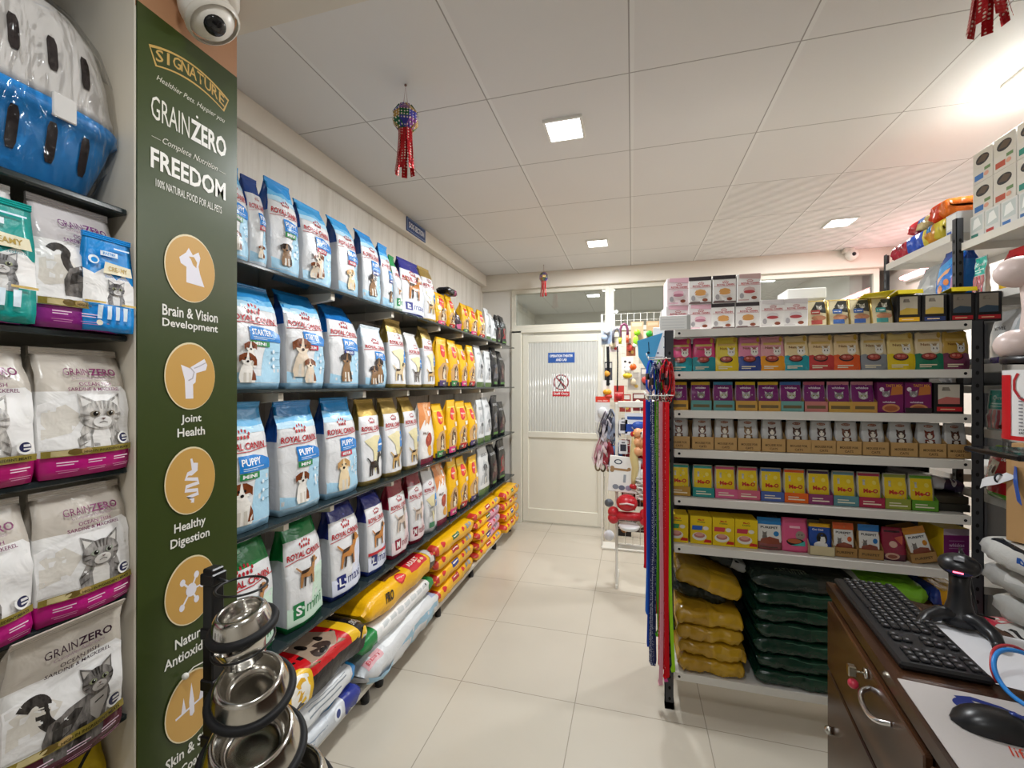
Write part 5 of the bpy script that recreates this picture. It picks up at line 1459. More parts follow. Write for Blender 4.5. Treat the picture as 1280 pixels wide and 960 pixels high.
# fifth shelf: yellow pouches in coloured trays
cols5 = ['b98d3c', '2f8f8a', 'd4628c', 'c9607a', '4a5fa0', 'e2641c', '8a3a6a', '5f8f96', 'a82c4a', '8f9a3c', '5f9a2c']
bands5 = ['1f9a86', '2fa09a', 'c9507a', 'c2486a', '2f62b0', 'e2581c', '3a1f44', '6a8f96', 'a82c4a', '8f9a3c', '5fa02c']
nm5 = ['tan', 'teal', 'pink', 'rose', 'blue', 'orange', 'plum', 'grey-teal', 'crimson', 'olive', 'green']
xs5 = [.216, .318, .413, .506, .601, .694, .786, .88, .973, 1.065, 1.155]
for k, x in enumerate(xs5):
    tm = tray('display_tray', .094, .2, .11, .044, cols5[k], [r(.15, .3, .85, .42, 'e9e0c8'), r(.15, .55, .6, .64, 'e9e0c8')])
    item('display_tray', tm, '%s display tray under a yellow pouch on the fifth shelf' % nm5[k], 'display tray', x, RZ['r5'] + .0005, PY + .095, 'coloured trays on the fifth shelf')
    me = bag('cat_food_pouch', .088, .036, .142, [(0, 'c4bfae')], meo_art(1.6, bands5[k]), prof=POUCHD, seed=k, seal=False, wr=.003)[0]
    item('cat_food_pouch', me, 'yellow cat food pouch with %s top edge on the fifth shelf' % nm5[k], 'cat food pouch', x, RZ['r5'] + .0032, PY + .028, 'yellow pouches in trays')
item('plastic_bag', pillow('plastic_bag', .19, .2, .06, [(0, 'd3d3d6'), (.55, '3a2f4a'), (.95, 'c9c9cc')], [e(.72, .55, .06, .18, 'd9d6da'), e(.72, .55, .035, .1, '4a3a5a')], seed=4), 'white and purple plastic bag lying tilted at the far end of the fifth shelf', 'bag', 1.23, RZ['r5'] + .075, PY + .16, rz=0, rot=(0, R(12), R(8)))
mb = MB()
item('tray_stack', carton('tray_stack', .15, .2, .03, '33312a', []), 'dark flat tray lying at the far end of the fifth shelf', 'tray', 1.245, RZ['r5'] + .0005, PY + .12)
item('tray_stack', carton('tray_stack', .15, .2, .03, '3b3528', []), 'second dark flat tray lying on the lower one, fifth shelf', 'tray', 1.243, RZ['r5'] + .032, PY + .125)
# sixth shelf
for k, (x, c, nm) in enumerate(((.207, '3f8f5a', 'green'), (.308, '2a5fc0', 'blue'), (.403, 'c9444a', 'red'), (.497, 'c23a50', 'crimson'))):
    item('cat_food_box', carton('cat_food_box', .092, .1, .128, 'e3c41a', pate_art(1.4, c)), 'yellow cat food box with %s flag on the sixth shelf' % nm, 'cat food box', x, RZ['r6'] + .0005, PY + .05, 'yellow boxes on the sixth shelf')
item('cat_food_pouch', bag('cat_food_pouch', .1, .05, .138, [(0, '8a4a4a'), (.3, 'e3e1dc'), (.78, '2a7fc0')], purepet(1.4, '2a7fc0'), prof=POUCHD, seal=False, wr=.003)[0], 'blue-topped white pouch beside the yellow boxes, sixth shelf', 'cat food pouch', .594, RZ['r6'] + .0005, PY + .03)
item('cat_food_pouch', bag('cat_food_pouch', .105, .05, .145, [(0, 'dc5a86')], [r(.3, .7, .7, .76, 'f1b8c6'), e(.68, .5, .18, .13, '9a8a80'), e(.62, .52, .02, .02, '1c1614', 6), e(.74, .52, .02, .02, '1c1614', 6), e(.5, .3, .34, .11, '1f1a1c'), e(.46, .33, .26, .07, 'b3603a'), p([(.3, .2), (.85, .2), (.85, .34), (.6, .26)], '3fb0a8')], prof=POUCHD, seal=False, wr=.003, seed=2)[0],
     'bright pink pouch with black bowl picture, sixth shelf', 'cat food pouch', .695, RZ['r6'] + .0005, PY + .03)
tm = tray('display_tray', .095, .16, .11, .04, 'cdbf98', [])
item('display_tray', tm, 'pale cardboard tray holding the blue pouch with black and white cat, sixth shelf', 'display tray', .79, RZ['r6'] + .0005, PY + .07)
item('cat_food_pouch', bag('cat_food_pouch', .086, .04, .128, [(0, 'e6e3da'), (.12, '1f4aa0'), (.88, 'd9a51e')], [e(.56, .52, .24, .2, '1a1a1c'), e(.6, .46, .12, .12, 'efeeea'), e(.5, .3, .3, .12, 'efeeea'), e(.52, .56, .03, .025, 'e8e8e0', 6), e(.66, .56, .03, .025, 'e8e8e0', 6), t('Cat Club', .4, .8, .5, .06, 'f2f2f2', .02)], prof=POUCHD, seal=False, wr=.003)[0],
     'blue pouch with black and white cat in the pale tray, sixth shelf', 'cat food pouch', .79, RZ['r6'] + .0032, PY + .022)
for k, (x, c, nm, ti) in enumerate(((.878, 'd2571f', 'orange', 0), (.971, '2272b8', 'blue', 0), (1.16, 'c9821c', 'amber', -14))):
    o = item('display_tray', memo(('kt6', 0), lambda: tray('display_tray', .092, .14, .12, .04, 'a87f48', [t('PUREPET', .5, .5, .7, .25, '4a3820', .02)])), 'kraft tray holding the %s-topped pouch, sixth shelf' % nm, 'display tray', x, RZ['r6'] + .0005 + (.006 if ti else 0), PY + .07, 'kraft trays on the sixth shelf', rot=(0, R(ti), 0))
    me = bag('cat_food_pouch', .08, .036, .138, [(0, 'a87f48')], purepet(1.6, c, True), prof=POUCHD, seal=False, wr=.003, seed=k)[0]
    item('cat_food_pouch', me, '%s-topped white pouch in a kraft tray, sixth shelf' % nm, 'cat food pouch', x + (.0 if not ti else -.0), RZ['r6'] + .0032 + (.008 if ti else 0), PY + .025, 'pouches in kraft trays', rot=(0, R(ti), 0))
item('cat_food_pouch', bag('cat_food_pouch', .085, .045, .135, [(0, '5a2a3a'), (.2, '8f1f3a')], [e(.4, .14, .3, .1, 'c9a08a'), e(.4, .13, .2, .06, '8a4a3a'), p([(.5, .7), (.9, .76), (.8, .5)], 'c9604a'), r(.1, .85, .8, .9, '3a1522'), e(.45, .5, .16, .1, 'd9b0a0')], prof=POUCHD, seal=False, seed=3)[0], 'maroon pouch with round food picture, sixth shelf', 'cat food pouch', 1.06, RZ['r6'] + .0005, PY + .03)
item('cat_food_box', carton('cat_food_box', .10, .12, .15, 'd2b21c', [r(.0, .0, 1, .82, '7a1f66'), r(.0, .82, 1, 1, 'b9a6b4'), t('whiskas', .5, .55, .6, .1, 'c9a8c4', .02), r(.2, .66, .8, .67, 'c9a8c4'), r(.2, .45, .8, .46, 'c9a8c4')], side='d2b21c'), 'purple box with yellow side above the barcode scanner, sixth shelf', 'cat food box', 1.262, RZ['r6'] + .0005, PY + .08, rz=R(12))
# a few dark packs behind the front rows so that the shelves read as full
for zk, hh in (('r5', .11), ('r6', .09), ('r3', .1)):
    for k in range(5):
        x = .3 + .17 * k
        item('pouch_bundle', memo(('bundle', zk), lambda: pillow('pouch_bundle', .15, .09, hh, [(0, '2a2a2e'), (.5, '4a464a'), (.8, '2c3033')], [], seed=k)), 'clear-wrapped dark bundle behind the front row of the %s shelf' % dict(r5='fifth', r6='sixth', r3='third')[zk], 'bundle', x, RZ[zk] + .0005, 2.42, 'wrapped bundles at the back of the rack shelves')

# bottom shelf
OL = 'b9921f'
for k in range(4):
    item('dog_food_sack', pillow('dog_food_sack', .285, .26, .075, [(0, 'ab8420'), (.5, OL)], [], 'heavy', 20 + k, .014), ['lowest', 'second', 'third', 'fourth'][k] + (' mustard sack on the bottom shelf of the rack' if k == 0 else ' mustard sack up on the bottom shelf of the rack'), 'sack', .345 + [0, .006, -.004, -.008][k], RZ['low'] + .002 + k * .0725, RY0 + .128, 'mustard sacks on the bottom shelf')
item('dog_food_sack', pillow('dog_food_sack', .29, .25, .085, [(0, 'a07f22'), (.5, OL)], [], 'heavy', 25, .012), 'tilted topmost mustard sack on the bottom shelf of the rack', 'sack', .325, RZ['low'] + .375, RY0 + .128, 'mustard sacks on the bottom shelf', rot=(0, R(16), 0))
item('dog_food_sack', pillow('dog_food_sack', .24, .2, .07, [(0, '1f2a24')], [], 'heavy', 26, .01), 'dark sack squeezed between the mustard sacks on the bottom shelf', 'sack', .30, RZ['low'] + .30, RY0 + .19, None, rot=(0, R(12), 0))
for k in range(7):
    ops = [t('CAT LITTER', .4, .82, .3, .1, '8a8f7a', .0)] if k == 6 else [r(.3, .5, .8, .53, '2a5a40')]
    item('litter_sack', pillow('litter_sack', .42, .30, .0715, [(0, '0e3022'), (.5, '123a28')] if k < 6 else [(0, '1c2a24'), (.6, '2a2c26')], ops, 'heavy', 30 + k, .010), '%s dark green glossy sack in the pile on the bottom shelf' % (['lowest'] + ORD[2:7] + ['topmost'])[k], 'sack', .735 + [0, .008, -.006, .004, -.008, 0, -.012][k], RZ['low'] + .002 + k * .070, RY0 + .147, 'dark green sacks on the bottom shelf')
item('plastic_bag', pillow('plastic_bag', .18, .14, .05, [(0, '3a4244'), (.6, 'b9bcbc')], [e(.7, .6, .06, .1, '22262a')], 'heavy', 5), 'crumpled clear and dark bag on top of the mustard sacks', 'bag', .43, RZ['low'] + .455, RY0 + .2, rot=(0, R(20), 0))

# ------------------------------------------------------------------ leashes and collars at the end of the rack
def dots(name, base, dot, scale=160):
    m = bpy.data.materials.new('strap_' + name); m.use_nodes = True
    nt = m.node_tree; b = nt.nodes['Principled BSDF']; b.inputs['Roughness'].default_value = .7
    tc = node(nt, 'ShaderNodeTexCoord'); v = node(nt, 'ShaderNodeTexVoronoi'); v.inputs['Scale'].default_value = scale; v.inputs['Randomness'].default_value = .3
    cr = node(nt, 'ShaderNodeValToRGB'); cr.color_ramp.interpolation = 'CONSTANT'
    cr.color_ramp.elements[0].color = lin(dot); cr.color_ramp.elements[1].color = lin(base); cr.color_ramp.elements[1].position = .3
    nt.links.new(tc.outputs['Object'], v.inputs['Vector']); nt.links.new(v.outputs['Distance'], cr.inputs[0]); nt.links.new(cr.outputs[0], b.inputs['Base Color'])
    return m
STR = {'blue': M('1747b8', 'cloth'), 'navy': dots('navy', '16245a', 'c9d0e0'), 'green': M('5aa826', 'cloth'), 'orange': M('e0501e', 'cloth'), 'pinkdot': dots('pinkdot', 'e8a8bc', '6a2a44', 90),
       'red': M('d3121f', 'cloth'), 'reddot': dots('reddot', 'c4101c', 'e8c8c8', 200), 'magenta': M('e05aa6', 'cloth'), 'lime': M('9fdc2a', 'cloth'), 'black': M('1a1a1e', 'cloth'), 'skyblue': M('2a6fd0', 'cloth'), 'crimson': M('b8102e', 'cloth')}
SNAP = M('c9c6be', 'steel')
def leash(c, label, x, y, ztop, zbot, w=.016, gap=.018, yaw=0, spread=0.0, dx=0.0):
    ztop = 1.457
    x -= .012
    o = empty('leash', (x, y, ztop), label, 'leash', 'leashes hanging at the rack end', R(yaw))
    h = ztop - zbot
    mb = MB()
    pts = []
    n = 10
    for k in range(n + 1):
        u = k / n
        pts.append((.006 * sin(u * 5 + x * 140) * u, -gap / 2 - spread * sin(pi * u) * .5, -.03 - (h - .03 - gap) * u))
    for k in range(1, 8):
        a = pi + pi * k / 8
        pts.append((.002, gap / 2 * cos(a), -(h - gap * .5) + gap / 2 * sin(a)))
    for k in range(n + 1):
        u = 1 - k / n
        pts.append((.012 * u + .006 * sin(u * 6 + x * 131) * u - .004, gap / 2 + spread * sin(pi * u) * .5, -.03 - (h - .03 - gap) * u))
    pts = [(q[0] + dx * min(1, -q[2] / h), q[1], q[2]) for q in pts]
    mb.ribbon(pts, w * 1.15, .0022, STR[c], (1, .25, 0))
    mb.build('strap', o)
    mb = MB().tube([(.0, 0, -.028), (-.006, 0, -.018), (-.006, 0, -.006), (0, 0, 0), (.006, 0, -.006), (.006, 0, -.018)], .0022, SNAP, 6).box((-.005, -.004, -.05), (.005, .004, -.026), SNAP, .001)
    mb.build('snap_hook', o)
    return o
L = [('skyblue', 'bright blue leash on the door side of the bundle', .092, 2.30, 1.44, .34, .016), ('blue', 'broad royal blue leash at the front of the bundle', .088, 2.09, 1.44, .30, .020), ('blue', 'royal blue leash hanging just behind the broad one', .098, 2.20, 1.44, .36, .018),
     ('navy', 'navy dotted leash hanging lowest of the blue ones', .104, 2.075, 1.43, .225, .016), ('navy', 'shorter navy dotted leash behind the royal blue straps', .103, 2.26, 1.43, .27, .015), ('red', 'dark red leash seen behind the blue straps', .082, 2.36, 1.44, .55, .014),
     ('orange', 'orange leash between the blue and green straps', .114, 2.10, 1.44, .45, .016), ('green', 'grass green leash beside the blue straps', .122, 2.075, 1.44, .36, .011), ('pinkdot', 'pale pink leash with dark paw dots', .134, 2.062, 1.43, .15, .015),
     ('red', 'plain red leash nearest the rack post', .158, 2.055, 1.45, .19, .020), ('reddot', 'red leash with pale dots', .146, 2.07, 1.44, .22, .022), ('crimson', 'crimson leash behind the plain red one', .156, 2.14, 1.44, .40, .018),
     ('magenta', 'magenta leash in front of the rack post', .152, 2.09, 1.42, .15, .013), ('lime', 'lime green leash hanging over the mustard sacks', .158, 2.085, 1.40, .20, .013), ('black', 'black leash between the pink and green straps', .134, 2.2, 1.43, .5, .012)]
for k, (c, lab, x, y, zt, zb, w) in enumerate(L):
    leash(c, lab, x, y, zt, zb, w, gap=.02 + .004 * (k % 3), yaw=random.uniform(-30, 40), spread=.004 * (k % 2), dx={'lime': .032, 'magenta': .008, 'red': 0}.get(c, 0))
def collar(c, label, x, y, z, ln=.2, w=.02, yaw=0):
    o = empty('dog_collar', (x, y, z), label, 'dog collar', 'collars hanging above the leashes', R(yaw))
    g = .014
    pts = [(-.001, 0, 0)] + [(-g * (.4 + .6 * sin(pi * k / 9)), .002 * k, -ln * k / 9) for k in range(1, 9)] + [(0, .0, -ln - .004)] + [(g * (.4 + .6 * sin(pi * k / 9)), -.002 * k, -ln * k / 9) for k in range(8, 0, -1)] + [(.001, 0, .0)]
    MB().ribbon(pts, w, .003, STR[c], (.1, 1, 0)).build('strap', o)
    MB().box((-g - .005, -w * .6, -ln * .62), (-g + .004, w * .6, -ln * .42), M('141416', 'plas'), .002).build('buckle', o)
    MB().tube([(.008 * cos(a), 0, -ln - .01 + .008 * sin(a)) for a in [2 * pi * i / 10 for i in range(10)]], .0016, SNAP, 6, True).build('ring', o)
    return o
cl = [('blue', 'royal blue collar nearest the blue triangular tag', .083, 2.13), ('navy', 'navy dotted collar beside the royal blue one', .100, 2.11), ('skyblue', 'bright blue collar behind the navy one', .095, 2.18), ('green', 'green collar between blue and red collars', .122, 2.14), ('black', 'black collar behind the green one', .115, 2.2),
      ('crimson', 'crimson collar beside the green collar', .137, 2.10), ('red', 'red collar in the middle of the red cluster', .150, 2.09), ('reddot', 'dotted red collar next to the rack post', .164, 2.09), ('red', 'red collar behind the dotted one at the rack post', .158, 2.14), ('magenta', 'magenta collar hidden among the red ones', .143, 2.15)]
for k, (c, lab, x, y) in enumerate(cl):
    collar(c, lab, x, y, 1.62 - .012 * (k % 3), .15 + .02 * (k % 3), .02, random.uniform(-35, 35))
# hook rail fixed at the rack end, with white printed card behind and a blue triangular bandana pack
o = empty('hook_rail', (.12, 2.25, 1.64), 'white wire hook rail at the leash end of the rack', 'hook rail')
ww = M('e6e3da', 'paint')
mb = MB()
mb.tube([(.032, -.06, .0), (.032, .2, .0)], .004, ww, 8); mb.build('rail', o)
for k in range(4):
    MB().tube([(.032, -.05 + .05 * k, 0), (-.05, -.12 + .05 * k, -.01), (-.055, -.125 + .05 * k, .012)], .0025, ww, 6).build('hook', o)
MB().tube([(.032, -.22, -.183), (.032, .16, -.183)], .004, ww, 8).build('lower_rail', o)
for k in range(8):
    yk = -.20 + .045 * k
    MB().tube([(.032, yk, -.183), (.06, yk, -.184), (-.058, yk, -.186), (-.06, yk, -.17)], .002, ww, 6).build('hook', o)
for k in range(3):
    yk = -.155 + .045 * k
    MB().tube([(.05, yk, -.016), (-.045, yk, -.02), (-.047, yk, -.005)], .002, ww, 6).build('hook', o)
MB().tube([(.032, -.17, -.016), (.032, -.06, .0)], .003, ww, 6).build('arm', o)
item('printed_card', carton('printed_card', .075, .004, .20, 'ebe9e6', [e(.3 + .4 * (k % 2), .12 + .13 * k, .07, .02, '4a5a7a', 8) for k in range(6)]), 'white card with small blue marks hanging at the rack post', 'card', .135, 1.58, 2.19, rz=R(-8))
mb = MB()
pts = [(-.06, 0, .135), (.055, 0, .17), (-.005, 0, -.03), (-.055, 0, .06)]
vs = [(x, -.004, z) for x, _, z in pts] + [(x, .004, z) for x, _, z in pts]
mb.add(vs, [(3, 2, 1, 0), (4, 5, 6, 7), (0, 1, 5, 4), (1, 2, 6, 5), (2, 3, 7, 6), (3, 0, 4, 7)], M('56a8dc', 'cloth'))
decal(mb, [line([(.48, .5), (.46, .75)], .03, '1c2f4a'), e(.46, .45, .06, .04, '1c2f4a', 8)], lambda x, y: (-.06 + .11 * x, -.004, y * .17), 'cloth')
item('bandana_pack', mb.mesh('bandana_pack'), 'pale blue triangular pack hanging above the blue collars', 'pack', .085, 1.58, 2.165)

# ------------------------------------------------------------------ wire grid displays in the corner
def wire_grid(x0, x1, z0, z1, y, label, step=.05, fr=.004, legs=False, name='wire_grid_stand', thick=None):
    o = empty(name, ((x0 + x1) / 2, y, 0), label, 'display stand')
    cx = (x0 + x1) / 2
    mb = MB()
    n = int(round((x1 - x0) / step)); m = int(round((z1 - z0) / step))
    for k in range(n + 1):
        x = x0 + (x1 - x0) * k / n - cx; mb.tube([(x, 0, z0), (x, 0, z1)], .0016, ww, 5)
    for k in range(m + 1):
        z = z0 + (z1 - z0) * k / m; mb.tube([(x0 - cx, .003, z), (x1 - cx, .003, z)], .0016, ww, 5)
    mb.build('wire_mesh', o)
    if legs:
        for sx, x in ((-1, x0 - cx), (1, x1 - cx)):
            MB().box((x - .02 * (sx < 0) - .0, -.012, 0), (x + .02 * (sx > 0), .012, z1 + .03), ww, .003).build('leg', o)
            MB().box((x - .02 * (sx < 0), -.02, 0), (x + .02 * (sx > 0), .28, .03), ww, .003).build('foot', o)
        MB().box((x0 - cx, -.012, z1), (x1 - cx, .012, z1 + .045), ww, .003).build('top_rail', o)
        MB().box((x0 - cx, -.010, .30), (x1 - cx, .010, .325), ww, .003).build('bottom_rail', o)
    return o
wire_grid(-.10, .32, .33, 1.34, 3.30, 'white wire grid stand of dog toys behind the leashes', .055, legs=True)
g2 = wire_grid(-.27, .42, .95, 2.16, 4.10, 'tall white wire grid against the glazed partition', .06, name='wire_grid_rack')
for x in (-.345, .345):
    MB().box((x - .008, -.008, 0), (x + .008, .008, 2.16), ww, .002).build('post', g2)
MB().box((-.345, -.06, 0), (.345, .1, .02), ww, .004).build('base', g2)
def hang(name, me, label, cat, x, y, z, grp='toys and packs hanging on the wire grids', rz=0, rot=None):
    return tag(put(name, me, (x, y, z), rz, rot=rot), label, cat, grp)
def card_pack(W, H, top, ops, bulge=None):
    """hanging card with euro hole and a toy mounted on it; origin at the top"""
    mb = MB().box((-W / 2, -.001, -H), (W / 2, .001, 0), M(top, 'card'))
    decal(mb, ops, lambda x, y: ((x - .5) * W, -.001, (y - 1) * H), 'card')
    for (bx_, bz_, rr, c, sc) in (bulge or []):
        mb.sphere((bx_, -.012, bz_), rr, M(c, 'plas'), 12, 8, sc)
    return mb.mesh('card_pack')
GYF = 4.085
hang('hanging_pack', card_pack(.1, .17, 'a9b2c0', [r(.1, .05, .9, .5, '8fa0b8'), r(.3, .6, .7, .9, 'd8dde4')], [(0, -.05, .03, 'c9d0d8', (1, .5, 1)), (-.02, -.11, .03, '9fb0c8', (1, .5, 1))]), 'grey-blue pack at the door end of the grid top', 'hanging pack', -.225, GYF, 2.05)
for k, (x, c, lab) in enumerate(((-.215, 'black', 'long black strap hanging on the grid beside the door'), (-.13, 'black', 'thin dark strap hanging beside the long black one'))):
    mb = MB().ribbon([(0, 0, 0), (.004, -.004, -.15), (0, 0, -.36 - .05 * k)], .026 - .014 * k, .003, STR[c]); hang('strap_lead', mb.mesh('strap_lead'), lab, 'strap', x, GYF - .01, 1.86)
def loop_toy(c1, c2, drop=.16):
    mb = MB().tube([(-.03, 0, -drop), (-.032, 0, -.05), (-.02, 0, -.012), (0, 0, 0), (.02, 0, -.012), (.032, 0, -.05), (.03, 0, -drop)], .012, M(c1, 'plas'), 10)
    mb.tube([(.03, -.002, -drop * .65), (.031, -.002, -drop * 1.08)], .014, M(c2, 'plas'), 10)
    return mb.mesh('loop_toy')
hang('loop_toy', loop_toy('7a3a5a', 'e2603a'), 'purple and orange looped leash toy at the top of the wire grid', 'toy', -.07, GYF - .02, 2.06)
hang('loop_toy', loop_toy('6a6a72', 'd3d82a', .13), 'grey and yellow looped toy beside the purple one', 'toy', -.135, GYF - .02, 2.02)
hang('hanging_pack', card_pack(.11, .22, 'c7a987', [r(.1, .8, .9, .95, 'd9c3a4')], [(0.0, -.10, .028, '9adb2a', (1, .6, 1)), (-.012, -.17, .03, 'a4e03a', (.8, .5, 1.5)), (-.02, -.215, .02, 'e3f0e0', (1, .5, 1))]), 'kraft card with lime green toy on the wire grid', 'hanging pack', .045, GYF, 2.08)
hang('hanging_pack', card_pack(.11, .16, 'bfa07a', [r(.1, .75, .9, .92, 'd3bb98')], [(-.03, -.115, .03, '2f9a2a', (1, .6, 1)), (.04, -.095, .032, 'e59a8c', (1, .6, 1))]), 'kraft card with green and pink balls on the wire grid', 'hanging pack', .18, GYF, 2.08)
hang('hanging_pack', card_pack(.08, .15, 'd8d4cc', [], [(0, -.11, .034, 'c3332c', (1, .6, 1))]), 'white card with red ball behind the white printed card', 'hanging pack', .30, GYF, 2.08)
hang('hanging_pack', card_pack(.1, .2, 'efece8', [e(.3, .8, .12, .05, '3a3a3a', 10), e(.7, .75, .12, .05, '3a3a3a', 10), r(.2, .5, .8, .56, '9a9a9a')], [(0, -.17, .035, 'e0c02a', (1.2, .6, .7)), (.0, -.12, .03, 'e8e4d8', (1, .6, 1)), (.05, -.09, .03, 'e8641c', (1, .7, 1))]), 'white card with orange and yellow toys in the middle of the wire grid', 'hanging pack', -.04, GYF, 1.76)
hang('hanging_pack', card_pack(.1, .17, 'efece8', [e(.5, .8, .16, .07, '4a4a4a', 10)], [(-.01, -.11, .034, 'e09a1c', (1.2, .6, .8)), (0, -.15, .03, 'c33a2a', (1.2, .6, .7))]), 'white card with yellow and red toy at the door end of the grid', 'hanging pack', -.21, GYF, 1.55)
hang('hanging_pack', card_pack(.09, .15, 'c43a34', [r(.1, .5, .9, .6, 'e3a09a')], [(.0, -.1, .03, 'b3222c', (1, .5, 1))]), 'red pack between the two white toy cards', 'hanging pack', -.115, GYF, 1.50)
hang('hanging_pack', card_pack(.13, .24, 'd9dada', [r(0, .78, 1, 1, 'd9402e'), t('DOG TOY', .5, .83, .7, .06, 'f0e0d8', .02)], [(0, -.15, .04, 'd0d3d6', (1.1, .4, 1.3))]), 'clear pack with red header hanging nearest the door handle side', 'hanging pack', -.26, GYF - .02, 1.40)
hang('hanging_pack', card_pack(.08, .2, 'c9b0b0', [], [(0, -.1, .03, 'b98a8a', (1, .5, 2))]), 'pale pink pack on the wire grid behind the blue collars', 'hanging pack', .16, GYF, 1.62)
# more packs: a second layer between the ones in front
extra = [(-.16, 1.95, .09, .14, 'd8c9c9', 'pale pink'), (-.01, 1.93, .08, .16, '9a5a3a', 'rust brown'), (.11, 1.86, .1, .16, 'b9b3a6', 'grey beige'), (.24, 1.86, .1, .18, 'a6a29a', 'stone grey'), (.02, 1.62, .11, .16, 'c9c4ba', 'pale beige'), (.12, 1.66, .09, .2, '8f8a86', 'dull grey'),
         (.25, 1.6, .11, .2, '6a3a3a', 'maroon'), (-.06, 1.42, .1, .16, 'a8443a', 'brick red'), (.06, 1.43, .11, .16, '7a2a2c', 'dark red'), (.19, 1.42, .1, .18, '5a5450', 'charcoal'), (.31, 1.44, .09, .2, 'c4b8a0', 'sand'), (-.21, 1.72, .07, .2, '4a4a50', 'dark grey')]
for k, (x, z, w, h, c, nm) in enumerate(extra):
    hang('hanging_pack', card_pack(w, h, c, [r(.1, .72, .9, .94, 'dcd8d0'), e(.4, .4, .22, .2, ['e6e0d4', '3a3436', 'c98a4a', 'd9d4cc'][k % 4], 10), e(.66, .22, .16, .1, ['b3342c', 'd9b45a', '6a6f7a'][k % 3], 10)], [(-.01, -h * .55, .026, ['d9c9a8', 'c4443a', '7a7f8a', 'e0a03c'][k % 4], (1, .5, 1.2))]), nm + ' carded pack behind the front row on the tall wire grid', 'hanging pack', x, GYF + .006, z)
extra2 = [(.03, 1.26, .06, .12, '3a3f4a', 'dark slate'), (.20, 1.27, .08, .13, '2a2426', 'black'), (.31, 1.26, .08, .14, 'c9a53a', 'mustard'), (.03, 1.1, .06, .14, '8a2a34', 'wine red'), (.24, 1.0, .09, .16, '6a4a3a', 'brown'), (.32, .9, .08, .16, '4a5a6a', 'steel blue'), (.05, .72, .1, .14, '5a3a2c', 'dark brown'),
          (.16, .74, .1, .13, '3a2c28', 'black brown'), (.30, .73, .09, .14, 'b35a2a', 'orange brown'), (.13, .56, .12, .14, '4a3430', 'dark maroon'), (.02, .50, .1, .12, '3c3836', 'near black'), (.22, .46, .12, .12, '55504c', 'grey brown')]
for k, (x, z, w, h, c, nm) in enumerate(extra2):
    hang('hanging_pack', card_pack(w, h, c, [r(.12, .78, .88, .95, 'cfcac2'), e(.5, .42, .25, .2, ['d9d2c4', 'b3763a', '8a8f96'][k % 3], 10)]), nm + ' carded pack behind the toys on the front stand', 'hanging pack', x - .075, 3.318, z)
# harness bundle at the door end
def harness(c1, c2):
    mb = MB()
    for k in range(4):
        a = k * .7; ox = .02 * cos(a * 2.1); oy = .02 * sin(a)
        mb.ribbon([(ox * .3, oy, 0), (ox - .03, oy, -.08), (ox - .05, oy + .01, -.16), (ox - .03, oy, -.22), (ox + .02, oy, -.2), (ox + .035, oy, -.1), (ox * .3, oy + .004, 0)], .022, .004, M(c1 if k % 2 else c2, 'cloth'), (.2 * cos(a), 1, .1))
    for k in range(5):      # folded padded panels
        a = k * 1.9
        def fn(i, j, a=a, k=k):
            u, v = i / 6 - .5, j / 6 - .5
            x = u * .085 * (1 - .5 * v); z = -.15 + .02 * sin(a) + v * .12; y = -.02 - .012 * k + .014 * sin(5 * u + a) + .012 * cos(6 * v + a)
            return (x * cos(a * .3) + .022 * cos(a) - y * sin(a * .3) * .4, y, z + .02 * sin(u * 6 + a))
        q = len(mb.v)
        mb.grid(fn, 6, 6, M(c1 if k % 2 else c2, 'cloth'), True)
        mb.grid(lambda i, j, fn=fn: (fn(6 - i, j)[0], fn(6 - i, j)[1] + .006, fn(6 - i, j)[2]), 6, 6, M(c1 if k % 2 else c2, 'cloth'), True)
    return mb.mesh('dog_harness')
hang('dog_harness', harness('c48a98', 'e3d3d4'), 'dusty pink dog harness hanging out towards the door', 'dog harness', -.235, 3.42, 1.10)
hang('dog_harness', harness('d8b0bc', '9a3a44'), 'pale pink dog harness beside the dusty pink one', 'dog harness', -.19, 3.40, 1.13)
hang('dog_harness', harness('6a8fc0', '3f5f96'), 'blue dog harness hanging behind the pink ones', 'dog harness', -.125, 3.38, 1.10)
hang('dog_harness', harness('3a3a46', '8a92a6'), 'dark grey dog harness in clear wrap above the pink ones', 'dog harness', -.155, 3.40, 1.32)
hang('dog_harness', harness('5a5560', 'c9c4cc'), 'grey and white harness below the red-header pack', 'dog harness', -.2, 3.43, 1.30)
for k in range(4):
    mb = MB().tube([(.018 * cos(a), 0, .03 * sin(a)) for a in [2 * pi * i / 14 for i in range(14)]], .007, M(['8a7a60', '6f5f4a', 'a08f70', '7a6a52'][k], 'cloth'), 8, True)
    hang('rope_ring', mb.mesh('rope_ring'), 'brown rope ring below the pink harness, %s from the door' % ORD[k + 1], 'rope toy', -.255 + .04 * k, 3.41, .872 - .004 * (k % 2), 'rope rings under the harnesses', rz=R(30 * k))
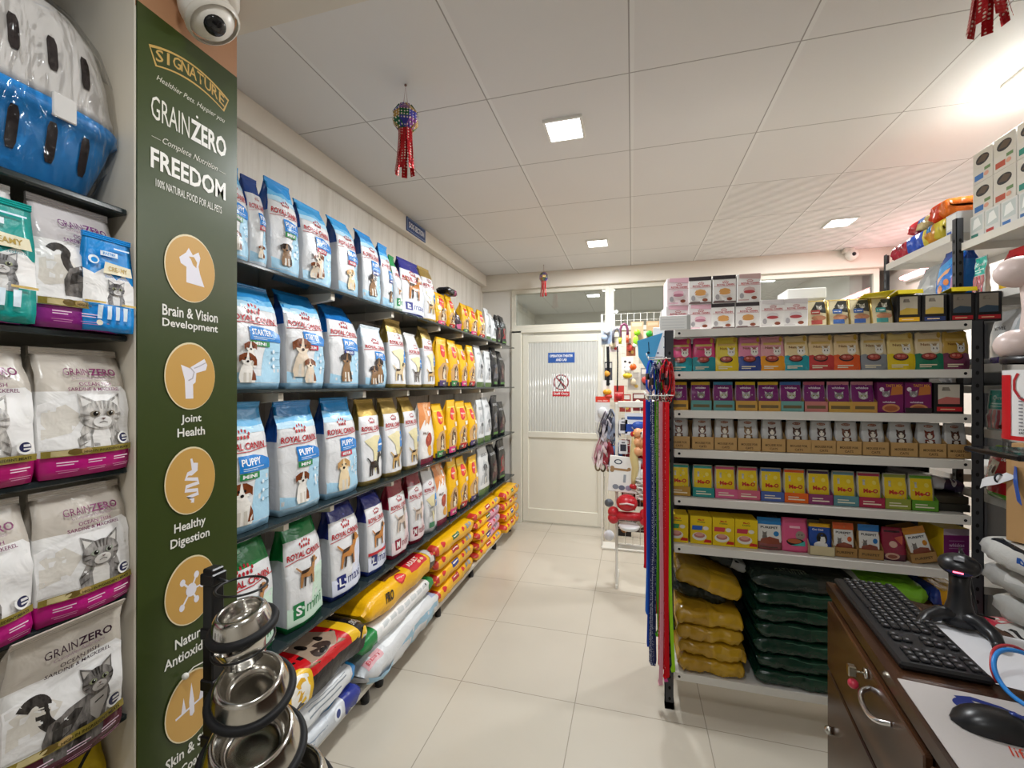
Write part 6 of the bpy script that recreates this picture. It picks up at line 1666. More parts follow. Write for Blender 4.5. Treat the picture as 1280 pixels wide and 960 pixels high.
# goods on the front stand
SYF = 3.27
for k, (x, z, c) in enumerate(((-.062, 1.25, 'e3e3e6'), (-.062, 1.10, 'e3e3e6'))):
    hang('hanging_pack', card_pack(.06, .1, c, [r(.15, .2, .85, .7, '3a3a46'), r(.3, .78, .7, .88, '6a6a72')]), ('upper' if k == 0 else 'lower') + ' small white and black pack on the toy stand frame', 'hanging pack', x, SYF, z)
hang('hanging_pack', card_pack(.16, .16, 'dfe3ea', [r(0, .15, 1, .5, '2a4fa8'), r(.1, .7, .9, .85, '3a5a9a'), e(.5, .35, .2, .12, 'e8ecf4')], [(.02, -.09, .04, '2f5ab8', (1.3, .4, .8))]), 'blue and white pack high on the toy stand', 'hanging pack', .03, SYF, 1.30)
mb = MB().tube([(0, 0, 0), (.003, 0, -.06), (.0, 0, -.16), (.012, 0, -.24), (.0, 0, -.32), (-.004, 0, -.36)], [.012, .02, .03, .026, .02, .012], M('d8c48a', 'plas'), 12)
mb.sphere((0, 0, .0), .022, M('c3232c', 'plas'), 12, 8, (1.1, .8, 1)); mb.sphere((0, 0, -.375), .026, M('c3232c', 'plas'), 12, 8, (1.2, .8, .8)); mb.tube([(.0, -.02, .01), (.0, -.04, .0)], [.008, .002], M('e0a01c', 'plas'), 8)
hang('squeaky_toy', mb.mesh('squeaky_toy'), 'long tan rubber toy with red head and feet on the toy stand', 'toy', .012, SYF - .035, 1.15)
mb = MB().tube([(0, 0, 0), (0, 0, -.11)], [.02, .024], M('e3a070', 'plas'), 12)
for z, rr in ((.0, .036), (-.065, .034), (-.13, .036)):
    mb.sphere((-.02, 0, z), rr, M('e8a878', 'plas'), 12, 8); mb.sphere((.02, 0, z), rr, M('e8a878', 'plas'), 12, 8)
hang('squeaky_toy', mb.mesh('squeaky_toy'), 'peach rubber dumbbell-shaped toy beside the long tan toy', 'toy', .062, SYF - .04, 1.16)
mb = MB().sphere((0, 0, 0), .042, M('e8e6e0', 'plas'), 16, 12)
for a, b in ((0, 0), (1.2, .4), (-1.2, .3), (.5, -.8), (-.6, -.7), (.2, .9)):
    d = Vector((sin(a) * cos(b), -cos(a) * cos(b), sin(b)))
    mb.sphere(d * .036, .012, M('1c1c20', 'plas'), 8, 6)
hang('toy_football', mb.mesh('toy_football'), 'small white and black football on the toy stand', 'toy ball', .098, SYF - .055, 1.15)
hang('hanging_pack', card_pack(.1, .2, 'b3242c', [r(.1, .6, .9, .7, 'e8c0b8')], [(0, -.12, .035, 'a81c28', (1, .5, 1.6))]), 'red pack behind the long tan toy', 'hanging pack', .04, SYF + .012, 1.02)
hang('hanging_pack', card_pack(.09, .24, 'c23a86', [], [(0, -.06, .04, 'd84a96', (.9, .5, 1)), (.0, -.18, .045, 'c23a8a', (1, .5, 1))]), 'magenta pack beside the blue leashes on the toy stand', 'hanging pack', .118, SYF, 1.10)
mb = MB().box((-.11, -.012, -.26), (.11, 0, 0), M('efede8', 'card'), .003)
decal(mb, [e(.28, .84, .13, .07, '2b3548'), e(.28, .84, .09, .045, 'e3e3e0'), e(.1, .66, .07, .055, 'a8835a', 10), e(.1, .59, .07, .055, 'a8835a', 10), r(.1, .60, .62, .66, 'a8835a'), e(.64, .66, .06, .05, 'a8835a', 10), r(.48, .28, .56, .5, '9aa0a6'), e(.25, .14, .1, .07, '8a8f9a'), e(.45, .13, .1, .07, '6a6f82'), e(.66, .14, .1, .07, '9a90a6'), e(.84, .8, .1, .06, 'd6d3cc')], lambda x, y: ((x - .5) * .22, -.012, (y - 1) * .26), 'card')
hang('toy_box', mb.mesh('toy_box'), 'white flat box with printed bone hanging on the toy stand', 'toy box', -.045, SYF - .022, .985, rot=(0, R(4), 0))
hang('hanging_pack', card_pack(.13, .2, 'e6e6e6', [r(.1, .7, .9, .95, 'c9cdd0')], [(.0, -.12, .05, 'd6d2ca', (1.1, .5, 1)), (.02, -.1, .03, 'a8885a', (1, .6, .7))]), 'white card with wood chew beside the printed bone box', 'hanging pack', .082, SYF, .97)
mb = MB()
for k in range(26):
    a = k * 2.4
    mb.tube([(.05 * cos(a), -.02 + .02 * sin(a * 1.7), .0 - .006 * k), (.05 * cos(a + 1), -.03 + .02 * sin(a), -.006 * k - .01), (.05 * cos(a + 2), -.02, -.006 * k - .004)], .007, M('ddd8d0', 'cloth'), 6)
hang('rope_toy', mb.mesh('rope_toy'), 'coiled white rope toy on the toy stand', 'rope toy', .075, SYF - .025, .85)
mb = MB()
for sx in (-1, 1):
    mb.sphere((sx * .11, 0, .022), .04, M('c0252f', 'plas'), 14, 10); mb.sphere((sx * .11, 0, -.022), .04, M('c0252f', 'plas'), 14, 10)
mb.tube([(-.1, 0, 0), (.1, 0, 0)], .03, M('c0252f', 'plas'), 14)
hang('bone_toy', mb.mesh('bone_toy'), 'big red rubber bone resting low on the toy stand', 'toy', -.02, SYF - .06, .565)
mb = MB().sphere((0, 0, 0), .075, M('c8202c', 'plas'), 18, 12, (1, .8, .8)); decal(mb, [], lambda x, y: (0, 0, 0), 'plas')
mb.tube([(-.05, -.052, .0), (0, -.062, .01), (.05, -.052, 0)], .006, M('e9d8d4', 'plas'), 6)
hang('toy_ball', mb.mesh('toy_ball'), 'red wrapped ball resting above the red rubber bone', 'toy ball', -.035, SYF - .06, .66)
mb = MB().lathe([(0, 0), (.06, .0), (.075, .02), (.07, .03), (0, .03)], M('e6e6e6', 'plas'), 20, (0, 0, 0)); hang('toy_dish', mb.mesh('toy_dish'), 'white dish under the red rubber bone', 'dish', -.02, SYF - .07, .475)
mb = MB().sphere((0, 0, 0), .035, M('5a6068', 'plas'), 12, 8, (1, .8, .9)).sphere((.0, 0, -.25), .045, M('d6d8de', 'film'), 12, 8, (.9, .7, .9)).tube([(.02, 0, .32), (0, 0, 0), (0, 0, -.25)], .002, ww, 5)
hang('hanging_pack', mb.mesh('hanging_pack'), 'grey ball and clear bag dangling beside the door', 'hanging pack', -.17, 3.40, .60)
hang('hanging_pack', card_pack(.06, .16, 'd8dade', [r(.1, .1, .9, .4, '2a8ac0'), r(.1, .5, .9, .8, 'e08a2a')]), 'blue and orange pack low on the toy stand', 'hanging pack', .118, SYF, .62)
# ------------------------------------------------------------------ racks along the right wall
def side_rack(label, xf, xb, y0, y1, h, levels, far=True):
    o = empty('slotted_rack', (0, 0, 0), label, 'display rack')
    for x, sx in ((xf, 1), (xb, -1)):
        for y, sy in ((y0, 1), (y1, -1)) if far else ((y0, 1),):
            angle_post('post', o, x, y, h, sx, sy, a=.026)
    MB().box((xb - .002, y0, .1), (xb + .001, y1, h - .3), M('2b2b2e', 'paint')).build('shade_sheet', o)  # dark sheet added in place of the shade between the shelves
    for z in levels:
        metal_shelf(o, xf - .004, xb, y0 + .03, y1 - .03 if far else y1, z, front='x')
    return o
KB, KC = (2.19, 1.88, 1.5, 1.1, .6), (2.135, 1.885, 1.59, 1.3175, 1.05, .43)
side_rack('slotted-angle corner rack with crumpled red and blue bags on top', 1.40, 1.86, 2.40, 2.98, 2.25, KB)
side_rack('slotted-angle rack carrying aquarium cartons on its top shelf', 1.42, 1.86, 1.30, 2.396, 2.17, KC, False)
def sidebag(label, xf, y0, y1, z, D, H, zones, ops, fin='film', seed=0, name='pet_food_bag', cat='pet food bag', grp=None, prof=BAGD, rot=None, seal=False, turn=0):
    me = bag(name, y1 - y0, D, H, zones, ops, fin, prof, seed=seed, seal=seal)[0]
    return tag(put(name, me, (xf + D / 2, (y0 + y1) / 2, z), rot=rot or (0, 0, R(-90 + turn))), label, cat, grp)
def sidepillow(label, xf, y0, y1, z, Wd, T, zones, ops, seed=0, fin='heavy', name='pet_food_bag', cat='pet food bag', grp=None, rot=None, wr=.012):
    me = pillow(name, y1 - y0, Wd, T, zones, ops, fin, seed, wr)
    return tag(put(name, me, (xf + Wd / 2, (y0 + y1) / 2, z), rot=rot or (0, 0, R(-90))), label, cat, grp)
# corner rack
sidepillow('red crumpled bag at the door end of the corner rack top', 1.42, 2.78, 2.96, KB[0] + .001, .25, .10, [(0, 'b3243a')], [r(.3, .4, .7, .6, '8c1428')], 1)
sidepillow('blue crumpled bag beside the red one on the corner rack top', 1.41, 2.62, 2.80, KB[0] + .001, .25, .105, [(0, '1d4fc0'), (.8, 'd8c84a')], [], 2)
sidepillow('red and cream bag lying over the blue one on the corner rack top', 1.44, 2.66, 2.84, KB[0] + .11, .22, .075, [(0, 'c3303a'), (.5, 'd9c58a')], [r(.5, .4, .8, .7, '3a6fc0')], 3)
sidepillow('amber bag with blue corner at the middle of the corner rack top', 1.41, 2.52, 2.635, KB[0] + .001, .25, .11, [(0, 'c98a1c'), (.6, 'c9b83a')], [r(.1, .4, .4, .6, '2a7fc0')], 4)
sidepillow('orange crumpled bag piled highest on the corner rack top', 1.43, 2.52, 2.65, KB[0] + .112, .23, .095, [(0, 'd9451c'), (.6, 'e0701c')], [], 5)
sidebag('large blue dog treat bag with orange letters on the corner rack', 1.415, 2.43, 2.60, KB[1] + .001, .12, .26, [(0, '1f78d8'), (.75, '1450b8')], [p([(0, .5), (.5, .62), (.9, .9), (.9, .98), (0, .7)], '39a0ea'), p([(.1, .40), (.6, .56), (.62, .66), (.12, .52)], 'e9b48a'), e(.3, .3, .16, .08, 'e08a4a', 8), e(.6, .4, .1, .06, 'e08a4a', 8), p([(.6, .05), (1, .1), (1, .45), (.8, .5)], 'b88ab0'), r(.6, .0, 1, .14, 'e3cf2a'), e(.2, .1, .14, .07, 'e9c09a', 8)], seed=3)
sidebag('grey clear-wrapped bag beside the blue treat bag on the corner rack', 1.43, 2.62, 2.78, KB[1] + .001, .12, .23, [(0, 'a9aeb0')], [p([(.2, .3), (.8, .5), (.6, .8)], 'c6cacb')], seed=4)
for k, (y, c) in enumerate(((2.84, 'b9b4ae'), (2.50, '8c8f96'))):
    sidepillow('pale folded pack low on the corner rack, ' + ('door side' if k == 0 else 'aquarium carton side'), 1.43, y - .07, y + .07, KB[2] + .001, .2, .12, [(0, c)], [], 6 + k)
tag(put('silver_box', carton('silver_box', .075, .1, .10, 'd5d8d8', [r(.1, .3, .9, .92, 'eef0f0'), r(.1, .06, .5, .2, '3a5fb0')]), (1.47, 2.465, KB[0] + .0005), R(-90)), 'silver box with blue patch at the near end of the corner rack top', 'box')
# rack beside it: aquarium cartons
def aqua(W, H, D, k):
    c = ['3a6fb0', 'b3503a', '2f8a7a', '4a4fa0'][k % 4]
    ops = [r(.06, .45, .94, .95, 'd3cfc4'), e(.5, .7, .34, .16, '2b2a2c'), p([(.2, .66), (.5, .84), (.82, .74), (.6, .6)], '5a4a3a'), r(.1, .08, .55, .26, c), r(.6, .3, .9, .4, '6a8a5a'), e(.7, .18, .12, .07, 'd9a08a')]
    return carton('aquarium_carton', W, D, H, 'd6d2c9', ops)
n = 0
for layer in range(2):
    for k in range(5):
        y = 2.33 - .113 * k
        where = ['at the corner rack end', 'second from the corner rack', 'third from the corner rack', 'fourth from the corner rack', 'fifth from the corner rack'][k]
        tag(put('aquarium_carton', memo(('aq', k % 4), lambda: aqua(.11, .136, .16, k)), (1.53, y, KC[0] + .1065 + layer * .1365), R(-90)), '%s-layer picture carton on the rack top, %s' % (['lower', 'upper'][layer], where), 'carton', 'aquarium cartons on the rack top')
for k in range(6):
    y = 2.345 - .083 * k
    c = ['2f7a6a', 'b3342c', '3a6fb0', '3a6fb0', '2f7a6a', 'b3342c'][k]
    tag(put('accessory_box', carton('accessory_box', .08, .2, .105, 'd9dad8', [r(.1, .3, .9, .92, 'c3cccb'), p([(.2, .4), (.8, .5), (.6, .86), (.3, .8)], 'eef1f0'), r(.1, .06, .6, .2, c)]), (1.54, y, KC[0] + .0005), R(-90)), 'small silver-windowed box under the picture cartons, %s' % ['nearest the corner rack', 'with red patch', 'with blue patch next to the red-patched one', 'with blue patch behind the leaning white carton', 'with green patch beyond the white carton', 'with red patch beyond the white carton'][k], 'box', 'silver-windowed boxes')
o = tag(put('flat_carton', carton('flat_carton', .20, .035, .30, 'dedcd8', [line([(0, .2 + .02 * k), (1, .22 + .02 * k)], .012, 'a9a9a6', 1.5) for k in range(5)] + [p([(.5, .5), (.9, .56), (.86, .8), (.5, .74)], '8a8f96')]), (1.425, 1.93, KC[0] + .002), rot=(0, R(0), R(-82))), 'white flat carton leaning out before the aquarium cartons', 'carton')
# upper shelf
def stick_pack(label, xf, y0, y1, z, H, seed, grp='teal packs with pink sticks'):
    ops = [r(.04, .52, .96, .98, '17a596'), t('Chew sticks', .5, .80, .7, .1, 'dff4ee', .0, .3), r(.1, .64, .9, .67, 'bfe8e0'), r(.1, .58, .7, .6, 'bfe8e0')] + [r(.06 + .15 * k, .04, .16 + .15 * k, .5, ['c9606a', 'd98a86', 'b8505a'][k % 3]) for k in range(6)] + [e(.6, .1, .16, .06, '4a2a24')]
    return sidebag(label, xf, y0, y1, z, .03, H, [(0, 'd9dcdc')], ops, seed=seed, prof=POUCHD, name='treat_pack', cat='treat pack', grp=grp)
stick_pack('teal pack of pink chew sticks on the shelf under the aquarium cartons', 1.425, 2.285, 2.365 - .012, KC[1] + .001, .165, 1)
sidebag('red and yellow dog food bag beside the upper teal pack', 1.45, 2.16, 2.27, KC[1] + .001, .1, .17, [(0, 'e0b81c'), (.22, 'c9202a')], [e(.3, .4, .12, .06, 'e6c86a', 8), r(.1, .7, .7, .8, '8c1420')], seed=2)
sidebag('glossy black bag behind the red and yellow one', 1.56, 2.13, 2.31, KC[1] + .001, .1, .21, [(0, '1a181c')], [p([(.2, .4), (.8, .5), (.7, .8)], '6a1a24')], seed=5, fin='heavy')
tag(put('treat_box', carton('treat_box', .11, .1, .14, '2f1440', [r(.1, .2, .9, .3, '6a3a7a'), r(.1, .6, .7, .75, '7a4a90')]), (1.52, 2.065, KC[1] + .0005), R(-90)), 'dark purple box above the bone-lidded jar', 'box')
# white bag with purple foot
sidebag('white bag with purple foot beside the bone-lidded jar', 1.43, 2.10, 2.29, KC[2] + .001, .1, .215, [(0, '4a2a8c'), (.12, 'e9e9e9')], [t('NOVEL', .3, .66, .4, .07, '4a4a50', .02), p([(.55, .14), (1, .14), (1, 1), (.8, 1)], 'c6cccf')], seed=6)
stick_pack('larger teal pack of pink chew sticks halfway down the rack', 1.425, 2.11, 2.28, KC[3] + .001, .165, 7)
tag(put('storage_box', carton('storage_box', .14, .12, .20, '8c9294', [r(0, .55, 1, 1, '9aa1a3')]), (1.54, 2.19, KC[3] + .0005), R(-90)), 'grey box behind the larger teal pack', 'box')
sidebag('red dog treat bag with green foot and spaniel picture low on the rack', 1.40, 2.09, 2.26, KC[4] + .001, .1, .205, [(0, '5fae2a'), (.1, 'b81f24'), (.86, '9fd23a')], [p([(.1, .35), (.4, .3), (.42, .7), (.12, .74)], 'd9c9b0'), e(.26, .5, .1, .1, 'f0ebe2'), e(.2, .54, .05, .08, '5a3a28'), e(.33, .54, .05, .08, '5a3a28'), t('DOG MEAT', .7, .76, .5, .07, 'f0e6dc', .03), p([(.5, .3), (.9, .36), (.8, .5), (.5, .46)], 'c98a4a'), p([(.3, .86), (.6, .84), (.7, .95), (.4, .98)], 'e6ecc0')], seed=8)
sidebag('orange bag behind the red treat bag', 1.52, 2.16, 2.32, KC[4] + .001, .1, .24, [(0, 'c98a2a')], [], seed=9)
# pile of large bags
PILE = [('a81c1f', [r(.05, .2, .95, .8, 'b8161c'), t('ROYAL CANIN', .6, .5, .6, .18, 'e9d8d4', .03)], 'lowest red bag with white letters in the pile beside the counter', 'd9d4d0'),
        ('d6d4d0', [r(0, .1, .14, .9, 'c93a50')] + [r(.2, .36 + .08 * k, .42 - .02 * k, .40 + .08 * k, '2b2b2e') for k in range(4)], 'white bag with black lines and pink end in the pile beside the counter', None),
        ('c9c8c4', [], 'plain grey-white bag halfway up the pile beside the counter', None),
        ('c4c3bf', [p([(.2, .4), (.6, .5), (.6, .62), (.2, .6)], 'd9d8d4')], 'pale bag under the blue-lettered one in the pile beside the counter', None),
        ('dddcd8', [r(.1, .52, .9, .62, '24262c'), t('PROLIFE', .55, .36, .5, .12, '2f5fb0', .03)], 'white bag with dark stripe and blue letters near the pile top', None)]
for k, (c, ops, lab, c2) in enumerate(PILE):
    sidepillow(lab, 1.275 + [.02, .0, .03, .02, -.02][k], 1.42, 2.08 + [0, .02, .0, .03, -.01][k], KC[5] + .002 + k * .104, .44, .104, [(0, c)], ops, 40 + k, 'film', wr=.012)
sidepillow('topmost crumpled white bag of the pile beside the counter', 1.385, 1.6, 2.07, KC[5] + .002 + 5 * .104, .34, .06, [(0, 'd3d2ce')], [], 46, 'heavy', wr=.014)
# kraft carton standing on the pile, with a blue and white tag strap
mb = MB().box((-.05, -.022, 0), (.05, .022, .30), M('c39a68', 'card'), .002)
mb.box((-.036, -.023, .26), (.03, .02, .345), M('c9a172', 'card'), .002)
tag(put('kraft_carton', mb.mesh('kraft_carton'), (1.322, 1.915, KC[5] + 5 * .104 - .004 + .008), R(-58)), 'tall kraft carton standing on the bag pile beside the jar', 'carton')
o = empty('tag_strap', (1.29, 1.93, 1.19), 'white strap with dark loops and blue end hanging before the kraft carton', 'strap')
mb = MB().ribbon([(.0, .0, .0), (-.03, .02, -.025), (-.05, .05, -.04), (-.055, .06, -.05)], .035, .002, M('e6e6e8', 'plas'), (.3, .2, .9)); mb.build('white_tag', o)
MB().ribbon([(.0, -.0, .03), (-.01, -.02, -.03), (-.02, -.05, -.09)], .035, .002, M('2a5fc0', 'plas'), (.3, .9, .2)).build('blue_tag', o)
MB().tube([(-.03 + .012 * cos(a), .02, -.02 + .016 * sin(a)) for a in [2 * pi * i / 10 for i in range(8)]], .003, M('1c1c22', 'plas'), 6).build('loop_mark', o)

# jar with a bone-shaped lid on a slim black stand
o = empty('jar_stand', (1.02, 1.40, 0), 'slim black stand under the bone-lidded jar', 'stand')
MB().box((-.13, -.08, 1.318), (.16, .10, 1.333), M('15151a', 'glossy'), .004).build('stand_top', o)
MB().tube([(.13, -.04, .02), (.13, -.04, 1.318)], .016, M('15151a', 'plas'), 12).build('stand_pole', o)
MB().lathe([(0, 0), (.1, 0), (.1, .012), (.02, .025), (0, .025)], M('15151a', 'plas'), 24, (.13, -.04, 0)).build('stand_foot', o)
JX, JY, JZ = .995, 1.385, 1.334
o = empty('treat_jar', (JX, JY, JZ), 'clear treat jar with red and white label and big bone-shaped lid', 'treat jar')
JARG = clear_film('jar_plastic', (.97, .96, .95), .9, .05, .1, 4)
Rj = .078
MB().lathe([(0, 0), (Rj, 0), (Rj, .225), (Rj - .012, .24), (Rj - .012, .245)], JARG, 32).build('jar_body', o)
MB().lathe([(Rj + .001, .03), (Rj + .001, .205)], M('ecebea', 'plas'), 40).build('paper_label', o)
lab = MB()
def jl(x, y):
    a = R(250) - x * R(150)
    return ((Rj + .0015) * cos(a), (Rj + .0015) * sin(a), .03 + y * .175)
xs_ = [k / 12 for k in range(1, 12)]
decal(lab, [r(.44, .03, .62, .93, 'c9141f'), r(0, 0, 1, .06, 'c9141f'), line([(.36, .95), (.40, .85), (.40, .72), (.34, .6), (.24, .52)], .03, 'b3202c', .9), t('T R E A T S', .33, .42, .02, .001, '8a8a90')] + [r(.31, .20 + .05 * k, .35, .215 + .05 * k, '6a6a74') for k in range(9)] + [t('TOY', .27, .2, .07, .03, '26262c', .03), t('TREATS', .29, .155, .11, .03, '26262c', .03), t('& MORE', .29, .11, .11, .03, '26262c', .03)], jl, 'plas', xs_, [], lambda x, y: (cos(R(250) - x * R(150)), sin(R(250) - x * R(150)), 0))
lab.build('label_print', o)
MB().lathe([(Rj + .004, .222), (Rj + .006, .226), (Rj + .006, .24), (0, .243)], M('17171b', 'plas'), 32).build('lid', o)
mb = MB(); BONE = M('e3cfc9', 'plas')
mb.tube([(0, 0, .24), (0, 0, .28), (0, 0, .36), (0, 0, .43), (0, 0, .47)], [.055, .052, .046, .050, .055], BONE, 20)
for zc in (.27, .455):
    for sx in (-1, 1):
        mb.sphere((sx * .048, -sx * .02, zc), .046, BONE, 18, 12, (1, .95, .85))
mb.build('bone_handle', o)

# ------------------------------------------------------------------ counter and what lies on it
CX, CY, CR = .573, 1.534, R(-7.3)
def ctop(x, y, z=.9):
    return (CX + x * cos(CR) - y * sin(CR), CY + x * sin(CR) + y * cos(CR), z)
def wood(name, a, b2):
    m = bpy.data.materials.new(name); m.use_nodes = True
    nt = m.node_tree; L_ = nt.links.new; b = nt.nodes['Principled BSDF']; b.inputs['Roughness'].default_value = .22
    tc = node(nt, 'ShaderNodeTexCoord'); mp = node(nt, 'ShaderNodeMapping'); mp.inputs['Scale'].default_value = (6, .7, 6)
    nz = node(nt, 'ShaderNodeTexNoise'); nz.inputs['Scale'].default_value = 3; nz.inputs['Detail'].default_value = 6; nz.inputs['Distortion'].default_value = 1.5
    cr = node(nt, 'ShaderNodeValToRGB'); cr.color_ramp.elements[0].position = .35; cr.color_ramp.elements[1].position = .7
    cr.color_ramp.elements[0].color = lin(a); cr.color_ramp.elements[1].color = lin(b2)
    L_(tc.outputs['Object'], mp.inputs[0]); L_(mp.outputs[0], nz.inputs['Vector']); L_(nz.outputs['Fac'], cr.inputs[0]); L_(cr.outputs[0], b.inputs['Base Color'])
    return m
WD = wood('dark_laminate', '241610', '4a2f1e')
ctr = empty('counter', (CX, CY, 0), 'glossy dark wood counter with drawers carrying the keyboard', 'counter', None, CR)
def prism(poly, z0, z1, mat, nm, par):
    n = len(poly)
    mb = MB().add([(x, y, z0) for x, y in poly] + [(x, y, z1) for x, y in poly], [tuple(range(n))[::-1], tuple(range(n, 2 * n))] + [(i, (i + 1) % n, n + (i + 1) % n, n + i) for i in range(n)], mat)
    return mb.build(nm, par)
poly = [(0, 0), (0, -1.5), (.345, -1.5), (.345, -.22), (.31, -.11), (.15, -.03)]
prism(poly, .872, .9, WD, 'counter_top', ctr)
prism([(.012, -.01), (.012, -1.49), (.33, -1.49), (.33, -.22), (.30, -.12), (.15, -.045)], 0, .872, WD, 'body', ctr)
for y0, y1 in ((-.62, -.03), (-1.24, -.64)):
    for z0, z1, nm in ((.66, .855, 'drawer'), (.04, .65, 'door')):
        dr = MB().box((-.004, y0, z0), (.0115, y1, z1), wood('laminate_front', '2a1a12', '50331f') if 'lf' not in CC else CC['lf'], .003)
        CC.setdefault('lf', dr.mats[0])
        d = dr.build(nm, ctr)
        if nm == 'drawer':
            ym = (y0 + y1) / 2 - .10
            MB().tube(smooth([(-.003, ym + .055, .812), (-.022, ym + .045, .806), (-.03, ym + .02, .80), (-.03, ym - .025, .80), (-.022, ym - .05, .806), (-.003, ym - .06, .812)]), .0055, M('d6d6d6', 'steel'), 10).build('handle', d)
            MB().lathe([(0, 0), (.011, 0), (.011, .006), (0, .007)], M('c9c9c4', 'steel'), 16, mx=Matrix.Translation((-.004, ym + .07, .835)) @ Matrix.Rotation(R(-90), 4, 'Y')).build('lock', d)
        else:
            MB().sphere((-.012, y1 - .05, .5), .012, M('b9b9b4', 'steel'), 12, 8).build('knob', d)
o = empty('drawer_key', ctop(-.012, -.355, .835), 'small key with red bead hanging in the drawer lock', 'key', None, CR)
MB().box((-.03, -.008, -.012), (-.014, .008, .012), M('c9c4b4', 'steel'), .002).tube([(-.02, 0, 0), (.006, 0, 0)], .002, M('c9c4b4', 'steel'), 6).build('key_blade', o)
MB().sphere((-.02, -.004, -.028), .011, M('c2334a', 'plas'), 12, 8).build('bead', o)
# keyboard
kb = empty('keyboard', (.643, 1.305, .9015), 'black full-size keyboard along the counter edge', 'keyboard', None, R(-6.1))
KW, KL = .152, .435
MB().box((-KW / 2, -KL / 2, 0), (KW / 2, KL / 2, .016), M('1b1b1d', 'plas'), .005).build('case', kb)
mb = MB(); KM = M('202022', 'plas'); KT = M('85858a', 'plas')
random.seed(3)
blocks = [(0, .29), (.302, .352), (.362, .425)]
pit = .0188
rowx = [.055, .030, .0115, -.0075, -.0265, -.0455]
for ri, x in enumerate(rowx):
    for bi, (u0, u1) in enumerate(blocks):
        n = int((u1 - u0) / pit + .3)
        k = 0
        while k < n:
            w = 1
            if bi == 0 and ri == 5 and k == 4: w = 6
            if bi == 0 and ri in (2, 3, 4) and k == n - 2: w = 2
            if bi == 1 and ri in (3,): k += 1; continue
            if bi == 1 and ri == 4 and k != 1: k += 1; continue
            y = KL / 2 - .006 - u0 - k * pit
            yb = y - pit * w + .003
            def keymesh(ln=y - yb, w=w):
                q = MB().box((-.0078, -ln, 0), (.0078, 0, .006), KM, .0018)
                if w < 3: q.box((-.002, -.011, .0059), (.003, -.0055, .0062), KT)
                return q.mesh('key')
            put('key', memo(('key', w), keymesh), (x, y, .0155), parent=kb)
            k += w
MB().box((.052, -KL / 2 + .012, .0158), (.07, -KL / 2 + .07, .0172), M('2a2a2c', 'plas'), .001).build('indicator_strip', kb)
# papers
for k, (x, y, rz, lab) in enumerate(((.232, -.235, 12, 'white paper sheet under the scanner stand'), (.245, -.30, -9, 'second white sheet lying skewed under the scanner stand'))):
    tag(put('paper_sheet', MB().box((-.085, -.125, 0), (.085, .125, .0004), M('dedee2', 'paper')).mesh('paper_sheet'), ctop(x, y, .9002 + .0006 * k), CR + R(rz)), lab, 'paper', 'loose papers')
# scanner
sc = empty('barcode_scanner', (.785, 1.335, .9024), 'black barcode scanner with glowing red line standing on the papers', 'barcode scanner', None, R(-32))
BK = M('1a1b1e', 'plas')
mb = MB()
mb.tube([(0, .0, .012), (0, .0, .03), (0, .002, .06), (0, .0, .10), (0, -.004, .13)], [.042, .031, .022, .019, .02], BK, 16)
mb.build('neck', sc)
for sx in (-1, 1):
    MB().tube([(0, -.01, .026), (sx * .035, -.018, .026), (sx * .058, -.04, .014), (sx * .064, -.075, .008), (sx * .062, -.09, .008)], [.02, .018, .014, .012, .009], BK, 12).build('stand_leg', sc)
MB().tube([(0, .01, .022), (0, .05, .012), (0, .07, .009)], [.022, .016, .01], BK, 12).build('stand_leg', sc)
hm = Matrix.Translation((0, -.012, .155)) @ Matrix.Rotation(R(14), 4, 'X') @ Matrix.Scale(.82, 4)
MB().sphere((0, 0, 0), .05, BK, 24, 14, (.96, .85, .62), mx=hm).build('scanner_head', sc)
MB().sphere((0, -.006, -.006), .046, M('1b2350', 'glossy'), 20, 10, (.84, .88, .36), mx=hm).build('window', sc)
MB().box((-.012, -.0475, -.002), (.010, -.046, .002), emit('scan_glow', (1, .05, .12), 4), 0, hm).build('scan_line', sc)
MB().box((-.012, -.03, .0275), (.012, -.01, .031), M('3a3b40', 'plas'), .001, hm).build('button', sc)
MB().tube([(0, .02, .17), (0, .05, .18), (.01, .07, .15), (.02, .075, .08), (.03, .09, .01), (.06, .10, .004)], .003, BK, 8).build('cable', sc)
# mouse pad and mouse
mp_ = MB().box((0, -.235, 0), (.25, 0, .003), M('b3adaa', 'cloth'), .001)
decal(mp_, [e(.42, .80, .15, .11, '26306e', 26, 100, 300), e(.46, .79, .11, .065, 'b3adaa', 22), line([(.32, .88), (.42, .91), (.56, .86), (.66, .78)], .05, '26306e', .95), p([(.60, .72), (.78, .78), (.72, .70), (.66, .82)], '26306e'), t('VO', .64, .38, .3, .2, '22252c', .03), t('life', .42, .34, .12, .1, 'b3402c', .0, .3)], lambda x, y: (x * .25, -.235 + y * .235, .003), 'cloth', off=(0, 0, 1))
tag(put('mouse_pad', mp_.mesh('mouse_pad'), (.5216, 1.062, .9003), CR), 'pale grey mouse pad with navy arc at the counter corner', 'mouse pad')
ms = empty('computer_mouse', (.603, .945, .9036), 'black computer mouse on the pale pad', 'mouse', None, R(-12))
prof = lambda u: (.0 if u <= 0 or u >= 1 else (sin(pi * u ** .85)) ** .6)
mb = MB()
def mfn(i, j):
    u = j / 12; a = pi * i / 12
    w = .031 * max(.02, (1 - abs(2 * u - 1) ** 3.2)) ** .5; h = .036 * max(.02, (1 - abs(2 * (u ** 1.15) - 1) ** 2.6)) ** .6
    return (-.056 + .112 * u, -w * cos(a), h * max(0, sin(a)) ** .8 + (.001 if i in (0, 12) else .001))
mb.grid(mfn, 12, 12, M('151619', 'plas'), True)
mb.build('mouse_body', ms)
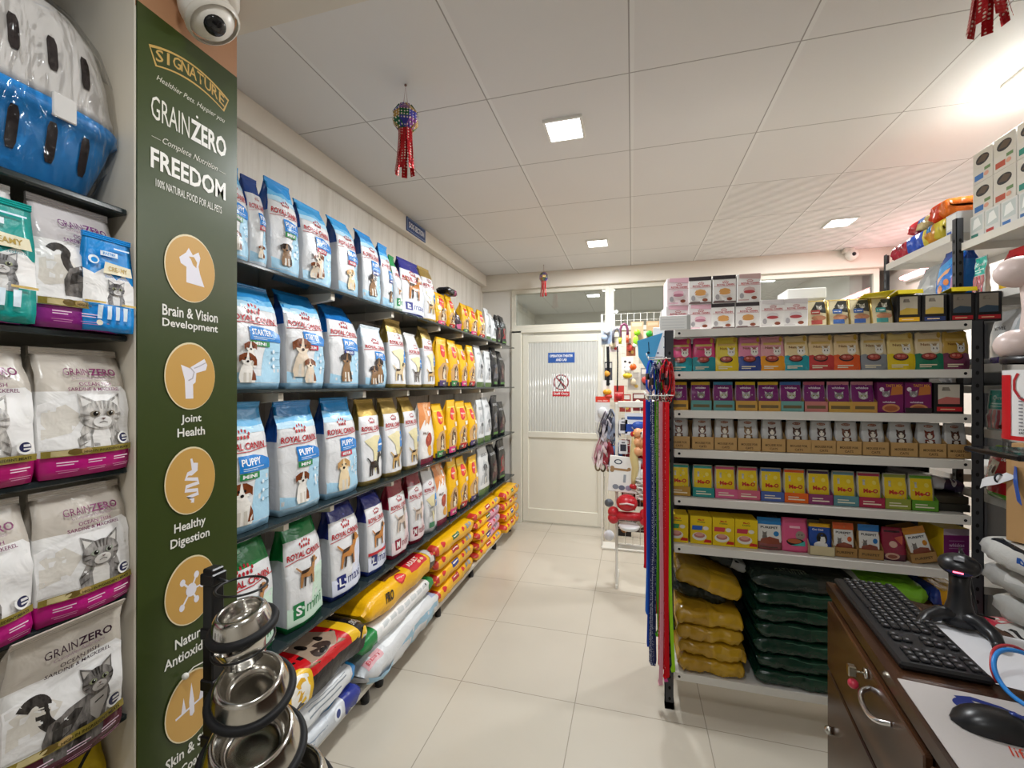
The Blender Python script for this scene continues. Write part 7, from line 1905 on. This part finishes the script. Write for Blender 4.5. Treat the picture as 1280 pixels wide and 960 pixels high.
MB().lathe([(0, -.003), (.008, -.003), (.008, .003), (0, .003)], M('2a3f8c', 'glossy'), 14, mx=Matrix.Translation((.026, 0, .031)) @ Matrix.Rotation(R(90), 4, 'X')).build('scroll_wheel', ms)
MB().tube([(.055, 0, .01), (.09, .005, .005), (.13, .02, .004), (.17, .06, .004), (.2, .12, .004)], .002, BK, 6).build('mouse_cable', ms)
# cables with a black plug
o = empty('power_cable', (.70, 1.06, .9), 'blue and red cables arching up to a black plug on the counter', 'cable')
MB().tube(smooth([(.02, -.06, .006), (.0, -.02, .008), (-.006, .01, .02), (-.004, .03, .045), (.02, .05, .062), (.06, .06, .06), (.12, .07, .03), (.16, .08, .006)]), .0042, M('2a86d8', 'plas'), 10).build('blue_cable', o)
MB().tube(smooth([(-.004, .022, .012), (-.008, .03, .04), (.016, .056, .064), (.06, .068, .064), (.13, .085, .01)]), .003, M('b3343c', 'plas'), 8).build('red_cable', o)
MB().box((.005, -.115, .001), (.045, -.055, .028), M('121214', 'plas'), .006).build('plug', o)
tag(put('price_tag', MB().sphere((0, 0, .004), .014, M('a5807a', 'plas'), 12, 8, (1.3, .7, .25)).mesh('price_tag'), (.693, 1.105, .9015), R(40)), 'small reddish oval tag beside the cables', 'tag')
# carton and bags behind the counter, on the rack's bottom shelf
tag(put('brown_carton', carton('brown_carton', .30, .26, .42, '8a6238', [r(0, .48, 1, .52, '9c7648')]), (1.115, RY0 + .17, RZ['low'] + .0005), R(0)), 'brown carton at the far end of the rack bottom shelf behind the counter', 'carton')
tag(put('pet_food_bag', pillow('pet_food_bag', .25, .24, .072, [(0, 'e3e6dc'), (.1, '7fbf2c')], [], 'heavy', 51, .012), (1.045, RY0 + .13, RZ['low'] + .4225), rot=(0, 0, R(-4))), 'bright green crumpled bag behind the keyboard', 'pet food bag')
tag(put('pet_food_bag', pillow('pet_food_bag', .13, .2, .07, [(0, '2a3f8c'), (.2, 'e0a81c')], [], 'heavy', 52, .010), (1.24, RY0 + .12, RZ['low'] + .423), rot=(0, 0, R(2))), 'yellow bag with blue end behind the scanner', 'pet food bag')

# ------------------------------------------------------------------ steel bowls on a pole stand in front of the banner
PX, PY_ = -.978, .818
st = empty('bowl_stand', (PX, PY_, 0), 'black pole stand with wire rings holding steel bowls before the banner', 'bowl stand')
PB = M('131315', 'plas')
MB().box((-.016, -.016, .02), (.016, .016, 1.06), PB, .003).build('pole', st)
MB().lathe([(0, 0), (.15, 0), (.15, .008), (.03, .022), (0, .022)], PB, 32, (.1, -.01, 0)).build('base_plate', st)
def ring(cx, cy, z, rad, tilt=(0, 0)):
    mx = Matrix.Translation((cx - PX, cy - PY_, z)) @ Matrix.Rotation(R(tilt[0]), 4, 'X') @ Matrix.Rotation(R(tilt[1]), 4, 'Y')
    pts = [mx @ Vector((rad * cos(2 * pi * i / 36), rad * sin(2 * pi * i / 36), 0)) for i in range(36)]
    mb = MB().tube(pts, .0028, PB, 8, True)
    c = mx @ Vector((0, 0, 0)); d = Vector((0, 0, z)) - c
    near = min(pts, key=lambda q: q.length)
    mb.tube([near, (near.x * .2, near.y * .2, z), (0, 0, z)], .0035, PB, 8)
    mb.build('wire_ring', st)
    MB().box((-.02, -.02, z - .014), (.02, .02, z + .014), PB, .003).build('clamp', st)
STEEL = M('cfccc6', 'steel')
def bowl(cx, cy, z, rr, rb, h, tilt, label):
    """rr rim radius, rb base radius; flared skirt with a rubber foot ring"""
    o = empty('steel_bowl', (cx, cy, z), label, 'pet bowl', 'steel bowls on the pole stand')
    o.rotation_euler = (R(tilt[0]), R(tilt[1]), 0)
    MB().lathe([(rb, .004), (rb - .004, .016), (rr + .010, h - .008), (rr + .004, h), (rr - .002, h + .001), (rr - .004, h - .004), (rr * .93, h * .45), (rr * .80, h * .2), (rr * .66, h * .13), (rr * .40, h * .115), (0, h * .11)], STEEL, 48).build('bowl_body', o)
    MB().lathe([(rb - .006, -.004), (rb + .006, -.002), (rb + .009, .006), (rb + .005, .015), (rb - .004, .016), (rb - .006, -.004)], M('19191b', 'rubber'), 48).build('rubber_ring', o)
    return o
ring(-.872, .80, 1.035, .052)
ring(-.866, .80, .905, .064, (12, -2)); bowl(-.866, .80, .938, .045, .066, .048, (12, -2), 'smallest tilted steel bowl with black rubber ring, topmost on the pole stand')
ring(-.843, .80, .782, .080, (17, 13)); bowl(-.843, .80, .79, .060, .084, .058, (17, 13), 'middle steel bowl with black rubber ring on the pole stand')
ring(-.838, .80, .647, .100, (15, 13)); bowl(-.838, .80, .655, .076, .104, .068, (15, 13), 'largest steel bowl with black rubber ring, lower on the pole stand')
ring(-.79, .83, .517, .108, (4, 4)); bowl(-.79, .83, .525, .084, .112, .07, (4, 4), 'lowest steel bowl showing only its edge under the largest one')
mb = MB().lathe([(.0, 0), (.042, .0), (.052, .045)], STEEL, 32, (0, 0, 0)); tag(put('steel_cup', mb.mesh('steel_cup'), (-.862, .802, .866), rot=(R(8), R(-12), 0)), 'plain steel cup nested under the topmost tilted bowl', 'pet bowl')
# white push pin on the banner
tag(put('push_pin', MB().sphere((0, 0, 0), .008, M('dcd9d0', 'plas'), 10, 8).tube([(0, 0, 0), (-.005, .025, .006), (-.004, .05, .004)], .0015, M('cfccc4', 'plas'), 6).mesh('push_pin'), (-1.078, .826, .772)), 'white round-headed wire pin over the lowest disc of the banner', 'pin')
